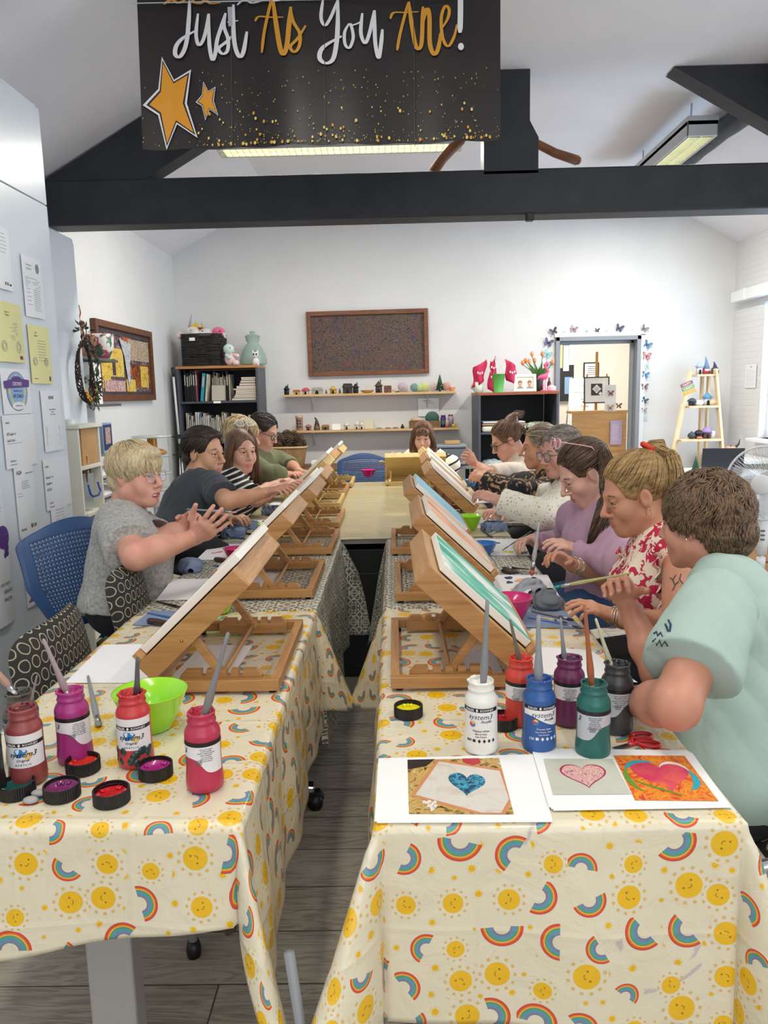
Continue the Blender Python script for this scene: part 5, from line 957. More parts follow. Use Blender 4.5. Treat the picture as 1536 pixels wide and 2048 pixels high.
# ---------- right side
hm6=hairmat('hair_auburn_up','3d261a','7a543c',(75,14,75),1.5)
P=person('R6','woman with auburn hair clipped up in a cream cardigan, farthest on the right',(1013,880,5.15),-98,26,(1045,1000,5.15),-90,
 dict(L=dict(e=(980,948,4.95),w=(950,928,5.0),t=(932,908,5.0),n=(-.7,.5,.1),c=(40,45,50,55),th=45,sf=.05),R=dict(e=(990,950,5.4),w=(960,955,5.3),t=(940,950,5.2),n=(0,0,-1),c=30)),
 ('d09c86','c48c76'),'3d261a',('cardigan',fabric('cream_knit','d8c6b4','e2d2c2',30,.5,150)),bust=1.1,bw=1.08,aw=1.05,sleeve='half',neck='v',vox=.006,seed=15,wr=.007)
cap_hair(P,hm6,[((0,-.016,.038),(.084,.107,.092)),((0,-.08,.09),(.05,.045,.045)),((0,-.105,.12),(.03,.05,.025))],[((0,.122,-.012),(.118,.084,.112))]+EARS+[((0,-.0,-.075),(.1,.075,.05))])
hair_layer(P,hm6,500,lambda p:V3((0,-.09,.1))-p,steps=5,st=.018,seed=3,zf=.055,rad=.0022); 
bundle(P,'hair_tuft',hm6,[(0,-.08,.1),(0,-.11,.125),(0,-.15,.12),(0,-.18,.09)],[.02,.026,.03,.03],60,.0016,4,.02)
bundle(P,'hair_tuft',hm6,[(-.02,-.1,.06),(-.03,-.13,.02),(-.035,-.13,-.04),(-.03,-.12,-.1)],[.02,.018,.014,.012],40,.0016,5,.01)
S=MB(P['X']); 
for k in range(5): S.tube([(-.04,-.085-.012*k,.05+.02*k),(-.02,-.125,.06+.018*k),(.01,-.12,.07+.018*k)],.0028,6)
S.build('hair_clip',mat('clear_clip','c9cfc8',.1,.4),P['root']); glasses(P['root'],P['X'],mat('dark_rim','1d1b1e',.3),'thick')
hm5=hairmat('hair_dark_blonde_back','5a4a3a','a8957c',(80,10,80),1.5)
leo=blotch('dark_leopard_print','16161a','b08a62',16,.53,.03,1.6,('16161a',.56))
P=person('R5','woman with dark blonde hair tied back in a black and brown animal print blouse',(1080,893,4.5),-88,6,(1105,1030,4.5),-90,
 dict(L=dict(e=(1035,985,4.2),w=(968,957,4.3),t=(928,940,4.35),n=(.3,.6,-.6),c=(40,45,50,55),th=45,sf=.05),R=dict(e=(1020,965,4.8),w=(975,985,4.75),t=(945,985,4.7),n=(0,0,-1),c=30)),
 ('c99474','bd8564'),'5a4a3a',('blouse',leo),bust=1.1,bw=1.08,aw=1.02,sleeve='wide',neck='crew',vox=.0055,seed=17,nose=1.06,wr=.007,brow='3a2a1e')
cap_hair(P,hm5,[((0,-.014,.037),(.081,.104,.089)),((0,-.1,-.01),(.04,.035,.04))],[((0,.122,-.012),(.118,.084,.112))]+EARS+[((0,-.0,-.07),(.1,.07,.05))])
hair_layer(P,hm5,500,lambda p:V3((0,-.12,0))-p,steps=6,st=.018,seed=3,zf=.06,rad=.002)
MB(P['I']).tube([P['A']['L'][2].lerp(P['A']['L'][1],.10)+V3((.0,0.027*math.cos(a),.027*math.sin(a))) for a in [2*PI*k/16 for k in range(16)]],.0025,6,0,True).build('bracelet',mat('gold_bead','c79a4a',.3,.9),P['root'])
hmg=hairmat('hair_grey_brown','4b433c','a59a8e',(45,10,45),1.4)
laceN=NT('cream_lace'); vo=laceN.n('TexVoronoi',feature='DISTANCE_TO_EDGE'); laceN.l(laceN.obj(),vo.inputs['Vector']); vo.inputs['Scale'].default_value=70
nz=laceN.noise(laceN.obj(),26,2); msk=laceN.ma('MULTIPLY',laceN.ma('SUBTRACT',1,laceN.step(vo.outputs[0],.075,.05)),1); ho=laceN.ma('MULTIPLY',laceN.step(vo.outputs[0],.24,.08),laceN.step(nz,.47,.04)); laceN.base(laceN.mix(ho,lin('e6dfce'),lin('b5ab98'))); laceN.bump(vo.outputs[0],-.5,.004); laceN.b.inputs['Roughness'].default_value=.85
P=person('R4','woman with grey brown hair and large clear framed glasses in a cream lace top',(1121,903,3.9),-112,10,(1142,1110,3.9),-92,
 dict(L=dict(e=(1085,1028,3.62),w=(993,1000,3.75),t=(943,980,3.75),n=(.1,.3,-1),c=(16,20,26,32),th=25,sf=.05),R=dict(e=(1040,1010,4.2),w=(1000,1025,4.05),t=(970,1020,3.95),n=(0,0,-1),c=30)),
 ('d6a08c','ca907c'),'5a4a3f',('lace_top',laceN.m),bust=1.25,bw=1.15,bd=1.15,aw=1.15,sleeve='wide',neck='crew',vox=.0048,seed=19,fat=.004,wr=.006)
cap_hair(P,hmg,[((0,-.016,.038),(.087,.108,.093)),((.08,-.02,-.02),(.085,.0,-.16),.022,.02),((-.08,-.02,-.02),(-.085,.0,-.16),.022,.02),((0,-.07,-.02),(0,-.08,-.17),.055,.045)],[((0,.122,-.02),(.074,.08,.112))],.0048)
hair_layer(P,hmg,500,lambda p:V3((p.x*1.5,-.06,-.03)),steps=5,st=.018,seed=3,zf=.055,rad=.0022,ears=False)
for s in (-1,1): bundle(P,'hair_strands',hmg,[(s*.02,.06,.105),(s*.066,.06,.06),(s*.086,.02,-.01),(s*.088,.01,-.1),(s*.09,.02,-.19)],[.014,.018,.02,.022,.014],90,.002,7+s)
glasses(P['root'],P['X'],mat('clear_grey_rim','6a6468',.2),'thick',h=1.06)
MB(P['I']).tube([P['A']['L'][2]+P['A']['L'][3]*.088+V3((0,.009*math.cos(a),.009*math.sin(a)+.002)) for a in [2*PI*k/12 for k in range(12)]],.0014,5,0,True).build('ring',silv,P['root'])
hm3b=hairmat('hair_brown_ponytail','241912','6a513c',(80,12,80),1.3)
P=person('R3','young woman with a long brown ponytail in a lilac jumper',(1168,944,3.08),-97,30,(1198,1190,3.05),-90,
 dict(L=dict(e=(1245,1135,2.85),w=(1158,1100,2.80),t=(1090,1075,2.88),n=(-.1,.3,-1),c=(22,28,34,38),th=28,sf=.05,su=-.01),R=dict(e=(1130,1090,3.40),w=(1065,1079,3.3),t=(1024,1083,3.2),n=(.2,-.2,-1),c=(30,34,38,42),th=38,sf=.08)),
 ('dcb09e','d1a08d'),'33241a',('jumper',fabric('lilac_sweatshirt','b28da4','bb98ae',8)),bust=1.,bw=1.05,aw=1.04,sleeve='long',neck='high',vox=.0042,seed=21,wr=.009,open_eye=1,nose=1.04,loose=.008,tr='34557e')
cap_hair(P,hm3b,[((0,-.014,.037),(.081,.104,.090)),((0,-.095,.045),(.035,.03,.035))],[((0,.122,-.012),(.118,.084,.112))]+EARS+[((0,-.02,-.09),(.1,.085,.05))])
hair_layer(P,hm3b,800,lambda p:V3((0,-.13,.05))-p,steps=7,st=.017,seed=3,zf=.06,rad=.0018)
Xi=P['XW'].inverted(); tie=P['XW']@V3((0,-.118,.045)); pth=[tie]+[W(*q) for q in ((1208,912,3.0),(1219,945,2.93),(1217,990,2.86),(1207,1035,2.82),(1192,1070,2.80),(1178,1100,2.80))]
bundle(P,'ponytail',hm3b,[Xi@p for p in pth],[.014,.026,.034,.036,.032,.026,.012],330,.0021,5,.008)
MB(P['X']).tube([V3((0,-.118,.045))+V3((.017*math.cos(a),0,.017*math.sin(a))) for a in [2*PI*k/14 for k in range(14)]],.005,6,0,True).build('hair_tie',mat('black_elastic','151417',.8),P['root'])
glasses(P['root'],P['X'],mat('pink_clear_rim','e3b3b3',.15),'thick',up=1,name='glasses_on_head',lens=mat('pink_lens','d88a94',.1,alpha=.55))
w,e_=P['A']['L'][2],P['A']['L'][1]; ax=(e_-w).normalized(); q=w.lerp(e_,.03); FX=P['I']@frame(ax,V3((0,-1,.3)),q); MB(FX).lathe([(.0285,-.009),(.0305,0),(.0285,.009)],24,0,cap=False).build('watch_strap',mat('pale_pink_strap','dcb8b4',.5),P['root'])
MB(FX).box((.031,0,0),(.009,.03,.034)).build('watch_case',mat('black_watch_glass','0c0c0f',.12),P['root'],.004)
holdbrush('thin brush dipping into yellow paint, held by the woman in the lilac jumper',W(1063,1062,3.25),WZ(1004,1101,TZ+.006),'7d8a84','c9a92c',.003)
hm2=hairmat('hair_golden_blonde','6a5034','b8965f',(80,11,80),1.3)
flo=blotch('pink_floral_chiffon','ecdcc8','c21f4b',34,.52,.02,.9)
P=person('R2','woman with a high blonde ponytail in a sleeveless pink and cream floral top',(1269,987,2.42),-93,17,(1345,1310,2.35),-88,
 dict(L=dict(e=(1352,1262,2.12),w=(1226,1232,2.1),t=(1140,1195,2.15),n=(-.2,.2,-1),c=(20,24,28,34),th=25,sf=.0,su=-.01),R=dict(e=(1232,1158,2.72),w=(1140,1128,2.62),t=(1082,1092,2.6),n=(.1,-.4,-1),c=(34,40,46,50),th=45,sf=.05)),
 ('cc9478','bf8467'),'5e4328',('floral_top',flo),bust=1.15,bw=1.08,aw=1.06,sleeve='none',neck='high',vox=.0038,seed=23,wr=.007,open_eye=1,lip='bb6f62',tr='17181c')
cap_hair(P,hm2,[((0,-.014,.037),(.082,.105,.091)),((0,-.07,.1),(.035,.035,.03))],[((0,.122,-.012),(.118,.084,.112))]+EARS+[((0,-.02,-.09),(.1,.085,.05))])
hair_layer(P,hm2,1100,lambda p:V3((0,-.085,.125))-p,steps=8,st=.017,seed=3,zf=.055,rad=.0017)
Xi=P['XW'].inverted(); tie=P['XW']@V3((0,-.075,.122)); pth=[tie]+[tie+V3((dx,dy,dz)) for dx,dy,dz in ((.02,-.0,.008),(.045,-.01,.002),(.066,-.02,-.035),(.075,-.03,-.09),(.078,-.04,-.15),(.07,-.04,-.21))]
bundle(P,'ponytail',hm2,[Xi@p for p in pth],[.016,.024,.03,.033,.034,.03,.02],380,.0019,5,.006)
MB(P['X']).tube([V3((0,-.08,.128))+V3((.02*math.cos(a),.013*math.sin(a),.015*math.sin(a))) for a in [2*PI*k/14 for k in range(14)]],.008,6,0,True).build('hair_tie',mat('coral_red_elastic','d8432c',.7),P['root'])
MB(P['X']).tube([V3((-.084,.0,-.05))+V3((0,.008*math.cos(a),.011*math.sin(a))) for a in [2*PI*k/14 for k in range(14)]],.0013,6,0,True).build('earring',mat('gold','d0a04c',.25,1),P['root'])
for side,fr in (('R',.0),('L',.0)):
    w,e_=P['A'][side][2],P['A'][side][1]; ax=(e_-w).normalized()
    for k in range(4):
        c=w+ax*(.012+.012*k); F_=frame(ax+V3((.12*math.sin(k*2),.1*math.cos(k*3),.1)),None,c); MB(P['I']@F_).tube([(.0305*math.cos(2*PI*j/30),.0305*math.sin(2*PI*j/30),.003*math.sin(j)) for j in range(30)],.0016 if k%2 else .0024,6,0,True).build('bracelet',mat('silver_beads','c9c2b8',.25,.9),P['root'])
# ruffle down the front and at the armholes
S=MB(P['I']); T_=P['T']; Ls=P['Ls']
for sx,sd in ((-.16,0),(-.02,1)):
    rows=[]
    for i in range(34):
        f=i/33; y=.125 if sd else .06-.0*f; z=Ls*(.98-.55*f); x0=sx*(1 if sd else 1.0)
        for j in range(5): rows.append(T_(x0-(.0 if sd else .05*j/4)-(.035*j/4 if sd else 0),y+.016*j/4+.012*math.sin(i*.9)*j/4+(0 if sd else .0),z+.006*math.sin(i*.9+j)))
    S.add(rows,[(i*5+j,i*5+j+1,i*5+j+6,i*5+j+5) for i in range(33) for j in range(4)],0,True)
o=S.build('ruffle',flo,P['root']); sd=o.modifiers.new('s','SOLIDIFY'); sd.thickness=.002
holdbrush('large silver brush held upright by the woman in the floral top',W(1078,1045,2.55),W(1063,1152,2.5),'9a9da0','b4553f',.0065)
hm1=hairmat('hair_short_curly_brown','33251a','7b6045',(30,30,30),1.6)
mint=NT('mint_jersey'); mint.b.inputs['Roughness'].default_value=.85; mint.base(mint.mix(mint.noise(mint.obj(),4,2),lin('a3b9b0'),lin('abc0b8'))); mint.bump(mint.ma('ADD',mint.ma('MULTIPLY',mint.noise(mint.obj(),400,2),.1),mint.noise(mint.map(mint.obj(),(1,1,.5)),9,3,1.5)),.3,.02)
P=person('R1','woman with short curly brown hair in a pale mint tee, nearest on the right',(1402,1042,1.95),-44,8,(1480,1560,1.72),-66,
 dict(L=dict(S=(1428,1215,1.58),sl=.66,e=(1352,1412,1.50),w=(1250,1400,1.68),t=(1200,1388,1.8),n=(0,0,-1),c=25),R=dict(e=(1318,1350,2.02),w=(1252,1200,2.02),t=(1216,1135,1.97),n=(-.2,-.75,-.2),c=(48,52,56,58),th=45,sf=.05,hs=1.)),
 ('c98f78','bd8069'),'4a3a2a',('tee_shirt',mint.m),bust=1.3,bw=1.22,bd=1.15,aw=1.16,belly=.02,sleeve='short',neck='crew',vox=.0042,seed=27,wr=.012,h=.96,fat=.005,loose=.014,neckr=.058,tr='1a1a20')
cap_hair(P,hm1,[((0,-.02,.035),(.092,.112,.098)),((0,-.07,-.03),(.078,.06,.068))],[((0,.13,-.03),(.078,.062,.11))]+[((s*.09,.01,-.014),(.02,.024,.03)) for s in (-1,)],post=[wrinkle(.006,140,5,rid=False)])
crown=V3((0,-.04,.125)); hair_layer(P,hm1,3400,lambda p:(p-crown)+V3((.05*math.sin(p.z*95+p.y*60),.05*math.cos(p.x*85+p.z*50),-.02+.03*math.sin(p.y*90))),c=(0,-.024,.028),r=(.095,.112,.106),lo=-.85,steps=6,st=.010,seed=2,zf=.05,rad=.0019,wig=.006,ears='L')
hair_layer(P,hm1,1300,lambda p:V3((.02*math.sin(p.z*99),-.01,-.05)),c=(0,-.07,-.03),r=(.081,.063,.071),lo=-.95,hi=.5,steps=4,st=.011,seed=12,rad=.0019,wig=.005,ears=False)
for s in (-1,1): MB(P['X']).ball((s*.084,.002,-.036),.0035,6).build('earring',mat('silver_stud','d5d2cf',.2,1),P['root'])
holdbrush('long brush with teal bristles held out by the woman in the mint tee',W(1262,1146,1.94),W(1106,1175,2.06),'a7a169','1ba38c',.0046)
from mathutils.bvhtree import BVHTree
def decal(P,ob,name,strokes,w,mt,loc='body'):
    me=ob.data; O=P['O']; bv=BVHTree.FromPolygons([v.co+O for v in me.vertices],[tuple(p.vertices) for p in me.polygons]); m=MB(P['I'])
    for S_ in strokes:
        prev=None
        for i,(x,y) in enumerate(S_):
            a=S_[max(i-1,0)]; b=S_[min(i+1,len(S_)-1)]; dx,dy=b[0]-a[0],b[1]-a[1]; l=math.hypot(dx,dy) or 1; ww=w*(.5+.5*math.sin(PI*(i+.5)/len(S_))); row=[]
            for sg in (-1,1):
                h=bv.ray_cast(CP,ray(x-sg*dy/l*ww,y+sg*dx/l*ww).normalized(),5)
                if h[0] is None: row=None; break
                row.append(h[0]+h[1].normalized()*.0016*(1 if h[1].dot(ray(x,y))<0 else -1))
            if row and prev and (row[0]-prev[0]).length<.05: m.add([prev[0],prev[1],row[1],row[0]],[(0,1,2,3)],0)
            prev=row
    if m.v: m.build(name,mt,P['root'])
navy=mat('navy_shirt_print','1e2a4c',.7); decal(P,P['shirt'],'shirt_print',[[(1331,1248),(1334,1255),(1337,1264)],[(1337,1240),(1342,1250),(1340,1264)],[(1308,1268),(1314,1264),(1316,1272),(1322,1266),(1326,1274)],[(1306,1284),(1312,1278),(1314,1290),(1320,1280),(1324,1292),(1330,1282),(1336,1292)]],2.2,navy)
P2=PEOPLE['R2']; decal(P2,P2['body'],'tattoo',[[(1352,1150),(1346,1160),(1350,1172),(1345,1182)],[(1346,1160),(1340,1156)],[(1350,1170),(1357,1164)],[(1362,1148),(1359,1160),(1366,1168)],[(1275,1235),(1283,1241),(1292,1236),(1300,1244)],[(1283,1241),(1281,1252),(1289,1258)],[(1300,1244),(1296,1256),(1303,1262)]],1.3,mat('tattoo_ink','4a4440',.6))

# ================================================================= banner
def catmull(P,n=6):
    P=[P[0]]+list(P)+[P[-1]]; o=[]
    for i in range(1,len(P)-2):
        for k in range(n):
            t=k/n; a,b,c,d=P[i-1],P[i],P[i+1],P[i+2]; o.append(tuple(.5*((2*b[j])+(-a[j]+c[j])*t+(2*a[j]-5*b[j]+4*c[j]-d[j])*t*t+(-a[j]+3*b[j]-3*c[j]+d[j])*t**3) for j in (0,1)))
    return o+[P[-2]]
YB_=3.8; rip=lambda x:.012*math.sin(x*7+1)+.004*math.sin(x*17)
def BP(cx,cy,dz=0): p=W(260+.4883*cx,.4883*cy,YB_); return V3((p.x,YB_+rip(p.x)-.002-dz,p.z))
bl=W(287,300,YB_); br_=W(1000,281,YB_); tl=W(275,0,YB_); zt=3.34; m=MB(); nx,nz=60,14; vs=[]
for i in range(nx+1):
    for j in range(nz+1):
        u,v=i/nx,j/nz; xb=bl.x+(br_.x-bl.x)*u; zb_=bl.z+(br_.z-bl.z)*u; x=xb+(tl.x-bl.x)*v*(1-u)*(zt-zb_)/(tl.z-bl.z); vs.append((x,YB_+rip(x),zb_+(zt-zb_)*v+(.004*math.sin(x*25) if j==0 else 0)))
m.add(vs,[(i*(nz+1)+j,(i+1)*(nz+1)+j,(i+1)*(nz+1)+j+1,i*(nz+1)+j+1) for i in range(nx) for j in range(nz)],0,True)
m.s=[True]*len(m.f)
def ribbon(P,w,mi,dz=.012,n=6,taper=True):
    Q=catmull(P,n); N_=len(Q); a=[];b=[]
    for i,q in enumerate(Q):
        p0,p1=Q[max(i-1,0)],Q[min(i+1,N_-1)]; dx,dy=p1[0]-p0[0],p1[1]-p0[1]; l=math.hypot(dx,dy) or 1; down=abs(dy)/l; ww=w*(.45+.55*down)*(1 if not taper else min(1,.55+3*min(i,N_-1-i)/N_))/2
        a.append(BP(q[0]-dy/l*ww,q[1]+dx/l*ww,dz)); b.append(BP(q[0]+dy/l*ww,q[1]-dx/l*ww,dz))
    m.add(a+b,[(i,i+1,N_+i+1,N_+i) for i in range(N_-1)],mi)
WHI,GOL=1,2
for P_,w,c in (([(245,5),(243,70),(235,160),(222,210),(202,236),(186,222),(192,188),(218,158),(266,130)],18,WHI),([(280,58),(272,140),(282,186),(300,168),(316,110),(322,60)],15,WHI),([(324,58),(326,180),(338,246),(350,222),(358,165),(375,110),(392,55)],16,WHI),([(392,55),(386,110),(402,160),(400,208),(380,222),(364,200),(396,172),(432,135)],15,WHI),([(424,20),(424,120),(432,195),(450,234),(466,212),(480,132)],18,WHI),([(398,92),(445,86)],9,WHI),
 ([(542,222),(552,140),(572,50),(584,6)],13,GOL),([(588,4),(602,110),(618,205),(632,232),(646,196),(655,110),(662,40)],20,GOL),([(514,92),(530,74),(580,80),(632,82)],11,GOL),([(660,40),(672,100),(698,148),(696,200),(676,224),(660,202),(690,168),(722,115)],14,GOL),
 ([(792,8),(784,80),(800,112),(824,78),(850,12)],14,WHI),([(852,8),(852,110),(846,190),(832,250),(802,266),(778,244),(794,200),(868,155)],19,WHI),([(898,104),(880,140),(882,188),(900,202),(915,160),(906,110),(896,106)],13,WHI),([(906,112),(930,104),(952,92)],9,WHI),([(952,60),(946,140),(964,182),(984,130),(1000,48)],15,WHI),([(1002,46),(1004,170),(1018,240),(1028,185),(1034,122)],16,WHI),
 ([(1094,206),(1108,130),(1140,8)],12,GOL),([(1142,6),(1154,100),(1172,192),(1192,188),(1198,100),(1196,60)],17,GOL),([(1066,78),(1080,52),(1130,50),(1182,48)],11,GOL),([(1200,28),(1196,110),(1194,186)],14,GOL),([(1196,110),(1214,40),(1226,70),(1228,180),(1245,226),(1262,202),(1272,140)],18,GOL),([(1272,128),(1300,84),(1306,46),(1290,32),(1274,80),(1280,160),(1302,196),(1326,158),(1338,108)],13,GOL),([(1352,-10),(1352,60),(1350,142)],22,WHI),
 ([(140,20),(170,2),(200,14),(230,0)],14,GOL),([(250,-20),(262,10),(290,16),(310,0),(330,16),(372,12)],13,GOL),([(440,22),(470,0),(500,16),(540,10),(570,-2),(600,14),(640,6)],12,WHI)): ribbon(P_,w,c)
def poly(Q,mi,dz): m.add([BP(x,y,dz) for x,y in Q],[tuple(range(len(Q)))],mi)
poly([(1354+12*math.cos(a),198+15*math.sin(a)) for a in [2*PI*k/14 for k in range(14)]],WHI,.012)
def tri_star(cx,cy,s,dz):
    base=[(138,262),(180,345),(238,310),(218,425),(262,545),(190,495),(155,590),(130,465),(85,435),(130,380)]
    for g,mi,k in ((1.30,WHI,0),(1.14,3,.0012),(1.,4,.0024)):
        ctr=(cx,cy,0); Q=[]
        for i,(x,y) in enumerate(base): dx,dy=(x-172)*s,(y-425)*s; l=math.hypot(dx,dy); e=(g-1)*60*s*(1.5 if i%2==0 else .9); Q.append((cx+dx*(1+e/l),cy+dy*(1+e/l)))
        n=len(Q); m.add([BP(cx,cy,dz+k)]+[BP(x,y,dz+k) for x,y in Q],[(0,1+i,1+(i+1)%n) for i in range(n)],mi)
tri_star(172,425,1,.012); tri_star(318,415,.42,.012)
rs=random.Random(4)
for k in range(520):
    v=rs.random()**2.6; x=rs.uniform(58,1510); y=602-v*300-(x-60)/1450*36; r=rs.uniform(1.,3.2) if rs.random()<.75 else rs.uniform(4,8)
    if v>.5: r=min(r,3)
    if 75<x<275 and 245<y<600 and rs.random()<.9: continue
    poly([(x+r*.7*math.cos(a),y+r*math.sin(a)) for a in [2*PI*j/8 for j in range(8)]],5 if rs.random()<.6 else 2,.012)
for x0 in (412,795,1160): poly([(x0,0),(x0+2.5,0),(x0+9,600),(x0+6,600)],6,.0125)
poly([(400,30),(418,30),(420,108),(404,110)],7,.013); poly([(20,22),(1340,-8),(1340,-2),(20,27)],7,.013)
o=m.build('banner',[mat('banner_black_vinyl','1a1414',.36,c2='211a19',ns=4,bs=.12,bsc=5,bd=.01),mat('banner_white','e9e6ea',.35),mat('banner_gold','d9992a',.35),mat('banner_outline','151213',.4),mat('star_orange_gold','e39a22',.35),mat('speck_yellow','e8cf6a',.35),mat('banner_crease','4a4444',.25),mat('clear_tape','b9bcc0',.15)]); setp(o,'black vinyl banner reading Just As You Are with gold stars and specks','banner')
for x in (tl.x+.03,br_.x-.03,.1): MB().cyl((0,0,0),(0,0,ZF-zt+.015),.0025,n=6).build('hanging_cord',mat('cord_white','d8d8d4',.7),o).location=(x,YB_+rip(x),zt-.015)
# ================================================================= left cupboards and certificates
cupM=mat('cupboard_pale_blue_white','dde5ec',.28,bs=.03,bsc=8); cupE=mat('cupboard_edge','b9c4cf',.4)
XC=-1.65; z0=2.826; y0,y1=.3,3.865
t=thing('tall_cupboard','tall glossy pale cupboard on the left covered with certificates','cupboard',((XC-2.17)/2,(y0+y1)/2,0)); w=2.17+XC-.02
MB().box((-.0,0,z0/2),(w,y1-y0,z0)).build('body',cupM,t,.004)
zh=WX(60,395,XC).z; ys=[y0,1.95,2.9,y1]
for a,b in zip(ys,ys[1:]):
    for q0,q1 in ((.06,zh-.003),(zh+.003,z0-.02)): MB().box((w/2+.008,(a+b)/2-(y0+y1)/2,(q0+q1)/2),(.016,b-a-.006,q1-q0)).build('door',cupM,t,.002)
XF=XC+.01
p=WX(145,478,-1.95); t=thing('tall_cupboard','narrower white cupboard set back beyond the certificate cupboard','cupboard',(-2.06,(3.9+p.y)/2,0)); MB().box((0,0,p.z/2),(.22,p.y-3.9,p.z)).build('body',cupM,t,.004); MB().box((.114,0,p.z/2),(.008,p.y-3.92,p.z-.06)).build('door',cupM,t,.002); yc2=p.y
ink=mat('black_print','26262b',.6); gry=mat('grey_print','8a8c92',.6); pur=mat('purple_print','5f3a86',.5); yel=mat('yellow_certificate_paper','e9e3a0',.45); lav=mat('lavender_print','b9a8cf',.6); blu=mat('badge_blue','8db4dd',.5); gol=mat('badge_yellow','e7d36a',.5); cert=mat('certificate_paper','eef0f3',.3,coat=.3); magp=mat('plum_print','7a2f5e',.5)
MP=[cert,ink,gry,pur,yel,lav,blu,gol,magp]
def note(lab,tl,br,X=None,Y=None,base=0,lines=(),extra=None,name='certificate',cat='certificate',grp='certificates on the cupboard',mats=None,curl=.004,th=.0012):
    """paper on a plane X=const facing +X, X=const facing -X (X>0), or Y=const facing -Y; lines: (text or None,u,v,size,mat)"""
    if X is not None: a,b=WX(*tl,X),WX(*br,X); w=abs(b.y-a.y); M=Matrix.Translation((X,a.y,b.z))@Matrix(((0,0,1),(1,0,0),(0,1,0))).to_4x4() if X<0 else Matrix.Translation((X,a.y,b.z))@Matrix(((0,0,-1),(-1,0,0),(0,1,0))).to_4x4()
    else: a,b=W(*tl,Y),W(*br,Y); w=b.x-a.x; M=Matrix.Translation((a.x,Y,b.z))@Matrix(((1,0,0),(0,0,-1),(0,1,0))).to_4x4()
    h=a.z-b.z; m=MB(); n=8; vs=[(w*i/n,h*j,.0015+curl*math.sin(PI*i/n)*(1-.5*j)+k*th) for k in (0,1) for i in range(n+1) for j in (0,1)]
    fs=[];o_=2*(n+1)
    for i in range(n): q=(2*i,2*i+2,2*i+3,2*i+1); fs+=[q[::-1],tuple(x+o_ for x in q),(2*i,2*i+2,2*i+2+o_,2*i+o_)[::1],(2*i+1,2*i+1+o_,2*i+3+o_,2*i+3)]
    m.add(vs,fs,base); Z=lambda u:.0015+curl*math.sin(PI*min(max(u,0),1))+th+.0004
    for L in lines:
        tx,u,v,s,mi=L[:5]
        if tx is None: ww=L[5] if len(L)>5 else .6; m.add([(w*(u+dx),h*(v+dy),Z(u+dx)) for dx,dy in ((0,0),(ww,0),(ww,s),(0,s))],[(0,1,2,3)],mi)
        else: m.text(tx,h*s,Matrix.Translation((w*u,h*v,Z(u)+.0006)),mi,ext=.0001,align='CENTER' if len(L)<6 else 'LEFT',sx=L[6] if len(L)>6 else .9)
    if extra: extra(m,w,h,Z)
    o=m.build(name,mats or MP); o.matrix_world=M; return setp(o,lab,cat,grp)
rr=random.Random(3)
def para(u0,u1,v0,v1,n,mi=2,t=.007): return [(None,u0,v1-(v1-v0)*i/max(1,n-1),t,mi,(u1-u0)*rr.uniform(.75,1)) for i in range(n)]
note('white certificate cut by the left edge, topmost on the cupboard',(-34,440),(26,584),XF,lines=para(.3,.9,.6,.9,6)+[(None,.62,.08,.05,1,.05),(None,.72,.08,.05,1,.05),(None,.82,.08,.03,1,.1)])
note('white certificate of attendance with a round grey stamp',(40,507),(90,640),XF,lines=[('Certificate of',.3,.84,.045,2),('Attendance',.3,.78,.045,2)]+para(.1,.85,.5,.64,6)+para(.45,.85,.12,.46,12)+para(.12,.35,.2,.46,5),extra=lambda m,w,h,Z:m.add([(w*.74+.017*math.cos(a),h*.83+.022*math.sin(a),Z(.74)) for a in [2*PI*k/20 for k in range(20)]],[tuple(range(20))],2))
ring=lambda cx,cy,r,mi:(lambda m,w,h,Z:[m.tube([(w*x+r_*math.cos(a),h*cy+r_*math.sin(a),Z(x)) for a in [2*PI*k/20 for k in range(20)]],.0009,4,mi,True) for x in cx for r_ in (r,r*.6)])
note('yellow certificate with curling lower edge, at the left edge',(-26,596),(50,727),XF,base=4,lines=[('Institute of',.45,.82,.04,1),('Wellness',.45,.77,.04,1)]+para(.1,.8,.36,.66,12)+[(None,.78,.06,.06,8,.12)],extra=ring((.3,.75),.26,.022,2),curl=.012)
note('yellow certificate, right of the curling one',(53,648),(105,768),XF,base=4,lines=[('UKA',.3,.86,.04,1),('Diploma',.3,.81,.04,1)]+para(.35,.8,.4,.74,8)+[(None,.8,.05,.08,8,.1),(None,.1,.08,.01,1,.15)],extra=ring((.2,.7),.38,.018,2),curl=.006)
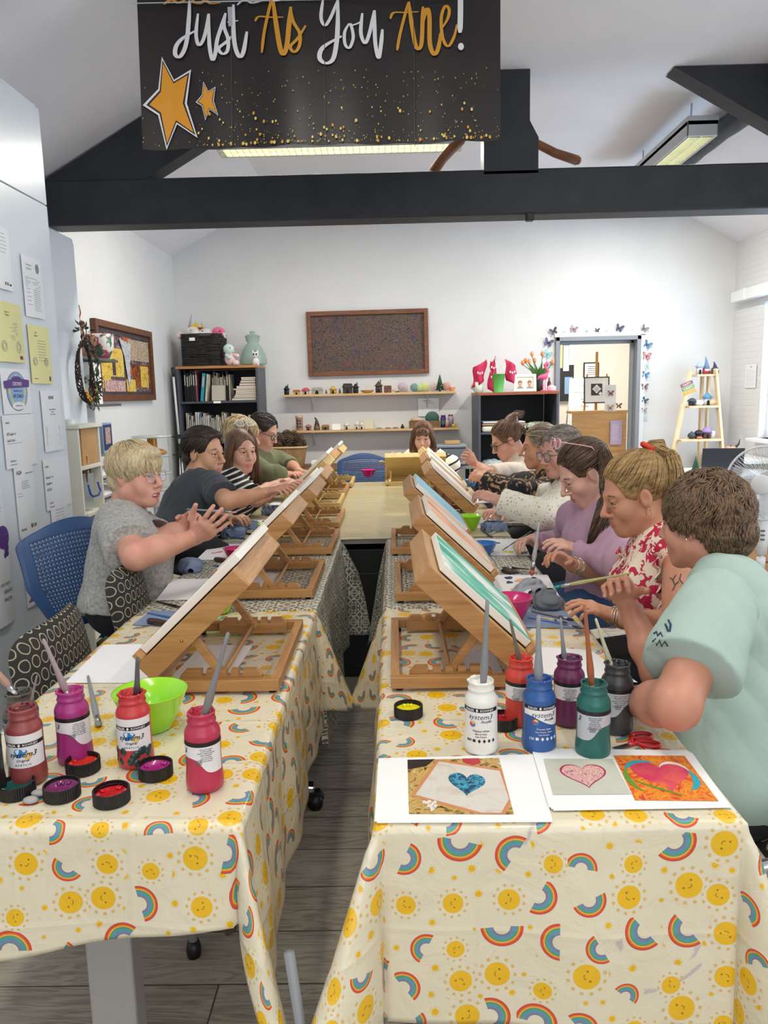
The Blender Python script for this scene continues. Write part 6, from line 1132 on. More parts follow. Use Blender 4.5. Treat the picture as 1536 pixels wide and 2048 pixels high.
def badge(m,w,h,Z):
    el=lambda rx,ry,mi,dz,cx=.5,cy=.5,n=32,wob=0:m.add([(w*cx+w*rx*(1+wob*math.cos(8*2*PI*k/n))*math.cos(2*PI*k/n),h*cy+h*ry*(1+wob*math.cos(8*2*PI*k/n))*math.sin(2*PI*k/n),Z(.5)+dz) for k in range(n)],[tuple(range(n))],mi)
    el(.36,.44,2,.0003); el(.34,.42,6,.0006); el(.28,.35,7,.0009,wob=.08); el(.24,.29,6,.0011); el(.2,.1,3,.0012,.5,.74); el(.22,.09,0,.0013,.5,.18)
    m.add([(w*x,h*y,Z(.5)+.0018) for x,y in ((.08,.56),(.92,.60),(.94,.76),(.5,.80),(.06,.72))],[(0,1,2,3,4)],3)
    m.text('CERTIFIED',h*.115,Matrix.Translation((w*.5,h*.63,Z(.5)+.0022)),0,ext=.0001,sx=.82); m.text('THERAPEUTIC ART',h*.06,Matrix.Translation((w*.5,h*.49,Z(.5)+.0022)),3,ext=.0001,sx=.8); m.text('LIFE COACH',h*.11,Matrix.Translation((w*.5,h*.36,Z(.5)+.0022)),1,ext=.0001,sx=.75); m.text('TRANSFORMATION',h*.035,Matrix.Translation((w*.5,h*.17,Z(.5)+.0022)),3,ext=.0001)
note('white sheet with the oval blue and purple Certified Life Coach badge',(-2,736),(64,826),XF,extra=badge,curl=.002)
note('certificate reading CBT Cognitive Behavior Life Coach, under the badge',(2,831),(74,927),XF,lines=[('udemy',.08,.84,.06,1,'L'),('CBT Cognitive Behavior Life',.08,.62,.075,1,'L',.68),('Coach Certification: Accredited',.08,.5,.075,1,'L',.6),(None,.08,.46,.008,2,.45),('Gail Stonnings',.12,.12,.055,1,'L',.8),(None,.12,.06,.015,2,.2)],curl=.003)
note('narrow white printed form right of the badge',(79,781),(127,898),XF,lines=[(None,.36,.86,.05,2,.25),('Diploma in Mindfulness',.5,.68,.028,1,),('Creative',.5,.64,.028,1),('is hereby certified',.5,.6,.028,1)]+para(.1,.9,.08,.4,14))
note('white certificate with signature and small logos, lower middle',(25,932),(76,1062),XF,lines=[('AQA',.22,.87,.075,1),('Certificate of Award',.72,.86,.03,1)]+para(.3,.7,.66,.76,5)+para(.08,.35,.56,.6,2)+[(None,.6,.09,.06,1,.07),(None,.72,.09,.05,1,.05),(None,.83,.09,.05,1,.07),(None,.1,.08,.03,2,.25)])
note('certificate reading Personal Transformation Breakthrough Coach',(84,920),(143,1006),XF,lines=[('udemy',.06,.84,.06,1,'L'),('Personal Transformation',.06,.62,.075,1,'L',.72),('Breakthrough Coach',.06,.5,.075,1,'L',.72),('(ACCREDITED)',.06,.38,.075,1,'L',.72),('Gail Stonnings',.12,.12,.055,1,'L',.8),(None,.12,.05,.02,2,.2)],curl=.003)
note('crinkled certificate with a pale purple figure, behind the blue chair',(99,1006),(140,1080),XF,lines=para(.2,.8,.45,.8,6,3)+[(None,.5,.02,.35,5,.4)],curl=.008)
note('certificate with plum skyline print hanging above the chair back',(40,1068),(97,1192),XF,lines=[('Social Care',.5,.9,.03,8),('Certificate',.5,.84,.035,8),('GAIL STONNINGS',.5,.6,.06,1,),('Safeguarding in',.5,.48,.045,1),('Community Organisations',.5,.41,.04,1)]+[(None,.08+.055*i,.06,.03+.05*((i*7)%5)/4,8,.045) for i in range(14)],curl=.006)
note('certificate with dark purple swirls at the left edge',(-30,985),(17,1122),XF,lines=para(.4,.8,.7,.85,4),extra=lambda m,w,h,Z:[m.add([(w*cx+r*math.cos(a),h*cy+r*math.sin(a),Z(cx)) for a in [2*PI*k/18 for k in range(18)]],[tuple(range(18))],3) for cx,cy,r in ((.7,.35,.05),(.8,.2,.028),(.9,.12,.014),(.75,.1,.012))])
note('sheet reading Grand Reiki, lowest at the left edge',(-30,1132),(29,1238),XF,lines=[('USUI REIKI',.62,.6,.07,1),('GRAND',.72,.48,.08,1),('MASTER',.7,.36,.07,1)],curl=.012)
# ================================================================= left wall: painting, shelves, wreath
wfr=wood('dark_frame_wood','4a2c1c','7a4a2e',1.,0,.5); XW_=XL+.012
a=WX(189,630,-2.15); b=WX(312,800,-2.15); w,h=b.y-a.y,a.z-b.z-.02
t=thing('framed_painting','abstract painting with a silver drip in a brown wooden frame on the left wall','painting',(XL+.004,(a.y+b.y)/2,b.z)); f=MB(); 
for y in (-w/2+.025,w/2-.025): f.box((.02,y,h/2),(.04,.05,h))
for z in (.025,h-.025): f.box((.02,0,z),(.04,w-.1,.05))
f.build('frame',wfr,t,.003); m=MB(); iw,ih=w-.1,h-.1
R_=lambda u0,u1,v0,v1,mi,x:m.add([(x,-iw/2+iw*u,.05+ih*v) for u,v in ((u0,v0),(u1,v0),(u1,v1),(u0,v1))],[(0,1,2,3)],mi)
R_(0,1,0,1,0,.012)
for i,(u0,u1,v0,v1,mi) in enumerate(((.02,.2,.1,.6,1),(.2,.45,.28,.72,1),(.24,.3,.3,.55,3),(.62,.98,.12,.5,2),(.78,.95,.12,.48,1),(.48,.66,.05,.25,1),(.08,.45,.03,.22,4),(.45,.62,.74,.98,5),(.55,.98,.56,.9,6),(0,1,.92,1,3),(0,1,0,.05,3),(.5,.6,.3,.45,5))): R_(u0,u1,v0,v1,mi,.0135+.0006*i)
m.add([(.022,-iw/2+iw*u,.05+ih*v) for u,v in ((.38,.88),(.6,.82),(.56,.5),(.55,.2),(.52,.12),(.49,.3),(.46,.6))],[tuple(range(7))],7)
AR=lambda n,cs,sc=14,d=2.:art(n,[(.3+.4*i/(len(cs)-1),c) for i,c in enumerate(cs)],sc,d)
m.build('canvas',[AR('art_plum_grey','2c2228 6a5a64 4a2c34 a89a98 3a2a30'.split(),12),AR('art_ochre','8a6a1a d9b040 e8d070 a07018'.split(),18),AR('art_maroon','3a1218 6a1c22 a8641c 4a1620'.split(),12),AR('art_dark_strip','2a2428 5a4a50'.split(),20),AR('art_pink_white','a8505a e6d4cc 8a3040 ded0c8'.split(),40),AR('art_orange','9a4a2a c06a40'.split(),20),AR('art_fleck_gold','4a3a34 c8a858 8a7a74 d8d0c8 5a3a2a'.split(),40),AR('art_silver_drip','6a7078 aab0b8 d8dce0 7a8088'.split(),30)],t)
slate=mat('slate_shelf','5b5b5c',.5)
def wshelf(lab,px0,px1,py,dep=.2,X=XL,th=.018,m_=None,grp='grey shelves on the left wall'):
    a,b=WX(px0,py,X+dep),WX(px1,py,X+dep); o=MB().box((dep/2,0,-th/2),(dep,b.y-a.y,th)).build('wall_shelf',m_ or slate,bev=.002); o.location=(X,(a.y+b.y)/2,(a.z+b.z)/2); return setp(o,lab,'shelf',grp),a.y,b.y,(a.z+b.z)/2
_,ya,yb,zs=wshelf('upper grey shelf holding the terracotta and floral pots',162,236,716)
_,ya2,yb2,zs2=wshelf('lower grey shelf holding the plant and the holly box',172,243,808)
terra=mat('terracotta','9c5f42',.7,c2='b07556',ns=12)
t=thing('pottery_deer','terracotta deer shaped pot with twig antlers','ornament',(XL+.13,ya+.16,zs)); m=MB().lathe([(.04,0),(.06,.03),(.065,.08),(.04,.14),(.03,.17),(.05,.2),(.045,.23),(.0001,.25)],18); m.build('body',terra,t)
for s in (-1,1): MB().tube([(0,s*.02,.23),(.01,s*.045,.29),(0,s*.05,.34)],[.006,.005,.003],6).tube([(.01,s*.04,.28),(.015,s*.02,.32)],[.004,.003],6).build('antler',terra,t)
setp(MB().lathe([(.05,0),(.075,.02),(.09,.09),(.086,.14),(.08,.15),(.078,.14),(.05,.03)],22,cap=False).build('flower_pot',mat('terracotta_dark','8a5238',.7)),'plain terracotta pot behind the deer','pot').location=(XL+.1,ya+.30,zs)
N=NT('floral_china'); n_=N.noise(N.obj(),14,3,.5); c_=N.mix(N.step(n_,.56,.03),lin('e9e4dc'),lin('c05a78')); c_=N.mix(N.step(N.noise(N.map(N.obj(),loc=(4,1,3)),18,3,.5),.58,.03),c_,lin('3f7a54')); N.base(c_); N.b.inputs['Roughness'].default_value=.2
setp(MB().lathe([(.04,0),(.06,.005),(.095,.07),(.1,.14),(.098,.175),(.09,.175),(.088,.08),(.03,.02)],26,cap=False).build('floral_pot',N.m),'white china pot with pink flowers and green leaves','pot').location=(XL+.12,ya+.55,zs)
gl=mat('holly_green','2f7a3a',.6); rd=mat('holly_red','b3202c',.5); t=thing('card_box','white upright box with a holly decoration','box',(XL+.12,yb2-.38,zs2)); MB().box((0,0,.14),(.1,.2,.28)).build('box_body',whiteP,t,.002); m=MB()
for k,(y,z) in enumerate(((-.04,.2),(.03,.23),(-.02,.13),(.04,.1),(-.045,.07),(.0,.04))): m.add([(.0515,y+.035*math.cos(a)*(1+.25*math.cos(4*a)),z+.025*math.sin(a)) for a in [2*PI*j/14 for j in range(14)]],[tuple(range(14))],0); m.ball((.052,y+.01,z+.015),(.004,.013,.013),6,1)
m.build('holly_decoration',[gl,rd],t)
def leafy(m,c,n,r,L,mi=0,seed=0,up=.5,w=.3):
    rs=random.Random(seed)
    for k in range(n):
        d=V3((rs.gauss(0,1),rs.gauss(0,1),rs.gauss(up,.7))).normalized(); s=V3(c)+d*r*rs.random()**.5*.8; l=L*rs.uniform(.6,1.2); x=d.orthogonal().normalized()*l*w*.5; x.rotate(Euler((0,0,rs.uniform(0,6)))); m.add([s,s+d*l*.5+x,s+d*l,s+d*l*.5-x],[(0,1,2,3)],mi)
t=thing('potted_plant','black pot with a wispy green plant on the lower grey shelf','plant',(XL+.1,ya2+.22,zs2)); MB().lathe([(.05,0),(.07,.07),(.066,.07),(.048,.01)],20,cap=False).lathe([(.0001,.06),(.066,.06)],20,cap=False).build('pot',mat('black_pot','17181a',.4),t); m=MB(); leafy(m,(0,0,.12),260,.1,.05,0,1,.8,.25); 
for k in range(14): a=k*2.4; m.tube([(0,0,.05),(.04*math.cos(a),.05*math.sin(a),.13),(.08*math.cos(a),.1*math.sin(a),.2)],[.002,.0015,.001],4)
m.build('foliage',mat('dusty_green_leaf','5c6a4c',.7),t)
# wreath on the set-back cupboard
c=WX(157,745,-1.93); t=thing('wreath','dark twig wreath with yellow flowers hanging on the white cupboard','wreath',(c.x+.02,c.y,c.z)); m=MB(); rs=random.Random(8)
for k in range(16):
    ph=rs.uniform(0,6.28); P_=[]
    for j in range(41): a=2*PI*j/40; r=.15+.014*math.sin(3*a+ph)+.008*math.cos(7*a+ph); P_.append((.02+.014*math.cos(5*a+ph),r*math.sin(a)*.72,r*math.cos(a)*1.15))
    m.tube(P_,.0032,5)
m.build('twig_ring',mat('dark_twig','2c201c',.8,c2='46342c'),t); m=MB()
for k in range(200):
    a=rs.uniform(-.6,2.6)+1.2 if k>40 else rs.uniform(-.5,.5); r=.15*rs.uniform(.85,1.25); p_=V3((.035+rs.uniform(0,.03),r*math.sin(a)*.75,r*math.cos(a)*1.15)); d=V3((rs.uniform(-.3,1),rs.gauss(0,1),rs.gauss(0,1))).normalized(); x=d.orthogonal().normalized()*.006; m.add([p_,p_+d*.02+x,p_+d*.045,p_+d*.02-x],[(0,1,2,3)],0)
for s in (-1,1): m.tube([(.03,0,.16),(.04,.02*s,.24),(.03,.05*s,.3)],.003,5); leafy(m,(.03,.03*s,.25),24,.05,.035,0,s+2,.6,.4)
m.build('leaves',mat('dark_green_leaf','2f3a2c',.7),t); m=MB()
for k in range(11):
    a=2.3+k*.16; q=V3((.05,.15*math.sin(a)*.75+rs.uniform(-.01,.01),.15*math.cos(a)*1.15)); 
    for j in range(9): b=2*PI*j/9; e=V3((.006,.022*math.cos(b),.022*math.sin(b))); n2=V3((0,-math.sin(b),math.cos(b)))*.006; m.add([q,q+e*.6+n2,q+e,q+e*.6-n2],[(0,1,2,3)],k%2)
    m.ball(q,.006,5,2)
m.build('flowers',[mat('flower_yellow','e8b024',.6),mat('flower_orange','d98a2a',.6),mat('flower_centre','4a2a14',.7)],t)
# white cube storage unit
cream=mat('cream_shelving','e7e4d6',.45); zt_=W(155,850,4.15).z; s1=W(156,938,4.15).z; s2=W(158,1032,4.15).z; Y0,Y1=4.15,4.44; X0_,X1_=-1.94,-1.70
t=thing('storage_shelf','cream open storage tower by the left wall','shelf unit',((X0_+X1_)/2,(Y0+Y1)/2,0)); dx=X1_-X0_; 
for y in (Y0,Y1): MB().box((0,y-(Y0+Y1)/2,zt_/2),(dx,.018,zt_)).build('side_panel',cream,t,.002)
for z in (.1,s2-.35,s2,s1,zt_-.01): MB().box((0,0,z),(dx+(.03 if z>zt_-.05 or abs(z-s2)<.01 else 0),Y1-Y0+(.04 if z>zt_-.05 else -.01),.022)).build('shelf_board',cream,t,.003)
MB().box((-dx/2+.005,0,zt_/2),(.006,Y1-Y0-.03,zt_-.04)).build('back_panel',cream,t)
setp(MB().box((0,0,.105),(.18,.22,.21)).box((0,0,.2115),(.182,.04,.002),1).build('cardboard_box',[mat('cardboard','b98f5c',.75,c2='c69d6a',ns=6),mat('parcel_tape','c9a878',.3)],bev=.002),'brown cardboard box in the upper bay of the cream tower','box').location=(X1_-.1,(Y0+Y1)/2+.02,s1+.012)
setp(MB().lathe([(.03,0),(.03,.04),(.0001,.04)],16).build('jar_lid',mat('white_lid','dfe3e6',.4)),'white lid on top of the cardboard box','lid').location=(X1_-.1,(Y0+Y1)/2-.02,s1+.225)
clr=mat('clear_plastic_tub','dfe6e6',.15,alpha=.45); t=thing('plastic_tub','clear plastic tub with a blue handle in the lower bay of the cream tower','tub',(X1_-.09,(Y0+Y1)/2,s2+.012)); MB().lathe([(.0001,.003),(.08,.003),(.095,.2),(.1,.21),(.094,.21),(.078,.01)],4,cap=False,sm=False).build('tub_body',clr,t); MB().tube([(.09,-.07,.15),(.1,-.075,.1),(.1,-.04,.08),(.1,.04,.08),(.1,.075,.1),(.09,.07,.15)],.006,6).build('handle',mat('blue_plastic','1f4aa0',.35),t)
m=MB(); rs=random.Random(1)
for k in range(14): a=rs.uniform(0,6.28); q=V3((.05*math.cos(a),.05*math.sin(a),.02)); m.tube([q,q+V3((rs.uniform(-.04,.04),rs.uniform(-.05,.05),.26+rs.uniform(0,.08)))],[.005,.007],6,k%3)
m.build('tools',[mat('tool_black','1d1c1c',.5),mat('tool_brown','7a5030',.6),silv],t)
# rack with printed box, turntables
rack=mat('grey_wire_rack','a2a5a6',.4,.6); zz=WX(215,902,-1.92).z; yy=WX(215,902,-1.92).y
t=thing('paper_rack','grey paper rack with sloping sheets beside the cream tower','rack',(-2.02,yy,0)); m=MB()
for i in range(5): z=zz-.02-i*.13; MB().box((0,0,z),(.26,.34,.008),rot=(0,.35 if i else 0,0)).build('tray',rack,t,.001)
for y in (-.17,.17): MB().cyl((-.12,y,0),(-.12,y,zz),.008,n=8).build('rack_post',rack,t)
for i in range(1,5): setp(MB().box((0,0,0),(.22,.3,.02),rot=(0,.35,0)).build('paper_stack',papM),('highest','second','third','lowest')[i-1]+' stack of paper sloping in the grey rack','paper','paper in the rack').location=(-2.01,yy,zz-.005-i*.13+.012)
t=thing('picture_box','blue box with a picture of people on it standing on the grey rack','box',(-1.98,yy+.05,zz-.015)); MB().box((0,0,.1),(.1,.17,.2)).build('box_body',mat('box_blue_white','8fa3c0',.5),t,.002); MB().box((.0512,0,.105),(.002,.15,.17)).box((.0525,0,.115),(.002,.09,.11),1).build('printed_picture',[mat('print_navy','2a3c66',.5),AR('print_people','2a2228 a86a5a e0d0c8 7a2a34 c8b8b0'.split(),40)],t)
setp(MB().lathe([(.03,0),(.036,.05),(.02,.08)],12).build('small_vase',mat('dark_green_glass','5a6a4a',.2)),'small green vase beside the picture box','vase').location=(-1.98,yy-.12,zz-.015)
c=W(303,868,5.35); glz=mat('glass_disc','cfd8d4',.12,alpha=.55); t=thing('turntable','glass topped turntable on an amber pedestal','turntable',(c.x,c.y,c.z-.16)); MB().cyl((0,0,.135),(0,0,.148),.135,n=40).build('glass_top',glz,t); MB().lathe([(.05,.02),(.095,.022),(.098,.035),(.07,.05),(.035,.06),(.033,.135)],28).build('pedestal',mat('amber_plastic','b9781c',.35,coat=.3),t); MB().cyl((0,0,0),(0,0,.014),.11,n=36).build('base_disc',glz,t)
st=thing('display_stand','white tiered stand of glass discs behind the grey haired woman','stand',(c.x,c.y,0)); MB().cyl((0,0,0),(0,0,c.z-.16),.02,n=14).build('pole',pvc,st); MB().cyl((0,0,0),(0,0,.02),.14,n=30).build('base',pvc,st)
for k in range(1,7): MB().cyl((0,0,c.z-.17-k*.11),(0,0,c.z-.16-k*.11),.12,n=36).build('tier_disc',glz,st)
# tripod behind
blkM=mat('tripod_black','17181a',.4); whiM=mat('tripod_white','d6d8da',.35); a=W(343,735,7.45); 
t=thing('tripod_stand','folded black and white light stand leaning in the far left corner','tripod',(a.x+.07,7.42,0)); b_=V3((0,0,0)); tp=V3((-.06,.03,a.z)); m=MB()
MB().cyl(tp.lerp(b_,.02),tp.lerp(b_,.42),.011,n=10).build('upper_pole',whiM,t); MB().cyl(tp.lerp(b_,.42),b_+V3((0,0,.02)),.015,n=10).build('lower_pole',blkM,t); MB().cyl(tp,tp.lerp(b_,.05),.016,n=10).build('tip',blkM,t)
for f in (.38,.48,.75): q=tp.lerp(b_,f); MB().box(q,(.05,.04,.04)).cyl(q,q+V3((-.07,-.02,0)),.007,n=8).build('clamp',blkM,t,.004)
for s in (-1,0,1): q=tp.lerp(b_,.45); MB().cyl(q,(q.x*.5+.05*s,-.03*abs(s),.02),.009,n=8).build('leg',whiM if s else blkM,t)
# ================================================================= bookcases
ORD='first second third fourth fifth sixth seventh eighth ninth tenth eleventh twelfth thirteenth fourteenth fifteenth sixteenth seventeenth eighteenth nineteenth twentieth twenty-first twenty-second twenty-third twenty-fourth twenty-fifth twenty-sixth twenty-seventh twenty-eighth twenty-ninth thirtieth thirty-first thirty-second thirty-third thirty-fourth thirty-fifth thirty-sixth thirty-seventh thirty-eighth thirty-ninth fortieth forty-first forty-second'.split()
gcase=mat('graphite_laminate','4a4e56',.45); gtop=wood('beech_top','a8703f','c48b58',.7,0,.4); gtop2=wood('cherry_top','8a4a2a','a8623c',.7,0,.4)
def bookcase(lab,x0,x1,yf,zt,shelves,top,depth=.44):
    t=thing('bookcase',lab,'bookcase',((x0+x1)/2,yf+depth/2,0)); w=x1-x0
    for s in (-1,1): MB().box((s*(w/2-.011),0,zt/2-.012),(.022,depth,zt-.024)).build('side_panel',gcase,t,.001)
    MB().box((0,0,zt-.012),(w+.01,depth+.01,.025)).build('top_board',top,t,.002); MB().box((0,depth/2-.006,zt/2),(w-.05,.008,zt-.06)).build('back_panel',mat('dark_back_panel','1c1f26',.6),t)
    for z in shelves: MB().box((0,0,z),(w-.046,depth-.02,.02)).build('shelf_board',gcase,t,.001)
    return t
bx0,bx1=-2.09,-1.3; yF=7.54; ztop=W(450,731,yF).z; sh1=W(450,804,yF).z; sh2=W(450,885,yF).z
bookcase('graphite bookcase with a beech top, full of books, left of the wall shelves',bx0,bx1,yF,ztop,[.08,sh2-.4,sh2,sh1],gtop)
def book(lab,x,y,z,w,d,h,col,grp,rot=None,flat=False,name='book'):
    m=MB(); c=mat('cover_'+col,col,.5); 
    if flat: m.box((0,0,h/2),(w,d,h)).box((0,-.002,h/2),(w-.006,d,h*.72),1)
    else: m.box((-w/2+.001,0,h/2),(.002,d,h)).box((w/2-.001,0,h/2),(.002,d,h)).box((0,-d/2+.001,h/2),(w,.002,h)).box((0,.003,h/2-.002),(w-.004,d-.012,h-.01),1).box((0,-d/2-.0004,h*.7),(w*.5,.0008,h*.35),2)
    o=m.build(name,[c,mat('page_block','d8cfc0',.8),mat('spine_print','b8b4a8',.5)]); o.location=(x,y,z)
    if rot: o.rotation_euler=rot
    return setp(o,lab,'book',grp)
rs=random.Random(12); cn={'16171b':'black','1d1f26':'dark navy','2a1f1c':'dark brown','8a4a5c':'dusty pink','c9c4bc':'pale','6b5a48':'brown','2a3a5c':'blue','a89a88':'beige','7a2e34':'dark red','c7cdd6':'pale blue','4a6a8a':'steel blue','d9d0b8':'cream','8a7a5c':'tan','3a3d44':'charcoal'}
x=bx0+.05; i=0; cols=['16171b']*3+['1d1f26','16171b','8a4a5c','16171b','2a1f1c','16171b','1d1f26','16171b']
while x<-1.93+.0: 
    w=rs.uniform(.016,.03); c=cols[i%len(cols)]; h=rs.uniform(.27,.31); book(f'{cn[c]} book, {ORD[i]} from the left on the upper bookcase shelf',x+w/2,yF+.17,sh1+.0105,w-.001,.21,h,c,'books standing on the upper bookcase shelf'); x+=w; i+=1
book('large turquoise book leaning on the upper bookcase shelf',x+.045,yF+.12,sh1+.012,.034,.2,.27,'2a8fa8','leaning books on the upper shelf',(0,R(7),0)); book('cream book leaning against the turquoise one',x+.083,yF+.12,sh1+.012,.02,.2,.26,'d8c8b4','leaning books on the upper shelf',(0,R(7),0)); x+=.135
while x<-1.60: w=rs.uniform(.014,.026); c=['2a1f1c','6b5a48','16171b','c9c4bc','3a3d44','a89a88'][i%6]; h=rs.uniform(.23,.29); book(f'{cn[c]} book, {ORD[i]} from the left on the upper bookcase shelf',x+w/2,yF+.19,sh1+.0105,w-.001,.2,h,c,'books standing on the upper bookcase shelf'); x+=w; i+=1
b_=book('small pale book propped slanting in front of the upper row',-1.70,yF+.03,sh1+.012,.13,.03,.15,'b8b0a4','propped books',(R(-12),0,0)); z=sh1+.0105
for k,(w,h,c) in enumerate(((.24,.026,'3a3d44'),(.22,.014,'d9d0b8'),(.21,.02,'7a2e34'),(.2,.018,'c9c4bc'),(.2,.022,'6b5a48'),(.22,.012,'d9d0b8'),(.19,.026,'a89a88'),(.16,.026,'8a4a5c'),(.15,.024,'7a2e34'),(.14,.016,'6b5a48'),(.14,.014,'d9d0b8'))): book(f'{cn[c]} book lying flat, {ORD[k]} from the bottom of the upper shelf stack',-1.33-w/2-.002,yF+.15,z,w,.22,h,c,'books lying in the flat stack',None,True); z+=h+.0006
x=bx0+.05; i=0; cs='c9c4bc 3a3d44 a89a88 c7cdd6 6b5a48 d9d0b8 4a6a8a 8a7a5c 2a3a5c c9c4bc'.split()
while x<-1.36: w=rs.uniform(.012,.026); c=cs[rs.randrange(10)]; h=rs.uniform(.22,.29) if i<24 else rs.uniform(.2,.27); book(f'{cn[c]} book, {ORD[min(i,41)]} from the left on the second bookcase shelf',x+w/2,yF+.16,sh2+.0105,w-.001,.2,h,c,'books standing on the second bookcase shelf'); x+=w; i+=1
z=sh2-.4+.0105
for k in range(9): h=rs.uniform(.02,.05); c=cs[rs.randrange(10)]; book(f'{cn[c]} folder lying flat, {ORD[k]} from the bottom on the lower bookcase shelf',bx0+.2,yF+.14,z,.26,.22,h,c,'folders lying on the lower bookcase shelf',None,True,'folder'); z+=h+.0006
setp(MB().box((0,0,0),(.07,.004,.022)).build('shelf_label',whiteP),'small white label taped to the bookcase shelf edge','label').location=(-1.71,yF+.006,sh1+.0)
# ---- top of left bookcase
zt=ztop; bkM=mat('black_wicker','1a1818',.6,c2='2c2828',ns=20,bs=.8,bsc=40,bd=.01)
x0,x1=W(369,720,7.7).x,W(447,720,7.7).x; bh=W(400,668,7.62).z-zt; t=thing('wicker_basket','black wicker basket full of soft toys on the bookcase','basket',((x0+x1)/2,7.75,zt+.001)); w=x1-x0
m=MB(); rs=random.Random(5)
for k in range(26):
    z=.008+bh*k/26; j=lambda:rs.uniform(-.004,.004); P_=[(-w/2+.02,-.14),(w/2-.02,-.14),(w/2,-.12),(w/2,.12),(w/2-.02,.14),(-w/2+.02,.14),(-w/2,.12),(-w/2,-.12)]; Q=[]
    for q in range(8):
        for u in range(4): a,b=P_[q],P_[(q+1)%8]; Q.append((a[0]+(b[0]-a[0])*u/4+j(),a[1]+(b[1]-a[1])*u/4+j(),z+j()))
    m.tube(Q,.0072,5,0,True)
m.box((0,0,.01),(w-.02,.26,.012)); m.build('basket_body',bkM,t); MB().box((-.08,-.152,bh-.05),(.055,.004,.03)).build('tag',whiteP,t)
plush=lambda n,c,c2=None:mat('plush_'+n,c,.95,c2=c2,ns=30,bs=.8,bsc=150,bd=.004,sheen=.4)
PW_=plush('white','ece6e2','dcd4d0'); PP=plush('pink','e0558a','ea7aa4'); PL=plush('pale_pink','edc8c8','f2d8d4'); PA=plush('aqua','bfdad6','d2e6e2'); eyeB=mat('toy_eye','0c0c0e',.1); yl=plush('yellow','e0b83a'); gr_=plush('grey','b8b8c0')
def toy(name,lab,loc,parts,cat='soft toy',grp='soft toys in the black basket',vox=.006,rz=0,extra=()):
    t=thing(name,lab,cat,loc,rz,grp)
    for nm,mt,pr in parts:
        S=SDF()
        for p_ in pr:
            if len(p_)==2: S.el(p_[0],p_[1],None,.015)
            else: S.rc(p_[0],p_[1],p_[2],p_[3],.012)
        S.mesh(nm,mt,t,vox)
    for nm,mt,c,r in extra: MB().ball(c,r,6).build(nm,mt,t)
    return t
bz=zt+bh-.02; bx=(x0+x1)/2
tip=MB()
t=toy('toy_unicorn','white plush unicorn with a tall silver horn in the black basket',(bx-.10,7.72,bz),[('body',PW_,[((0,0,.03),(.085,.07,.07)),((.03,-.05,.03),(.05,.045,.04))]),('ear',PL,[((-.13,-.02,.02),(.035,.02,.035))]),('mane',yl,[((.0,0,.1),(.03,.02,.02)),((.04,0,.11),(.02,.015,.03))])],extra=[('eye',eyeB,(.0,-.068,.06),.007)])
MB().lathe([(.018,0),(.0125,.05),(.007,.1),(.0001,.15)],12,0,Matrix.Translation((-.03,0,.08))@Matrix.Rotation(.2,4,'Y')).build('horn',mat('silver_horn','a6a6ac',.25,.8),t)
t=toy('toy_unicorn','white plush unicorn with golden horn beside the tall horned one',(bx+.03,7.72,bz),[('body',PW_,[((0,0,.02),(.08,.065,.06)),((-.04,-.04,.02),(.045,.04,.035))]),('crown',mat('toy_red','8a2230',.7),[((-.06,0,.075),(.025,.02,.018))])],extra=[('eye',eyeB,(-.02,-.062,.05),.007)])
MB().lathe([(.014,0),(.009,.035),(.0001,.075)],12,0,Matrix.Translation((-.03,0,.075))@Matrix.Rotation(-.15,4,'Y')).build('horn',mat('gold_horn','d9b02a',.25,.8),t)
t=toy('toy_flamingo','pink plush flamingo head peeping over the basket rim',(bx+.16,7.70,bz),[('body',PP,[((0,0,.04),(.062,.045,.05)),((-.05,0,.0),(-.02,0,.05),.03,.035)]),('beak',mat('toy_beak','d8cfc8',.8),[((.05,-.01,.02),(.065,-.02,-.015),.018,.01)])],extra=[('eye',eyeB,(.02,-.043,.045),.008)])
c=W(463,725,7.62); t=toy('toy_bear','pastel aqua and pink teddy bear sitting against the basket',(c.x,7.58,zt),[('body',PL,[((0,0,.06),(.055,.05,.062))]),('head',PA,[((-.01,-.01,.155),(.052,.048,.05)),((.03,-.02,.145),(.025,.022,.02))]),('arm',PA,[((-.03,-.03,.1),(.0,-.06,.075),.018,.022)]),('arm',PL,[((.04,-.02,.1),(.075,-.04,.09),.016,.02)]),('foot',PL,[((.06,-.05,.025),(.032,.028,.025))]),('bow',PP,[((.0,-.045,.1),(.015,.008,.01))]),('nose',PP,[((.052,-.035,.15),(.01,.01,.008))])],extra=[('eye',eyeB,(.012,-.056,.165),.005)],grp='soft toys on the bookcase top')
c=W(513,722,7.6); t=toy('toy_unicorn','small white spotted unicorn toy in front of the glass jar',(c.x,7.56,zt),[('body',plush('spotted','efeeee','d8d6da'),[((0,0,.035),(.03,.028,.035)),((0,-.01,.095),(.032,.028,.03)),((-.015,0,.0),(-.015,0,.03),.012,.014),((.02,0,.0),(.02,0,.03),.012,.014),((-.022,0,.12),(-.024,0,.14),.008,.004),((.022,0,.12),(.026,0,.14),.008,.004)])],extra=[('eye',eyeB,(-.012,-.036,.1),.009),('eye',eyeB,(.014,-.036,.1),.009)],grp='soft toys on the bookcase top',vox=.004)
MB().lathe([(.006,0),(.0001,.03)],8,0,Matrix.Translation((0,-.01,.122))).build('horn',mat('blue_horn','2a4a8a',.3),t)
c=W(505,700,7.75); jar=mat('green_tint_glass','a9c4b6',.12,alpha=.6,bs=.2,bsc=20); t=thing('glass_jar','large ribbed green glass jar with a knobbed lid on the bookcase','jar',(c.x,7.78,zt)); S=(W(500,662,7.75).z-zt)/.34
pr=[(.06,0),(.125,.01)]; 
for k in range(12): z=.02+.018*k; r=.135-.0004*k*k*1.0-(k/12)**2*.035; pr+=[(r,z),(r-.004,z+.009)]
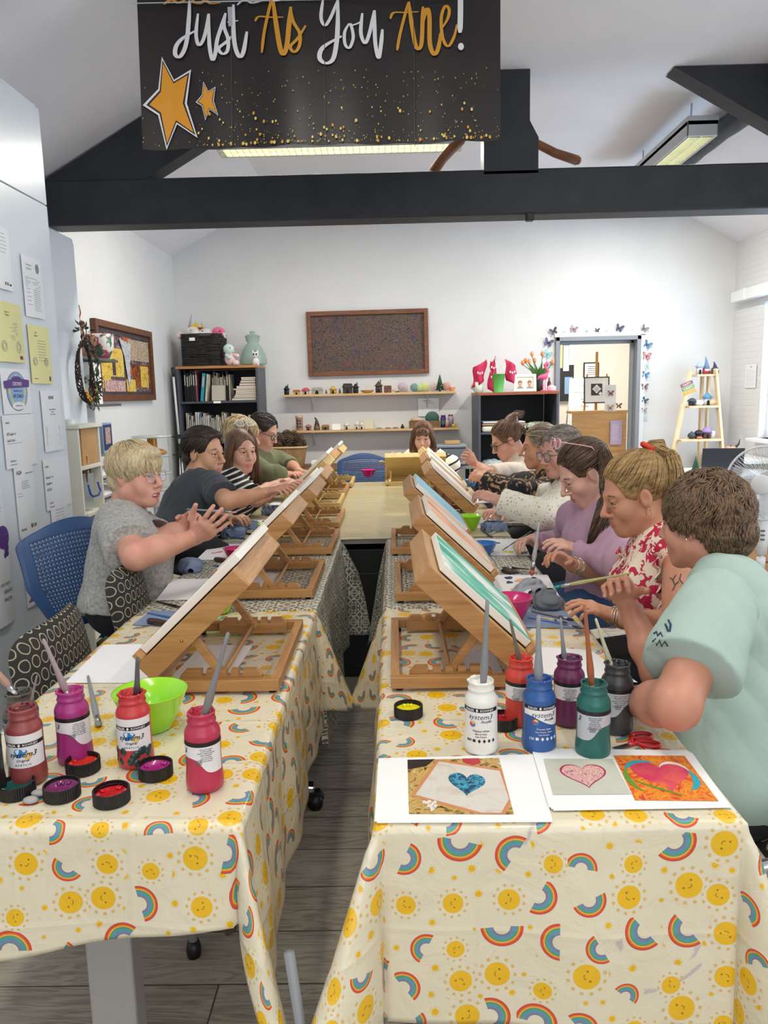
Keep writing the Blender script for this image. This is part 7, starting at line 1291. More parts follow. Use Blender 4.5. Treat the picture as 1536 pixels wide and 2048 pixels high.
pr+=[(.07,.255),(.068,.275),(.075,.28),(.075,.288)]; MB().lathe([(r,z*S) for r,z in pr],36,cap=False).build('jar_body',jar,t); MB().lathe([(r,z*S) for r,z in [(.07,.289),(.068,.30),(.03,.312),(.012,.318),(.03,.328),(.03,.335),(.0001,.345)]],28).build('lid',jar,t)
# ================================================================= big picture and pine shelves
a=W(612,622,7.96); b=W(858,749,7.96); w,h=b.x-a.x,.66; zc=(W(735,620,7.96).z+W(738,750,7.96).z)/2; t=thing('framed_painting','wide dark fleck painting in a brown frame on the back wall','painting',((a.x+b.x)/2,7.995,zc),0,None,(0,R(-.4),0)); f=MB(); h=W(735,620,7.96).z-W(738,750,7.96).z
for x in (-w/2+.022,w/2-.022): f.box((x,-.022,0),(.044,.04,h))
for z in (-h/2+.022,h/2-.022): f.box((0,-.022,z),(w-.088,.04,.044))
f.build('frame',wood('walnut_frame','5a3320','8a5636',1,0,.5),t,.004)
N=NT('fleck_painting'); v=N.map(N.obj(),(1,1,1)); n1=N.noise(v,13,4,4.,.7); n2=N.noise(N.map(v,loc=(5,2,1)),9,4,2); c_=N.ramp(n1,[(.3,'121118'),(.43,'1a171f'),(.455,'a08a74'),(.478,'17151c'),(.52,'241c22'),(.545,'b08a66'),(.565,'141219'),(.62,'55464e'),(.64,'17151c'),(.75,'2c2630')]); c_=N.mix(N.ma('MULTIPLY',N.step(n2,.6,.1),.5),c_,lin('7a3a44')); c_=N.mix(N.ma('MULTIPLY',N.step(N.noise(N.map(v,loc=(1,7,1)),12,4,2),.62,.06),.6),c_,lin('26346a')); N.base(c_); N.bump(n1,.6,.01); N.b.inputs['Roughness'].default_value=.5
MB().box((0,-.012,0),(w-.07,.01,h-.07)).build('canvas',N.m,t)
pineS=wood('pine_shelf','c9a06a','e0bd8c',.6,0,.5); whB=mat('white_bracket','dcdcda',.4)
def shelf(lab,pxa,pxb,pya,pyb,bk,dep=.2):
    a,b=W(pxa,pya,7.8),W(pxb,pyb,7.8); z=(a.z+b.z)/2; L=b.x-a.x; t=thing('wall_shelf',lab,'shelf',((a.x+b.x)/2,7.9,z),0,'pine shelves on the back wall'); MB().box((0,0,-.011),(L,dep-.004,.022)).build('board',pineS,t,.002)
    for p in bk: x=W(p,pya,7.9).x-(a.x+b.x)/2; MB().box((x,.09,-.09),(.025,.006,.16)).box((x,0,-.026),(.025,.16,.006)).bar((x,.085,-.16),(x,-.05,-.03),.012,.006).build('bracket',whB,t)
    return z,a,b
Z1,_,_=shelf('upper pine shelf crowded with pottery houses and plates',566,913,789,783,(625,855)); Z2,_,_=shelf('lower pine shelf with gnome, cards and bottles',570,919,862,855,(628,850))
def at(px,z,Y=7.86): p=W(px,800,Y); return (p.x,Y,z)
cl=lambda n,c,c2=None,r=.55:mat('clay_'+n,c,r,c2=c2,ns=30,bs=.5,bsc=60,bd=.004); GH='ornaments on the upper pine shelf'; GL='ornaments on the lower pine shelf'
def hut(name,lab,px,z,w,h,wall,roof,rk='cone',grp=GH,Y=7.86):
    t=thing(name,lab,'ornament',at(px,z,Y),0,grp); r=w/2; rs=random.Random(int(px))
    if rk in('cone','cap','chimney'): MB().lathe([(r*.75,0),(r*.8,h*.3),(r*.72,h*.58)],16,sq=.8).build('walls',wall,t)
    else: MB().box((0,0,h*.3),(w*.86,w*.6,h*.6)).build('walls',wall,t,.003)
    if rk=='cap': MB().lathe([(r*1.1,h*.52),(r*.95,h*.7),(r*.5,h*.92),(.0001,h)],16,sq=.85).build('roof',roof,t)
    elif rk in('cone','chimney'): m=MB().lathe([(r*1.12,h*.55),(r*.6,h*.74),(r*.12,h*.97),(.0001,h)],14,sq=.85); m.build('roof',roof,t)
    elif rk=='gable': MB().prism([(-w*.52,h*.55),(w*.52,h*.55),(w*.36,h*.95),(-w*.36,h*.95)],w*.7,0,Matrix.Translation((0,w*.35,0))@Matrix.Rotation(R(90),4,'X')).build('roof',roof,t,.003)
    if rk=='chimney': MB().cyl((r*.4,0,h*.7),(r*.45,0,h*1.1),r*.13).build('chimney',wall,t)
    y=-r*.66 if rk!='gable' else -w*.31; MB().lathe([(.0001,0),(w*.13,0)],10,0,Matrix.Translation((0,y,h*.28))@Matrix.Rotation(R(90),4,'X'),False).box((0,y,h*.13),(w*.26,.004,h*.26)).build('doorway',mat('dark_opening','0d0b0b',.8),t); return t
hut('pottery_house','black pottery hut with a spiky roof, leftmost on the upper pine shelf',574,Z1,.065,.095,cl('black','1c1c20','2a2a30'),cl('black','1c1c20'),'chimney'); hut('pottery_house','small yellow pottery house with a flat red brown roof',594,Z1,.075,.05,cl('yellow','c9a83a'),cl('redbrown','a8604a'),'gable'); hut('pottery_mushroom','pottery mushroom house with a coral red cap',612,Z1,.085,.068,cl('white','ddd6cc'),cl('coral','d0505a'),'cap')
hut('pottery_house','grey stone like pottery cottage with a wide roof',635,Z1,.12,.07,cl('stone','9a9a8c','b0ae9c'),cl('stone','9a9a8c'),'gable'); hut('pottery_house','straw yellow pottery hut with a pointed roof',667,Z1,.085,.08,cl('straw','c9a04a'),cl('straw2','d0ac5a'),'cone'); hut('pottery_house','large dark brown pottery house with a rough overhanging roof',696,Z1,.11,.105,cl('darkbrown','2e2320','463630'),cl('darkbrown','2e2320'),'gable'); hut('pottery_house','slate black pottery tower with a brimmed roof',712,Z1,.07,.1,cl('slate','22262c'),cl('slate','22262c'),'chimney')
hut('pottery_house','tall brown pottery house with a crooked chimney, under the painting corner',758,Z1,.085,.12,cl('umber','4a3c34','5c4c42'),cl('umber','4a3c34'),'chimney')
def pine(lab,px,z,h,c,grp=GH,dec=False,Y=7.86):
    t=thing('toy_tree',lab,'ornament',at(px,z,Y),0,grp); pr=[]; n=6
    for k in range(n): r=h*.26*(1-k/n)+.003; pr+=[(r,h*(.08+.9*k/n)),(r*.72,h*(.08+.9*(k+.9)/n))]
    MB().lathe([(h*.06,0),(h*.06,h*.08)]+pr+[(.0001,h)],16).build('tree_body',c,t)
    if dec:
        m=MB(); 
        for k in range(34): a=k*2.4; f=k/34; m.ball((h*.25*(1-f)*math.cos(a),h*.25*(1-f)*math.sin(a),h*(.1+.86*f)),.004,5,k%2)
        m.build('decorations',[mat('tree_white','e8e8e4',.4),mat('tree_red','a83a4a',.4)],t); MB().prism([(math.cos(PI/2+PI*k/5)*(.012 if k%2==0 else .005),math.sin(PI/2+PI*k/5)*(.012 if k%2==0 else .005)) for k in range(10)],.003,0,Matrix.Translation((0,0,h+.008))@Matrix.Rotation(R(90),4,'X')).build('star',mat('tree_star','c8c8b0',.3,.6),t)
pine('tiny grey green clay tree left of the straw hut',653,Z1,.045,cl('greygreen','6a7a68')); pine('tiny grey green clay tree right of the straw hut',680,Z1,.055,cl('greygreen','6a7a68')); pine('dark green decorated christmas tree ornament on the upper pine shelf',880,Z1,.165,cl('pinegreen','1f4a3a'),dec=True)
setp(MB().lathe([(.03,0),(.04,.006),(.066,.03),(.07,.028),(.045,.003)],20,cap=False,sq=.6).build('wavy_bowl',cl('mustard','a87a28')),'mustard brown wavy clay bowl on the upper pine shelf','bowl',GH).location=at(735,Z1)
setp(MB().box((0,0,.035),(.075,.06,.07)).build('pottery_cube',cl('rust','5c3a30','7a5040'),bev=.006),'rust brown pottery block with a face','ornament',GH).location=at(776,Z1)
rs=random.Random(2); m=MB()
for k in range(7): m.ball((rs.uniform(-.03,.03),rs.uniform(-.02,.02),.01+rs.uniform(0,.015)),(.014,.01,.009),6)
setp(m.build('seashells',cl('shell','d8c8b4')),'small heap of pale seashells on the upper pine shelf','shells',GH,'stuff').location=at(793,Z1)
def plate(lab,px,z,r,c,rim,grp=GH,Y=7.92): t=thing('plate',lab,'plate',at(px,z+r*.94+.004,Y),0,grp,(R(-76),0,0)); X=Matrix.Rotation(PI,4,'X')@Matrix.Translation((0,0,-.004)); MB().lathe([(.0001,0),(r*.5,0),(r*.95,.012),(r,.014),(r*.97,.017),(r*.5,.005),(.0001,.005)],30,0,Matrix.Identity(4),False).build('dish',c,t); m=MB(); m.tube([(r*.8*math.cos(2*PI*k/30),r*.8*math.sin(2*PI*k/30),.0135) for k in range(30)],.003,5,0,True); m.tube([(r*.4*math.cos(2*PI*k/24),r*.4*math.sin(2*PI*k/24),.006) for k in range(24)],.003,5,0,True); m.build('painted_rings',rim,t)
for lab,px,r,c,rm in (('lilac plate with purple rings',806,.05,'c9b8cf','8a6aa0'),('blue green plate behind the green one',829,.042,'7a9aa0','4a5a7a'),('mint green plate standing in front',840,.036,'b8d49a','8ab070'),('lime yellow plate with a green rim',850,.045,'d0d890','98b050'),('cream plate with a purple swirl',869,.047,'d8ccd0','6a3a7a'),('plain dusty pink plate right of the christmas tree',893,.045,'d8a89c','c8948a')): plate(lab+' on the upper pine shelf',px,Z1,r,cl('pl'+c,c),cl('pl'+rm,rm))
setp(MB().lathe([(.022,0),(.036,.04),(.033,.04),(.02,.004)],18,cap=False).build('small_bowl',cl('orange','c86a3a','d8a070')),'small orange bowl, last on the upper pine shelf','bowl',GH).location=at(904,Z1,7.84)
setp(MB().tube([(-.04,0,.005),(0,-.01,.015),(.045,0,.045)],[.006,.008,.004],8).build('silver_spoon',silv),'silver slipper shaped dish leaning by the lilac plate','ornament',GH).location=at(800,Z1,7.83)
m=MB().lathe([(.035,0),(.036,.125),(.04,.127),(.04,.15),(.034,.152),(.034,.16)],14,0).box((0,0,0),(.0,.0,.0)); t=thing('pottery_tower','pinkish pottery tower with little windows on the lower pine shelf','ornament',at(597,Z2),0,GL); MB().lathe([(.035,0),(.036,.125),(.04,.127),(.04,.15),(.034,.152)],14).build('tower_body',cl('blush','c8a08c','d8b8a4'),t)
m=MB(); 
for x in (-.013,.013):
    for z in (.035,.07,.1): m.box((x,-.035,z),(.01,.006,.014))
m.build('windows',mat('dark_opening','0d0b0b',.8),t)
hut('pottery_dome','rosy brown pottery dome',615,Z2,.07,.062,cl('rosy','a87a6a'),cl('rosy','a87a6a'),'cap',GL); t=thing('gnome','little gnome with a tall curled dark hat','ornament',at(632,Z2),0,GL); MB().lathe([(.03,0),(.034,.02),(.026,.05)],14).build('body',cl('moss','5a6a40','8a4a4a'),t); MB().tube([(0,0,.045),(0,0,.08),(-.005,0,.11),(-.018,0,.128),(-.026,0,.118)],[.028,.018,.01,.006,.003],10).build('hat',cl('hat','4a3a3c'),t); MB().ball((0,-.026,.05),.007,6).build('nose',cl('nose','c8907a'),t)
hut('pottery_house','grey box shaped pottery house with a mustard roof',649,Z2,.085,.055,cl('boxgrey','5c5c50'),cl('mustard','a87a28'),'gable',GL)
setp(MB().box((0,0,.03),(.085,.004,.06),rot=(-.12,0,0)).build('card',whiteP),'plain white card propped on the lower pine shelf','card',GL).location=at(671,Z2)
bis=cl('biscuit','e4ddca'); hut('pottery_house','white clay fairy house with leafy roof',692,Z2,.07,.075,bis,bis,'cone',GL); hut('pottery_house','small white clay house between fairy house and cream canvas',712,Z2,.05,.08,bis,bis,'chimney',GL); hut('pottery_house','white triangular clay house beside the cream canvas',722,Z2,.06,.075,bis,bis,'cone',GL)
setp(MB().box((0,0,.05),(.1,.015,.1),rot=(-.1,0,0)).build('small_canvas',mat('cream_linen','d8d2bc',.8)),'small blank cream canvas on the lower pine shelf','canvas',GL).location=at(736,Z2,7.93)
for lab,px,c in (('flat teal clay lump',757,'8aa8a4'),('flat brown clay piece',775,'a88a70'),('tiny grey clay piece',790,'8a8880')): setp(MB().ball((0,0,.008),(.03,.02,.008),6).build('clay_piece',cl('lump'+c,c)),lab+' on the lower pine shelf','clay piece',GL).location=at(px,Z2,7.85)
t=thing('ink_bottle','small black ink bottle on the lower pine shelf','bottle',at(804,Z2),0,GL); MB().lathe([(.018,0),(.018,.022),(.007,.028)],14).build('bottle',mat('black_glass','0b0b0d',.1),t); MB().cyl((0,0,.028),(0,0,.042),.008).build('stopper',blackP,t)
boxw=wood('old_box_wood','6a5030','8a6c44',1,0,.6); t=thing('wooden_box','brown wooden box on the lower pine shelf above the woman with the bob','box',at(848,Z2,7.88),0,GL); m=MB(); L=.30
for y in (-.06,.06): m.box((0,y,.035),(L,.008,.07))
for x in (-L/2,L/2): m.box((x,0,.035),(.008,.128,.07))
m.box((0,0,.004),(L,.12,.008)); m.build('box_body',boxw,t,.001)
setp(MB().lathe([(.055,.0),(.06,.012),(.05,.03),(.03,.035)],16,sq=.5).build('carved_shell',cl('carved','c8a890','d8bca4')),'carved pinkish dish lying on top of the wooden box','ornament',GL).location=at(832,Z2+.07,7.88)
plate('dark green ribbed plate standing in the wooden box',864,Z2+.02,.072,cl('greenpl','4a7068'),cl('greenpl2','8ab0a4'),GL,7.9)
def jarx(name,lab,px,h,r,c,lid,Y=7.86,grp=GL,band=None):
    t=thing(name,lab,'bottle',at(px,Z2,Y),0,grp); MB().lathe([(r,0),(r,h*.8),(r*.8,h*.86)],18).build('bottle_body',c,t); MB().lathe([(r*.8,h*.86),(r*.82,h),(.0001,h)],18).build('lid',lid,t)
    if band: MB().lathe([(r*1.01,h*.25),(r*1.01,h*.6)],18,cap=False).build('label',band,t)
jarx('craft_bottle','purple craft bottle on the lower pine shelf',886,.125,.028,mat('purple_plastic','4a2a7a',.4),mat('purple_plastic','4a2a7a',.4),band=mat('teal_label','4a6a70',.5)); jarx('craft_bottle','grey craft bottle with a dusty pink cap',901,.13,.03,mat('mauve_plastic','a89aa8',.4),mat('dusty_pink_lid','9a5a66',.4),7.88); jarx('craft_bottle','small jar with white lid and red label in front of the purple bottle',894,.065,.02,mat('jar_pink','c88a80',.4),whB,7.82)
setp(MB().ball((0,0,.018),(.022,.016,.018),8).ball((.012,-.008,.03),.009,6).build('toy_duck',mat('duck_yellow','e0b82a',.4)),'small yellow toy, last on the lower pine shelf','ornament',GL).location=at(907,Z2,7.83)
note('handwritten white notice taped under the upper pine shelf',(836,797),(878,832),Y=7.99,lines=[('Health Path',.42,.84,.1,1),('with Acrylics',.55,.72,.1,1)]+para(.15,.9,.15,.55,5),name='notice',cat='notice',grp=None,curl=.003)
# basket of pine cones
zb=WZ(575,935,.75); wick=mat('wicker','9a7448',.7,c2='b08c5c',ns=30,bs=.6,bsc=80,bd=.005); tb=thing('side_table','low brown table along the back wall','table',(-.55,7.6,0)); MB().box((0,0,.73),(1.7,.6,.03)).build('table_top',wood('brown_desk','6a4a32','86603f',.6,0,.5),tb,.003)
for x in (-.8,.8):
    for y in (-.25,.25): MB().box((x,y,.357),(.04,.04,.715)).build('leg',mat('dark_leg','2a2a2c',.5),tb,.003)
c=W(577,915,7.45); t=thing('wicker_basket','wicker basket full of pine cones behind the man in olive','basket',(c.x,7.5,.746)); bh=.20; bw_=.17
m=MB(); 
for k in range(20): z=.006+bh*k/20; s=.8+.2*k/20; m.tube([((bw_*math.copysign(abs(math.cos(a))**.5,math.cos(a))+rs.uniform(-.002,.002))*s,.12*math.copysign(abs(math.sin(a))**.5,math.sin(a))*s,z) for a in [2*PI*j/28 for j in range(28)]],.0058,5,0,True)
for k in range(20): a=2*PI*k/20; m.tube([(bw_*.8*math.cos(a),.098*math.sin(a),0),(bw_*1.03*math.copysign(abs(math.cos(a))**.6,math.cos(a)),.122*math.copysign(abs(math.sin(a))**.6,math.sin(a)),bh)],.004,5)
m.build('basket_body',wick,t); MB().tube([(bw_*1.03*math.copysign(abs(math.cos(a))**.5,math.cos(a)),.123*math.copysign(abs(math.sin(a))**.5,math.sin(a)),bh) for a in [2*PI*j/28 for j in range(28)]],.011,7,0,True).build('rim',mat('pale_wicker_rim','c9a878',.6),t)
cone=MB(); n=0
for k in range(60):
    f=k/60; a=k*2.4; r=.036*math.sin(PI*(.12+.85*f))+.004; z=-.045+.09*f; d=V3((math.cos(a),math.sin(a),.35)); q=V3((r*.55*math.cos(a),r*.55*math.sin(a),z)); x=V3((-math.sin(a),math.cos(a),0))*.009; e=q+d*r*.75; cone.add([q-x*.5,q+x*.5,e+x,e-x,q+V3((0,0,-.005)),e+V3((0,0,-.005))],[(0,1,2,3),(4,5,3,2),(0,3,5,4),(1,4,5,2)],0)
cone.lathe([(.004,-.045),(.022,-.02),(.02,.02),(.003,.045)],10); pc=cone.build('pine_cone',mat('cone_brown','3a2a22',.7,c2='6a503c',ns=60)); rs=random.Random(6); k=0
for (x,y,z) in [(-.1,-.05,.2),(0,-.06,.2),(.1,-.05,.2),(-.12,.05,.21),(-.03,.04,.215),(.07,.05,.21),(.13,.0,.21),(-.07,-.02,.26),(.02,-.02,.265),(.1,.0,.265),(-.02,.03,.3),(.05,.02,.295),(-.1,.02,.28)]:
    o=pc if k==0 else dup(pc,parent=None); o.location=t.location+V3((x,y,z+.02)); o.rotation_euler=(rs.uniform(0,3),rs.uniform(0,3),rs.uniform(0,3)); setp(o,'brown pine cone heaped in the wicker basket','pine cone','pine cones in the wicker basket'); k+=1
for i,(x,dz) in enumerate(((.22,0),(.22,.035))): setp(MB().box((0,0,.016),(.17,.12,.032)).build('paper_box',papM if i else mat('lid_grey','c8cacc',.5),bev=.002),('lower' if i==0 else 'upper')+' flat white box beside the wicker basket','box','flat boxes by the wicker basket').location=(c.x+.31,7.45,.746+dz)
setp(MB().box((0,0,0),(.085,.01,.085)).box((.0,-.006,-.01),(.03,.004,.03),1).build('wall_socket',[pvc,mat('socket_dark','2a2c2e',.5)],bev=.003),'white wall socket low on the back wall','socket').location=W(753,928,7.99)
# printer and clutter near the right bookcase
c=W(900,888,7.3); t=thing('printer','grey printer on the desk behind the woman with the bob','printer',(c.x,7.35,.755)); MB().box((0,0,.085),(.36,.3,.17)).build('body',mat('printer_grey','6a6f78',.4),t,.02); MB().box((0,-.05,.185),(.3,.22,.03)).build('lid',mat('printer_lid','8a8f96',.35),t,.01); MB().box((0,-.2,.03),(.26,.1,.01)).build('paper_tray',mat('printer_lid','8a8f96',.35),t,.003)
setp(MB().box((0,0,.015),(.14,.1,.03)).build('small_box',mat('cardboard','b98f5c',.75),bev=.002),'small brown box on top of the printer','box').location=(c.x+.02,7.3,.958)
t=thing('desk','narrow desk under the printer against the back wall','desk',(.52,7.5,0)); MB().box((0,0,.74),(.5,.6,.03)).build('desk_top',mat('grey_desk','8c8f94',.5),t,.003)
for x in (-.22,.22):
    for y in (-.26,.26): MB().box((x,y,.362),(.04,.04,.724)).build('leg',mat('dark_leg','2a2a2c',.5),t,.003)
# ================================================================= right bookcase
yR=7.35; x0,x1=.808,1.567; zr=W(1030,784,yR).z; r1=W(1030,866,yR).z; bookcase('graphite bookcase with a cherry top beside the doorway',x0,x1,yR,zr,[.08,r1-.42,r1],gtop2,.62)
G5='things on the right bookcase'; Zb=zr+.001
def atr(px,Y=7.5): return (W(px,780,Y).x,Y,Zb)
for i,(y,w,h,c,lab) in enumerate(((.0,.42,.055,'e4e0cc','roll of cream paper on the middle shelf'),(.06,.42,.02,'a88a6a','brown board on the cream roll'),(.085,.40,.012,'dfe3ea','white card sheet topmost of the pile'))): setp(MB().box((0,0,h/2),(w,.35,h)).build('craft_paper',mat('craft_'+c,c,.7),bev=h*.3),lab+' of the right bookcase','paper','paper pile in the right bookcase').location=(x0+.25,yR+.22,r1+.0115+y)
S=SDF(); S.el((0,0,.07),(.13,.09,.075)); S.post.append(wrinkle(.008,50,3)); o=S.mesh('padded_bag',mat('pale_bubble_wrap','c9d4d4',.3,c2='aab8ba',ns=30,bs=.8,bsc=60,bd=.01),None,.007); o.location=(x0+.15,yR+.16,r1-.42+.012); setp(o,'crinkled pale plastic bag in the lower part of the right bookcase','bag')
S=SDF(); S.el((0,0,.04),(.14,.07,.04)); S.post.append(wrinkle(.008,60,4)); o=S.mesh('floral_cloth',mat('floral_cloth','dfe3cf',.8,c2='8aa88a',ns=40),None,.007); o.location=(x0+.60,yR+.2,r1+.012); setp(o,'folded pale green floral cloth on the middle shelf of the right bookcase','cloth')
t=thing('mug','pale green mug, leftmost on the right bookcase','mug',atr(957,7.45),0,G5); MB().lathe([(.035,0),(.045,.01),(.046,.1),(.042,.1),(.04,.01)],24,cap=False).build('cup',mat('pale_green_glaze','cdd8c8',.25),t); MB().tube([(-.044,0,.08),(-.07,0,.07),(-.068,0,.04),(-.044,0,.03)],.006,8).build('handle',mat('pale_green_glaze','cdd8c8',.25),t); MB().cyl((0,0,.1),(0,0,.108),.046).build('lid',mat('red_lid','c83a3a',.4),t)
t=thing('plastic_pot','light green tapered pot holding pink flags','pot',atr(996,7.42),0,G5); MB().lathe([(.045,0),(.066,.17),(.069,.17),(.066,.172),(.06,.17),(.042,.006)],28,cap=False).build('pot_body',mat('light_green_pot','6fd06a',.35,coat=.3),t)
fl=mat('crimson_flag','c01a4e',.6); 
def flag(lab,px,py,dx,dz,cr,tilt=0):
    b=V3(atr(996,7.42))+V3((cr,0,.06)); tp=W(px,py,7.42); t=thing('pink_flag',lab,'flag',b,0,'pink flags in the green pot'); MB().cyl((0,0,0),tp-b,.004,n=8).build('stick',whB,t); m=MB(); vs=[]; q=tp-b
    for i in range(9):
        for j in range(7): u,v=i/8,j/6; vs.append(q+V3((dx*u+.01*math.sin(v*6+u*4)+tilt*v,.015*math.sin(u*7+v*2)-.01,-dz*v-.07*u*(1 if dx<0 else .9))))
    m.add(vs,[(i*7+j,(i+1)*7+j,(i+1)*7+j+1,i*7+j+1) for i in range(8) for j in range(6)],0,True); 
    m.add([q+V3((dx*.5+.02*k*(1 if dx>0 else -1)+tilt*.5,-.03,-dz*.45-.05+.008*(k%2))) + V3((x,0,z)) for k in (-1,0,1) for x,z in ((0,0),(.012,0),(.012,.02),(0,.02))],[(4*k,4*k+1,4*k+2,4*k+3) for k in range(3)],1)
    o=m.build('flag_cloth',[fl,mat('flag_white_print','efe6ea',.6)],t); s=o.modifiers.new('s','SOLIDIFY'); s.thickness=.002
flag('crimson flag drooping to the left of the green pot',973,719,-.12,.2,-.02,-.02); flag('crimson flag hanging left in front, partly folded',980,722,.07,.26,-.01,-.02); flag('crimson flag standing highest between two white sticks',990,712,-.04,.16,.0,.0); flag('crimson flag drooping to the right of the green pot',1009,718,.11,.2,.03,.02)
c=atr(1050,7.4); t=thing('photo_frame','white photo frame with two faces on the right bookcase','photo frame',c,0,G5,(R(-8),0,0)); w,h=.215,.165; m=MB()
for x in (-w/2+.014,w/2-.014): m.box((x,0,h/2),(.028,.018,h))
for z in (.014,h-.014): m.box((0,0,z),(w-.056,.018,.028))
m.build('frame',mat('chalk_white_frame','ece8de',.5),t,.003); MB().box((0,.002,h/2),(w-.05,.006,h-.05)).build('photo',AR('photo_pale','d8d0bc ece6d8 c8c8c0'.split(),20),t); m=MB()
for x in (-.045,.045): m.ball((x,-.002,h/2-.012),(.018,.002,.024),8).ball((x,-.002,.035),(.03,.002,.014),8,1).ball((x,-.0015,h/2+.005),(.021,.0018,.02),8,2)
m.build('pictured_faces',[mat('photo_skin','c89a80',.5),mat('photo_clothes','8a8a92',.5),mat('photo_hair','8a6a48',.5)],t)
t=thing('tulip_vase','vase of orange tulips on the right bookcase','flowers',atr(1078,7.62),0,G5); MB().lathe([(.03,0),(.045,.05),(.035,.13),(.04,.15)],18).build('vase',mat('dark_vase','3a3c40',.3),t); gn=mat('tulip_leaf','4a7a34',.6); og=mat('tulip_orange','e08a50',.5,c2='e8a870')
for k,(x,y,z) in enumerate(((-.16,0,.26),(-.13,.02,.28),(-.07,0,.34),(.03,0,.34),(-.1,-.02,.27),(.13,.0,.26),(-.04,.03,.28))):
    MB().tube([(0,0,.12),(x*.5,y,.2),(x,y,z)],.0035,6).build('stem',gn,t); MB().ball((x,y,z+.018),(.018,.018,.027),8).build('tulip_head',og,t)
m=MB()
for k in range(18): a=k*2.4; L=.13+.03*(k%3); d=V3((math.cos(a)*.7,math.sin(a)*.4,.7+.3*(k%2))).normalized(); q=V3((0,0,.12)); x=V3((-d.z,0,d.x)).normalized()*.013; m.add([q,q+d*L*.5+x,q+d*L,q+d*L*.5-x],[(0,1,2,3)])
m.build('leaves',gn,t)
fp=mat('flamingo_pink','ea5a8c',.4); t=thing('flamingo_figurine','pink flamingo figurine in front of the tulips','ornament',atr(1089,7.42),0,G5); MB().lathe([(.04,0),(.042,.008),(.0001,.012)],18).build('base',fp,t); S=SDF(); S.el((-.01,0,.135),(.042,.022,.026)); S.rc((.015,0,.15),(.03,0,.19),.012,.009); S.rc((.03,0,.19),(.012,0,.215),.009,.008); S.rc((.012,0,.215),(.0,0,.245),.008,.008); S.rc((0,0,.245),(.02,0,.262),.008,.010); S.rc((.02,0,.262),(.036,0,.25),.01,.005); S.rc((-.05,0,.13),(-.065,0,.115),.01,.005); S.mesh('body',fp,t,.003)
for x in (-.01,.01): MB().tube([(x,0,.115),(x-.008,0,.06),(x,0,.01)],.0035,6).build('leg',fp,t)
setp(MB().lathe([(.018,0),(.018,.08),(.008,.1),(.007,.13)],14).build('brown_bottle',mat('brown_glass','5a2a1a',.15)),'small brown bottle behind the flamingo','bottle',G5).location=atr(1098,7.55)
setp(MB().ball((0,0,.03),(.045,.03,.028),8).lathe([(.04,0),(.045,.02)],16).build('pink_dish',mat('pale_pink_glaze','eeb8c4',.3)),'pale pink lidded dish, last on the right bookcase','dish',G5).location=atr(1103,7.46)
# butterflies
def bfly(lab,px,py,s,c,c2,rot,Y=7.985,X=None):
    t=thing('butterfly',lab,'butterfly',W(px,py,Y) if X is None else WX(px,py,X),0,'paper butterflies round the doorway',(0,R(rot),0)); A=[(0,.0),(.15,.5),(.55,.95),(.95,1.),(1.05,.75),(.9,.35),(.55,.05)]; B=[(0,0),(.5,-.02),(.78,-.2),(.75,-.6),(.5,-.85),(.25,-.6)]
    mw=mat('bf_'+c,c,.5); mw2=mat('bf_'+c2,c2,.5)
    for sx in (-1,1):
        m=MB(); 
        for P_ in (A,B):
            for k,(mi,sc) in enumerate(((0,1),(1,.62))):
                cx=sum(p[0] for p in P_)/len(P_); cy=sum(p[1] for p in P_)/len(P_); vs=[(sx*s*(cx+(x-cx)*sc),-.002-.45*s*(cx+(x-cx)*sc)-.0012*k,s*(cy+(y-cy)*sc)) for x,y in P_]; m.add(vs,[tuple(range(len(vs)))[::sx]],mi)
        o=m.build('wing',[mw,mw2],t); 
    MB().tube([(0,-.003,.35*s),(0,-.004,0),(0,-.003,-.45*s)],[.03*s,.07*s,.02*s],6).build('body',mat('bf_body','1a1518',.6),t)
BF=[(1107,663,.036,'3a3440','6a5a78',-20,'dark'),(1128,664,.016,'b8e4ea','d8f0f2',10,'tiny pale blue'),(1147,659,.034,'8a7078','c8a8b0',15,'dusty pink'),(1173,663,.015,'a8aaac','c8cacc',-10,'tiny grey'),(1194,661,.022,'26242c','4a4450',5,'small black'),(1213,662,.016,'c0c4c8','dcdfe2',0,'tiny silver'),(1238,657,.038,'2e2c3a','5a5a74',20,'large dark slate'),(1264,659,.017,'c8e4ea','e2f2f4',0,'tiny icy'),(1288,658,.034,'6a605e','948884',35,'grey brown'),
 (1096,686,.042,'2a2430','6a62b0',20,'large black and violet'),(1094,709,.038,'7ac0cc','a8dce2',25,'turquoise'),(1103,727,.02,'3a4a60','6a7a90',0,'small blue grey'),(1290,676,.016,'b8c4c8','d4dcde',0,'tiny pale grey'),(1294,690,.038,'2a4a78','4a94c4',30,'large blue'),(1292,713,.040,'a84a5a','e0a0a4',10,'red and pink'),(1293,732,.026,'b8dcd8','d4ecea',-20,'pale mint'),(1290,750,.034,'2a6a9c','4a9cc8',15,'bright blue'),(1289,774,.032,'3a302e','b88a84',0,'brown and pink'),(1286,790,.015,'c8dce0','e0ecee',0,'tiny pale'),(1289,801,.03,'1e2a48','2a6a94',25,'navy and teal'),(1288,821,.026,'8a8688','b0acae',0,'grey'),(1290,836,.02,'b8dcd4','d4ece6',0,'small mint'),(1285,846,.014,'c8ccd0','dcdfe2',40,'tiny white')]
for k,(px,py,s,c,c2,r_,nm) in enumerate(BF): bfly(f"{nm} paper butterfly "+('above the doorway' if py<668 else 'left of the doorway' if px<1110 else 'down the right side of the doorway'),px,py,s*1.05,c,c2,r_)
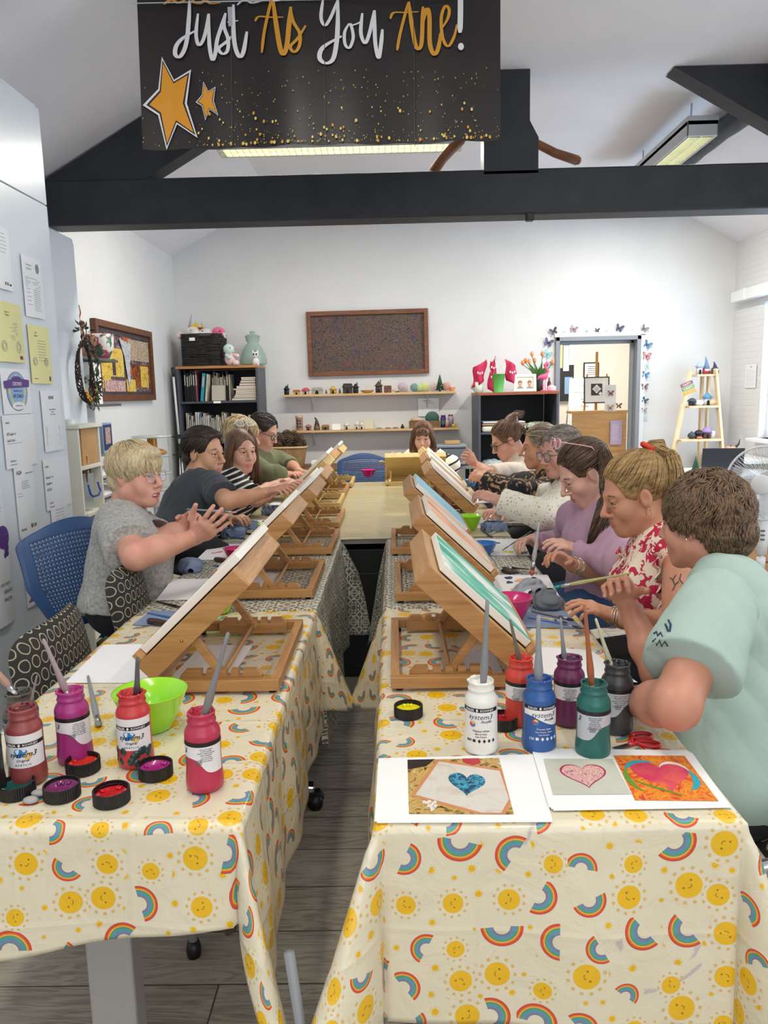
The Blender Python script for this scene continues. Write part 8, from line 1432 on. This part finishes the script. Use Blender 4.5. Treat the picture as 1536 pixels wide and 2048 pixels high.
# ================================================================= seen through the doorway
note('dark noticeboard with pinned papers in the room beyond, left edge',(1100,682),(1146,802),Y=10.52,base=1,lines=[(None,.3,.55,.4,4,.22),(None,.55,.5,.42,0,.24),(None,.62,.12,.28,6,.33),(None,.8,.6,.35,0,.2)],name='noticeboard',cat='noticeboard',grp=None,th=.02,curl=0)
note('small black framed certificate on the wall beyond the doorway',(1167,725),(1197,756),Y=10.53,base=1,lines=[(None,.08,.08,.84,0,.84)]+[(None,.25,.7-.12*i,.03,2,.5) for i in range(5)],name='framed_certificate',cat='frame',grp=None,th=.015,curl=0)
wbM=[cert,ink,gry]
a,b=W(1136,757,9.6),W(1186,900,9.6); t=thing('flipchart','white flipchart with handwriting leaning in the room beyond','flipchart',((a.x+b.x)/2,9.6,0)); w=.30
m=MB(); X=Matrix.Translation((0,0,a.z))@Matrix.Rotation(R(-12),4,'X'); m.add([(x,y,z) for y in (0,.012) for x,z in ((-.14,0),(.17,0),(.22,-1.0),(-.22,-1.0))],[(3,2,1,0),(4,5,6,7),(0,1,5,4),(1,2,6,5),(2,3,7,6),(3,0,4,7)],0,X=X)
for i,(tx,u) in enumerate((('Inspire Plan',.06),('. Will you attend',.0),('every day',.05),('Creative',.04),('. Vision craft',.0),('. Outcome in today',.0),('together',.06))): m.text(tx,.034,X@Matrix.Translation((u-.01,-.0015,-.1-.085*i))@Matrix.Rotation(R(90),4,'X'),2,align='CENTER',shear=.2,sx=.8)
m.build('board',wbM,t); 
for x in (-.15,.18): MB().cyl((x*.7,.02,a.z-.02),(x*1.3,.05,.0),.012,n=8).cyl((x*.7,.03,a.z-.05),(x*1.2,.5,.0),.01,n=8).build('leg',silv,t)
c=W(1190,824,8.9); dsk=wood('light_desk_wood','b98c58','d0a674',.5,0,.45); t=thing('reception_desk','light wood desk with an upstand in the room beyond','desk',(c.x+.05,9.0,0)); zt_=c.z; MB().box((0,-.1,zt_/2),(.62,.03,zt_-.01)).build('front_panel',dsk,t,.002); MB().box((0,.0,zt_),(.66,.24,.03)).build('ledge',dsk,t,.003); MB().box((0,-.118,zt_*.62),(.62,.01,.012)).build('trim_strip',dsk,t)
note('lilac printed sheet taped to the light wood desk',(1221,841),(1243,889),Y=8.86,base=5,lines=para(.15,.85,.2,.8,9,0,.012),name='notice',cat='notice',grp=None,curl=0)
c=W(1194,812,9.0); t=thing('display_easel','wooden display easel on the reception desk','easel',(c.x,9.0,zt_+.016)); h=W(1188,706,9.0).z-zt_; eas=wood('easel_oak','a8743c','c08e54',1,2,.5)
MB().box((0,.05,h/2),(.03,.012,h)).build('mast',eas,t,.002)
for x in (-.14,.14): MB().bar((x*1.1,-.03,0),(x*.8,.03,h*.62),.018,.012).build('leg',eas,t,.002)
MB().box((0,-.03,.1),(.34,.04,.02)).build('ledge',eas,t,.002)
a,b=W(1169,754,8.93),W(1219,806,8.93); w,h=b.x-a.x,a.z-b.z; t=thing('framed_picture','black framed picture of a white diamond on a dark square, on the display easel','picture',((a.x+b.x)/2,8.94,b.z),0,None,(R(-4),0,0)); m=MB()
for x in (-w/2+.006,w/2-.006): m.box((x,0,h/2),(.012,.018,h))
for z in (.006,h-.006): m.box((0,0,z),(w-.024,.018,.012))
m.build('frame',mat('black_frame','15151a',.35),t,.001); m=MB().box((0,0,h/2),(w-.02,.008,h-.02)); m.box((0,-.005,h*.52),(w*.44,.002,h*.44),1); m.box((0,-.007,h*.54),(w*.25,.002,w*.25),0,rot=(0,PI/4,0)); m.box((w*.15,-.008,h*.36),(w*.12,.002,w*.12),0,rot=(0,PI/4,0))
for i in range(4): m.box((0,-.009,h*.6-.014*i),(w*.18,.001,.003),1)
m.build('mounted_print',[whiteP,mat('charcoal_mount','3c3e44',.6)],t)
for lab,px,py,c,c2 in (('brown and pink butterfly on a white card on the desk beyond',1221,787,'4a3038','b87a8a'),('purple and yellow butterfly low on the white card',1220,816,'8a4a8a','e0c860'),('brown butterfly at the edge of the desk beyond',1237,812,'6a4a3a','a87a5a')): bfly(lab,px,py,.034,c,c2,0,8.84)
o=note('white card strip standing at the desk end beyond the doorway',(1210,770),(1231,822),Y=8.87,name='card_strip',cat='card',grp=None,curl=0)
# ================================================================= right side: ladder shelf, desk, laptop, fan, drawers
lad=wood('pale_ladder_wood','d8b888','e8cda4',.7,2,.5); Yl=7.35
A0,A1=W(1383,742,7.6),W(1340,985,Yl-.2); B0,B1=W(1432,740,7.6),W(1448,985,Yl-.2)
t=thing('ladder_shelf','pale wooden ladder shelf with ornaments in the right corner','shelf',(W(1400,900,7.5).x,7.55,0)); o=t.location
def LP(px,py,Y): return W(px,py,Y)-o
def ext(p,q,z): return q+(q-p)*((z-q.z)/(q.z-p.z))
for p,q in ((LP(1381,742,7.62),LP(1336,955,7.3)),(LP(1431,740,7.62),LP(1447,940,7.3))): e=ext(p,q,0.); MB().bar(p,e,.022,.07).build('front_rail',lad,t,.002)
for x in (LP(1405,740,7.72),LP(1418,740,7.72)): MB().bar(x,(x.x,x.y,0),.022,.05).build('back_rail',lad,t,.002)
LS=[]
for pa,pb,py,Y in ((1379,1432,750,7.62),(1363,1436,813,7.5),(1347,1441,880,7.38)):
    a,b=W(pa,py,Y),W(pb,py-3,Y); z=(a.z+b.z)/2; LS.append((z,Y)); L=b.x-a.x; MB().box(((a.x+b.x)/2-o.x+.035,Y+.08-o.y,z-.01),(L-.06,.22,.02)).build('shelf_board',lad,t,.002)
G6='ornaments on the ladder shelf'
def onl(k,px,dy=.08): z,Y=LS[k]; return (W(px,800,Y+dy).x,Y+dy,z+.001)
def gnome(lab,k,px,h,hat,body):
    t=thing('gnome',lab,'ornament',onl(k,px),0,G6); MB().lathe([(.035,0),(.04,.02),(.03,.06)],14).build('body',cl('g'+body,body),t); MB().tube([(0,0,.05),(.002,0,h*.55),(-.004,0,h*.8),(-.012,0,h)],[.034,.02,.01,.003],10).build('hat',cl('h'+hat,hat),t); MB().ball((0,-.032,.05),.008,6).build('nose',cl('nose','c8907a'),t); MB().lathe([(.0001,-.01),(.022,.03),(.026,.05)],10,sq=.5,X=Matrix.Translation((0,-.026,0))).build('beard',cl('beard','dcd8d4'),t)
gnome('gnome with a tall steel blue hat on the top ladder shelf',0,1410,.17,'6a8ab0','a83a4a'); gnome('gnome with a navy starry hat on the top ladder shelf',0,1427,.12,'2a2a5a','4a5a48'); hut('pottery_house','pale blue and pink fairy tower on the top ladder shelf',1396,LS[0][0]+.001,.08,.13,cl('fairy','c8d8e4','e0b8b0'),cl('fairyroof','a8c8dc'),'chimney',G6,7.7)
hut('pottery_house','dark grey cauldron house on the middle ladder shelf',1384,LS[1][0]+.001,.085,.075,cl('dgrey','4a4e52'),cl('dgrey','4a4e52'),'cap',G6,7.58); hut('pottery_house','blue roofed fairy cottage on the middle ladder shelf',1414,LS[1][0]+.001,.1,.13,cl('fairywall','d0d0d8'),cl('blueroof','5a9ac0'),'cone',G6,7.6)
setp(MB().lathe([(.03,0),(.045,.02),(.035,.05),(.0001,.055)],16).build('small_teapot',cl('pale','d8dcd8')),'small pale teapot left of the blue roofed cottage','ornament',G6).location=onl(1,1398); setp(MB().lathe([(.03,0),(.042,.02),(.03,.05),(.0001,.06)],16).build('toy_bird',cl('creamy','e4d8b8')),'cream bird ornament right of the blue roofed cottage','ornament',G6).location=onl(1,1426)
setp(MB().lathe([(.02,0),(.04,.025),(.03,.05),(.012,.06),(.008,.07)],16).build('dark_pumpkin',cl('dpump','3c4448')),'dark grey pumpkin on the lower ladder shelf','ornament',G6).location=onl(2,1386); hut('pottery_house','black hatted pottery house on the lower ladder shelf',1400,LS[2][0]+.001,.09,.085,cl('dk','2a2e30'),cl('dk2','1c1e20'),'cap',G6,7.46)
hut('pottery_mushroom','mushroom house with a lilac cap on the lower ladder shelf',1416,LS[2][0]+.001,.1,.11,cl('mushw','6a4a4a'),cl('lilacroof','9a80b8'),'cap',G6,7.46); setp(MB().lathe([(.026,0),(.028,.07),(.024,.07)],14).build('white_pot',cl('wpot','dcdcd8')),'small white pot, last on the lower ladder shelf','ornament',G6).location=onl(2,1428); setp(MB().ball((0,0,.012),(.03,.02,.012),6).build('clay_leaf',cl('rust2','c87a5a')),'rust coloured clay leaf in front on the lower ladder shelf','ornament',G6).location=onl(2,1402,.02)
p=W(1376,775,7.4); t=thing('hanging_sign','colourful painted wooden sign hanging on the ladder shelf','sign',p,0,None,(0,R(-22),0)); 
for i,c in enumerate(('8a5a6a','7a9a5a','d09a4a')): MB().box((0,0,.035-.04*i),(.12,.012,.034)).build('sign_board',cl('s'+c,c),t,.003)
MB().tube([(-.04,0,.05),(0,0,.10),(.04,0,.05)],.002,5).build('string',mat('cord_white','d8d8d4',.7),t); MB().text('HAPPY',.025,Matrix.Translation((0,-.0075,.027))@Matrix.Rotation(R(90),4,'X'),0).text('CRAFT',.028,Matrix.Translation((0,-.0075,-.014))@Matrix.Rotation(R(90),4,'X'),0).build('lettering',mat('sign_white','e8e4dc',.6),t)
# notice on brick wall, sill with pumpkin
note('white printed notice on the painted brick wall at right',(1492,729),(1469,776),X=XR-.006,lines=[(None,.45,.86,.05,2,.12)]+para(.1,.9,.1,.75,12),name='notice',cat='notice',grp=None,curl=0)
hd=mat('white_desk_top','dfe6ec',.3); c=W(1400,945,6.7); t=thing('round_desk','pale blue white desk under the window, laptop on it','desk',(c.x+.15,6.75,0)); zt_=c.z; MB().lathe([(.5,zt_-.03),(.5,zt_)],48,sq=.75).build('desk_top',hd,t,.003)
for a in (.7,2.4,3.9,5.5): MB().cyl((.38*math.cos(a),.28*math.sin(a),0),(.34*math.cos(a),.25*math.sin(a),zt_-.03),.018).build('leg',silv,t)
t=thing('laptop','dark grey laptop standing open on the pale desk','laptop',W(1432,950,6.62)+V3((.02,0,.0)),R(-12)); t.location.z=zt_+.001; MB().box((0,-.0,.008),(.33,.22,.014)).build('keyboard_base',mat('laptop_grey','3c4046',.4),t,.004); MB().box((0,.0,.115),(.33,.22,.008),X=Matrix.Translation((0,-.13,-.0))@Matrix.Translation((0,.0,.012))@Matrix.Rotation(R(102),4,'X')@Matrix.Translation((0,.11,-.115))).build('screen_lid',mat('laptop_grey','3c4046',.4),t,.004)
pine('small green toy christmas tree beside the laptop',1397,zt_,.13,cl('pinegreen2','2a5a3c'),'desk ornaments',Y=6.85)
zz=W(1470,910,7.45).z; sl=setp(MB().box((0,0,-.015),(.3,1.1,.03)).build('window_ledge',pvc,bev=.003),'white ledge in the right corner with a pumpkin on it','ledge'); sl.location=(XR-.16,7.4,zz)
c=W(1461,900,7.4); t=thing('pumpkin_ornament','pale orange pumpkin on the white corner ledge','ornament',(c.x,7.4,zz+.001)); m=MB()
for k in range(8): a=2*PI*k/8; m.ball((.028*math.cos(a),.028*math.sin(a),.045),(.032,.032,.044),8)
m.build('pumpkin',mat('pale_orange_pumpkin','e8a080',.5),t); MB().cyl((0,0,.08),(.005,0,.105),.006).build('stalk',mat('stalk','6a5a40',.6),t)
t=thing('witch_hat','small dark curled ornament behind the pumpkin','ornament',(c.x+.09,7.5,zz+.001)); MB().tube([(-.03,0,.06),(.0,0,.07),(.03,0,.1),(.04,0,.15)],[.008,.014,.01,.003],8).build('hat',mat('hat_dark','4a3a44',.6),t); MB().lathe([(.03,0),(.035,.06)],14).build('base',mat('hat_base','c8a0a0',.6),t)
# pedestal fan
Yf=4.3; c=W(1523,965,Yf); t=thing('pedestal_fan','white pedestal fan beside the window at right','fan',(c.x+.02,Yf,0)); wf=mat('fan_white','e6e8ea',.3); hz=c.z
X=Matrix.Translation((-.02,-.04,hz))@Matrix.Rotation(R(-38),4,'Z')@Matrix.Rotation(R(90),4,'X'); m=MB(X); r=.205
m.tube([(r*math.cos(2*PI*k/48),r*math.sin(2*PI*k/48),0) for k in range(48)],.006,6,0,True)
for k in range(72): a=2*PI*k/72; m.tube([(.05*math.cos(a),.05*math.sin(a),.075),(.13*math.cos(a+.15),.13*math.sin(a+.15),.07),(r*math.cos(a+.25),r*math.sin(a+.25),.0)],.0012,4)
for k in range(48): a=2*PI*k/48; m.tube([(r*math.cos(a),r*math.sin(a),0),(.13*math.cos(a),.13*math.sin(a),-.06),(.05*math.cos(a),.05*math.sin(a),-.07)],.0012,4)
m.build('grille',wf,t); MB(X).lathe([(.0001,.088),(.045,.086),(.055,.078),(.055,.07)],28).build('centre_badge',wf,t); m=MB(X)
for k in range(3):
    a0=2*PI*k/3; vs=[]
    for i in range(9):
        for j in range(7): rr_=.035+.145*i/8; a=a0+(.2+.9*j/6)+.3*i/8; vs.append((rr_*math.cos(a),rr_*math.sin(a),.02-.045*j/6))
    m.add(vs,[(i*7+j,(i+1)*7+j,(i+1)*7+j+1,i*7+j+1) for i in range(8) for j in range(6)],0,True)
m.build('blades',mat('fan_blade_translucent','d9dee4',.2,alpha=.6),t); MB(X).lathe([(.05,-.14),(.06,-.12),(.06,-.07),(.045,-.07)],22).build('motor_housing',wf,t)
zc=W(1505,1060,Yf).z; MB().lathe([(.03,zc-.14),(.036,zc-.02),(.03,zc+.03),(.025,hz-.06)],18,sq=.8).build('control_column',wf,t)
m=MB(); 
for i in range(3): m.box((-.012,-.03,zc+.0-.025*i),(.02,.012,.008))
m.build('buttons',mat('fan_buttons','55585c',.4),t); MB().cyl((0,0,.03),(0,0,zc-.13),.014).build('pole',wf,t); MB().cyl((0,0,.42),(0,0,.48),.024).build('height_collar',wf,t); MB().lathe([(.2,0),(.2,.01),(.06,.03),(.02,.05)],36).build('base',wf,t)
# drawer chest
c=W(1497,1060,4.9); dw=wood('plywood_drawer','c08a58','d6a878',.6,0,.5); t=thing('drawer_chest','grey framed chest with plywood drawers behind the fan','chest of drawers',(c.x+.07,5.1,0)); ztd=W(1490,1005,4.85).z; MB().box((0,0,ztd/2),(.36,.4,ztd)).build('body',mat('grey_metal_frame','7c8086',.45),t,.003); MB().box((0,-.0,ztd+.01),(.42,.46,.02)).build('top_board',mat('grey_top','8c9096',.4),t,.003); n=5
for i in range(n): z=.06+(ztd-.08)*(i+.5)/n; d_=MB().box((0,-.205,z),(.32,.02,(ztd-.08)/n-.012)).build('drawer',dw,t,.002); MB().prism([(-.018,0),(.018,0),(0,-.02)],.004,0,Matrix.Translation((0,-.2155,z+(ztd-.08)/n/2-.012))@Matrix.Rotation(R(90),4,'X')).build('drawer_notch',mat('dark_opening','0d0b0b',.8),d_)
# ================================================================= chairs
ovN=NT('oval_ring_upholstery'); ovN.b.inputs['Roughness'].default_value=.85; uv=ovN.n('UVMap').outputs[0]; sp=ovN.n('SeparateXYZ'); ovN.l(ovN.map(uv,(1/.031,1/.043,1)),sp.inputs[0]); ro=ovN.ma('FLOOR',sp.outputs[1]); sx=ovN.ma('ADD',sp.outputs[0],ovN.ma('MULTIPLY',ovN.ma('MODULO',ro,2),.5))
fx=ovN.ma('MULTIPLY',ovN.ma('SUBTRACT',ovN.ma('FRACT',sx),.5),1.0); fy=ovN.ma('MULTIPLY',ovN.ma('SUBTRACT',ovN.ma('FRACT',sp.outputs[1]),.5),1.0); rr_=ovN.ma('SQRT',ovN.ma('ADD',ovN.ma('MULTIPLY',fx,fx),ovN.ma('MULTIPLY',fy,fy))); rg=ovN.ma('SUBTRACT',1,ovN.step(ovN.ma('ABSOLUTE',ovN.ma('SUBTRACT',rr_,.37)),.035,.03)); ovN.base(ovN.mix(rg,lin('2e2c2a'),lin('b3ad96'))); ovN.bump(ovN.noise(ovN.obj(),300,2),.3,.001); ovM=ovN.m
def cushion(name,mt,parent,w,h,th,curve,X,rc=.05,taper=.0):
    """rounded padded panel in its x/z plane, bent backwards by curve"""
    nx,nz=18,18; V=[];UV=[]
    for side in (0,1):
        for i in range(nx+1):
            for j in range(nz+1):
                u,v=i/nx*2-1,j/nz*2-1; 
                # superellipse mapping keeps corners rounded
                k=(abs(u)**6+abs(v)**6)**(1/6); l=max(abs(u),abs(v)); f=l/k if k>1e-6 else 1; x,z=u*f*w/2*(1-taper*(1-(v+1)/2)),v*f*h/2; e=max(0,1-max(abs(u),abs(v))**8); y=curve*(x/(w/2))**2+(-1 if side==0 else 1)*th/2*e**.5; V.append((x,y,z)); UV.append((x,z))
    n=(nx+1)*(nz+1); F=[]
    for i in range(nx):
        for j in range(nz): q=(i*(nz+1)+j,(i+1)*(nz+1)+j,(i+1)*(nz+1)+j+1,i*(nz+1)+j+1); F+=[q,tuple(x+n for x in q)[::-1]]
    me=bpy.data.meshes.new(name); me.from_pydata([X@V3(v) for v in V],[],F); me.materials.append(mt); l=me.uv_layers.new(name='UVMap'); li=np.zeros(len(me.loops),np.int32); me.loops.foreach_get('vertex_index',li); l.data.foreach_set('uv',np.array(UV,np.float32)[li].ravel()); me.polygons.foreach_set('use_smooth',[True]*len(F)); return link(name,me,parent)
chrome=mat('chrome','c8cacc',.12,1); 
def pchair(lab,x,y,rz,arms=False,grp='ring patterned chairs',zb=.0,bh=.40,bw=.46):
    t=thing('patterned_chair',lab,'chair',(x,y,0),rz,grp); cushion('seat',ovM,t,.46,.44,.07,0,Matrix.Translation((0,0,.45))@Matrix.Rotation(R(90),4,'X')); cushion('backrest',ovM,t,bw,bh,.05,-.05,Matrix.Translation((0,-.23,.70+zb))@Matrix.Rotation(R(10),4,'X'))
    for s in (-1,1):
        MB().tube([(s*.22,-.2,.5+zb),(s*.225,-.21,.42),(s*.23,-.25,.012)],.011,8).build('leg',chrome,t); MB().tube([(s*.22,.2,.43),(s*.23,.22,.012)],.011,8).build('leg',chrome,t); MB().tube([(s*.22,-.2,.42),(s*.22,.2,.42)],.011,8).build('side_rail',chrome,t)
        if arms: MB().tube([(s*.25,-.2,.62),(s*.26,-.05,.67),(s*.26,.1,.66),(s*.25,.17,.58),(s*.24,.18,.45)],.018,10).build('armrest',blackP,t)
    return t
# rz: chair faces local +y
pchair('dark ring patterned chair pushed to the near left table, empty',-.70,2.10,R(-88),zb=-.03,bh=.37,bw=.46)
pchair('dark ring patterned chair between the grey haired woman and the table',-.665,2.62,R(-84),zb=.03,bh=.34,bw=.36)
pchair('dark ring patterned chair with black arms under the woman in the mint tee',1.0,1.62,R(88),True,zb=-.04,bh=.3)
bluP=mat('blue_mesh_plastic','32507e',.4)
def bchair(lab,x,y,rz,zt=.0,grp='blue perforated chairs'):
    t=thing('blue_chair',lab,'chair',(x,y,0),rz,grp); w,h=.46,.46; nx,nz=62,62; X=Matrix.Translation((0,-.24,.50+zt))@Matrix.Rotation(R(10),4,'X'); V=[];F=[];n=0
    half=lambda v:(.10+.135*min(1,max(0,(v-.06)/.5))**.7) if v>.06 else .04+.06*v/.06
    for j in range(nz+1):
        v=j/nz; hw=half(v)*(1 if v<.9 else math.sqrt(max(.05,1-((v-.9)/.115)**2*.75)))
        for i in range(nx+1): u=i/nx*2-1; x_=u*hw; zc=h*v+(.035*(1-u*u) if v>.5 else 0)*((v-.5)*2); V.append((x_,-.55*x_*x_+.03*math.sin(v*3),zc))
    for j in range(nz):
        for i in range(nx):
            u=(i+.5)/nx*2-1; v=(j+.5)/nz
            if (i%2==1 and j%2==1) and abs(u)<.84 and .22<v<.90: continue
            if .80<v<.94 and ((u+.74)/.13)**2+((v-.865)/.05)**2<1: continue
            if v<.16 and abs(u)<.55: continue
            F.append((j*(nx+1)+i,j*(nx+1)+i+1,(j+1)*(nx+1)+i+1,(j+1)*(nx+1)+i))
    me=bpy.data.meshes.new('backrest'); me.from_pydata([X@V3(v) for v in V],[],F); me.materials.append(bluP); me.polygons.foreach_set('use_smooth',[True]*len(F)); o=link('backrest',me,t); s=o.modifiers.new('s','SOLIDIFY'); s.thickness=.007
    rim=[X@V3(V[j*(nx+1)]) for j in range(nz+1)]+[X@V3(V[nz*(nx+1)+i]) for i in range(nx+1)]+[X@V3(V[j*(nx+1)+nx]) for j in range(nz,-1,-1)]; MB().tube(rim,.0075,6).build('back_rim',bluP,t)
    MB().box((0,0,.44),(.44,.42,.03)).build('seat',bluP,t,.012)
    for s_ in (-1,1): MB().tube([X@V3((s_*.07,0,.03)),(s_*.15,-.18,.43),(s_*.17,-.1,.42)],[.02,.018,.014],8).build('back_strut',bluP,t); MB().tube([(s_*.19,-.16,.43),(s_*.22,-.2,.2),(s_*.24,-.25,.01)],.012,8).build('leg',chrome,t); MB().tube([(s_*.19,.16,.43),(s_*.22,.2,.2),(s_*.24,.25,.01)],.012,8).build('leg',chrome,t)
    return t
bchair('blue perforated plastic chair behind the grey haired woman',-1.02,2.86,R(-120),-.01); bchair('blue perforated chair at the far end beyond the hot pink bowl',-.28,6.75,R(180),-.09)
def office_base(lab,x,y,rz,grp='swivel chairs'):
    t=thing('swivel_chair',lab,'chair',(x,y,0),rz,grp); MB().cyl((0,0,.08),(0,0,.42),.025).build('gas_lift',blackP,t); MB().box((0,0,.455),(.46,.44,.07)).build('seat',mat('seat_charcoal','2a2b2f',.8),t,.03)
    for k in range(5):
        a=2*PI*k/5; d=V3((math.cos(a),math.sin(a),0)); MB().bar(d*.03+V3((0,0,.1)),d*.29+V3((0,0,.075)),.045,.03).build('base_arm',chrome,t,.008); q=d*.29; e=V3((-d.y,d.x,0)); m=MB()
        for s in (-1,1): m.cyl(q+e*s*.008+V3((0,0,.028)),q+e*s*.028+V3((0,0,.028)),.027,n=16)
        m.box(q+V3((0,0,.045)),(.03,.03,.04)); m.build('castor',blackP,t)
a=WZ(625,1605,.03); office_base('swivel chair under the left tables, chrome foot and castors showing in the gap',a.x-.28,a.y+.02,R(0))
a=WZ(387,1890,.03); t=thing('stand_leg','thin grey pole with a black rubber foot under the left near table','pole',(a.x,a.y,0),0,None); MB().cyl((0,0,.03),(0,0,.7),.012).build('pole',legM,t); MB().lathe([(.018,0),(.02,.02),(.014,.045)],12).build('rubber_foot',blackP,t)
# crossed tube legs / stool at the lower right
p=WZ(1495,1750,.02); t=thing('stool','black round stool with grey legs at the lower right','stool',(p.x+.1,p.y+.14,0)); MB().lathe([(.17,.39),(.18,.41),(.17,.43),(.0001,.435)],30).build('seat',mat('black_vinyl','131316',.35),t,0)
for k in range(4): a=PI/4+PI/2*k; m=MB(); MB().cyl((.12*math.cos(a),.12*math.sin(a),.39),(.16*math.cos(a),.16*math.sin(a),.06),.012).build('leg',mat('grey_tube','8a8c90',.4),t); MB().cyl((.16*math.cos(a),.16*math.sin(a),.065),(.168*math.cos(a),.168*math.sin(a),0),.015).build('rubber_foot',blackP,t)
p1=W(1447,1755,1.28); p2=W(1545,1935,1.02); t=thing('folding_chair','folding chair with a chrome tube frame at the lower right edge','chair',(p1.x,p1.y,0)); e=p1+(p2-p1)*((.012-p1.z)/(p2.z-p1.z)); MB().tube([p1-V3((p1.x,p1.y,0)),e-V3((p1.x,p1.y,0))],.0125,10).tube([p1-V3((p1.x,p1.y,0)),V3((.35,.1,p1.z+.02))],.0125,10).build('frame_tube',chrome,t)
p1=W(578,1905,1.12); e=V3((p1.x+.06,p1.y-.02,0.012)); t=thing('table_prop','grey tube standing between the two near tablecloths','tube',(p1.x,p1.y,0)); MB().tube([(0,0,p1.z),(e.x-p1.x,e.y-p1.y,.012)],.009,8).build('tube',mat('grey_tube','77797d',.4),t)
# ceiling-high oddments: yellow fitting end at the top left of the banner
EOF_=0
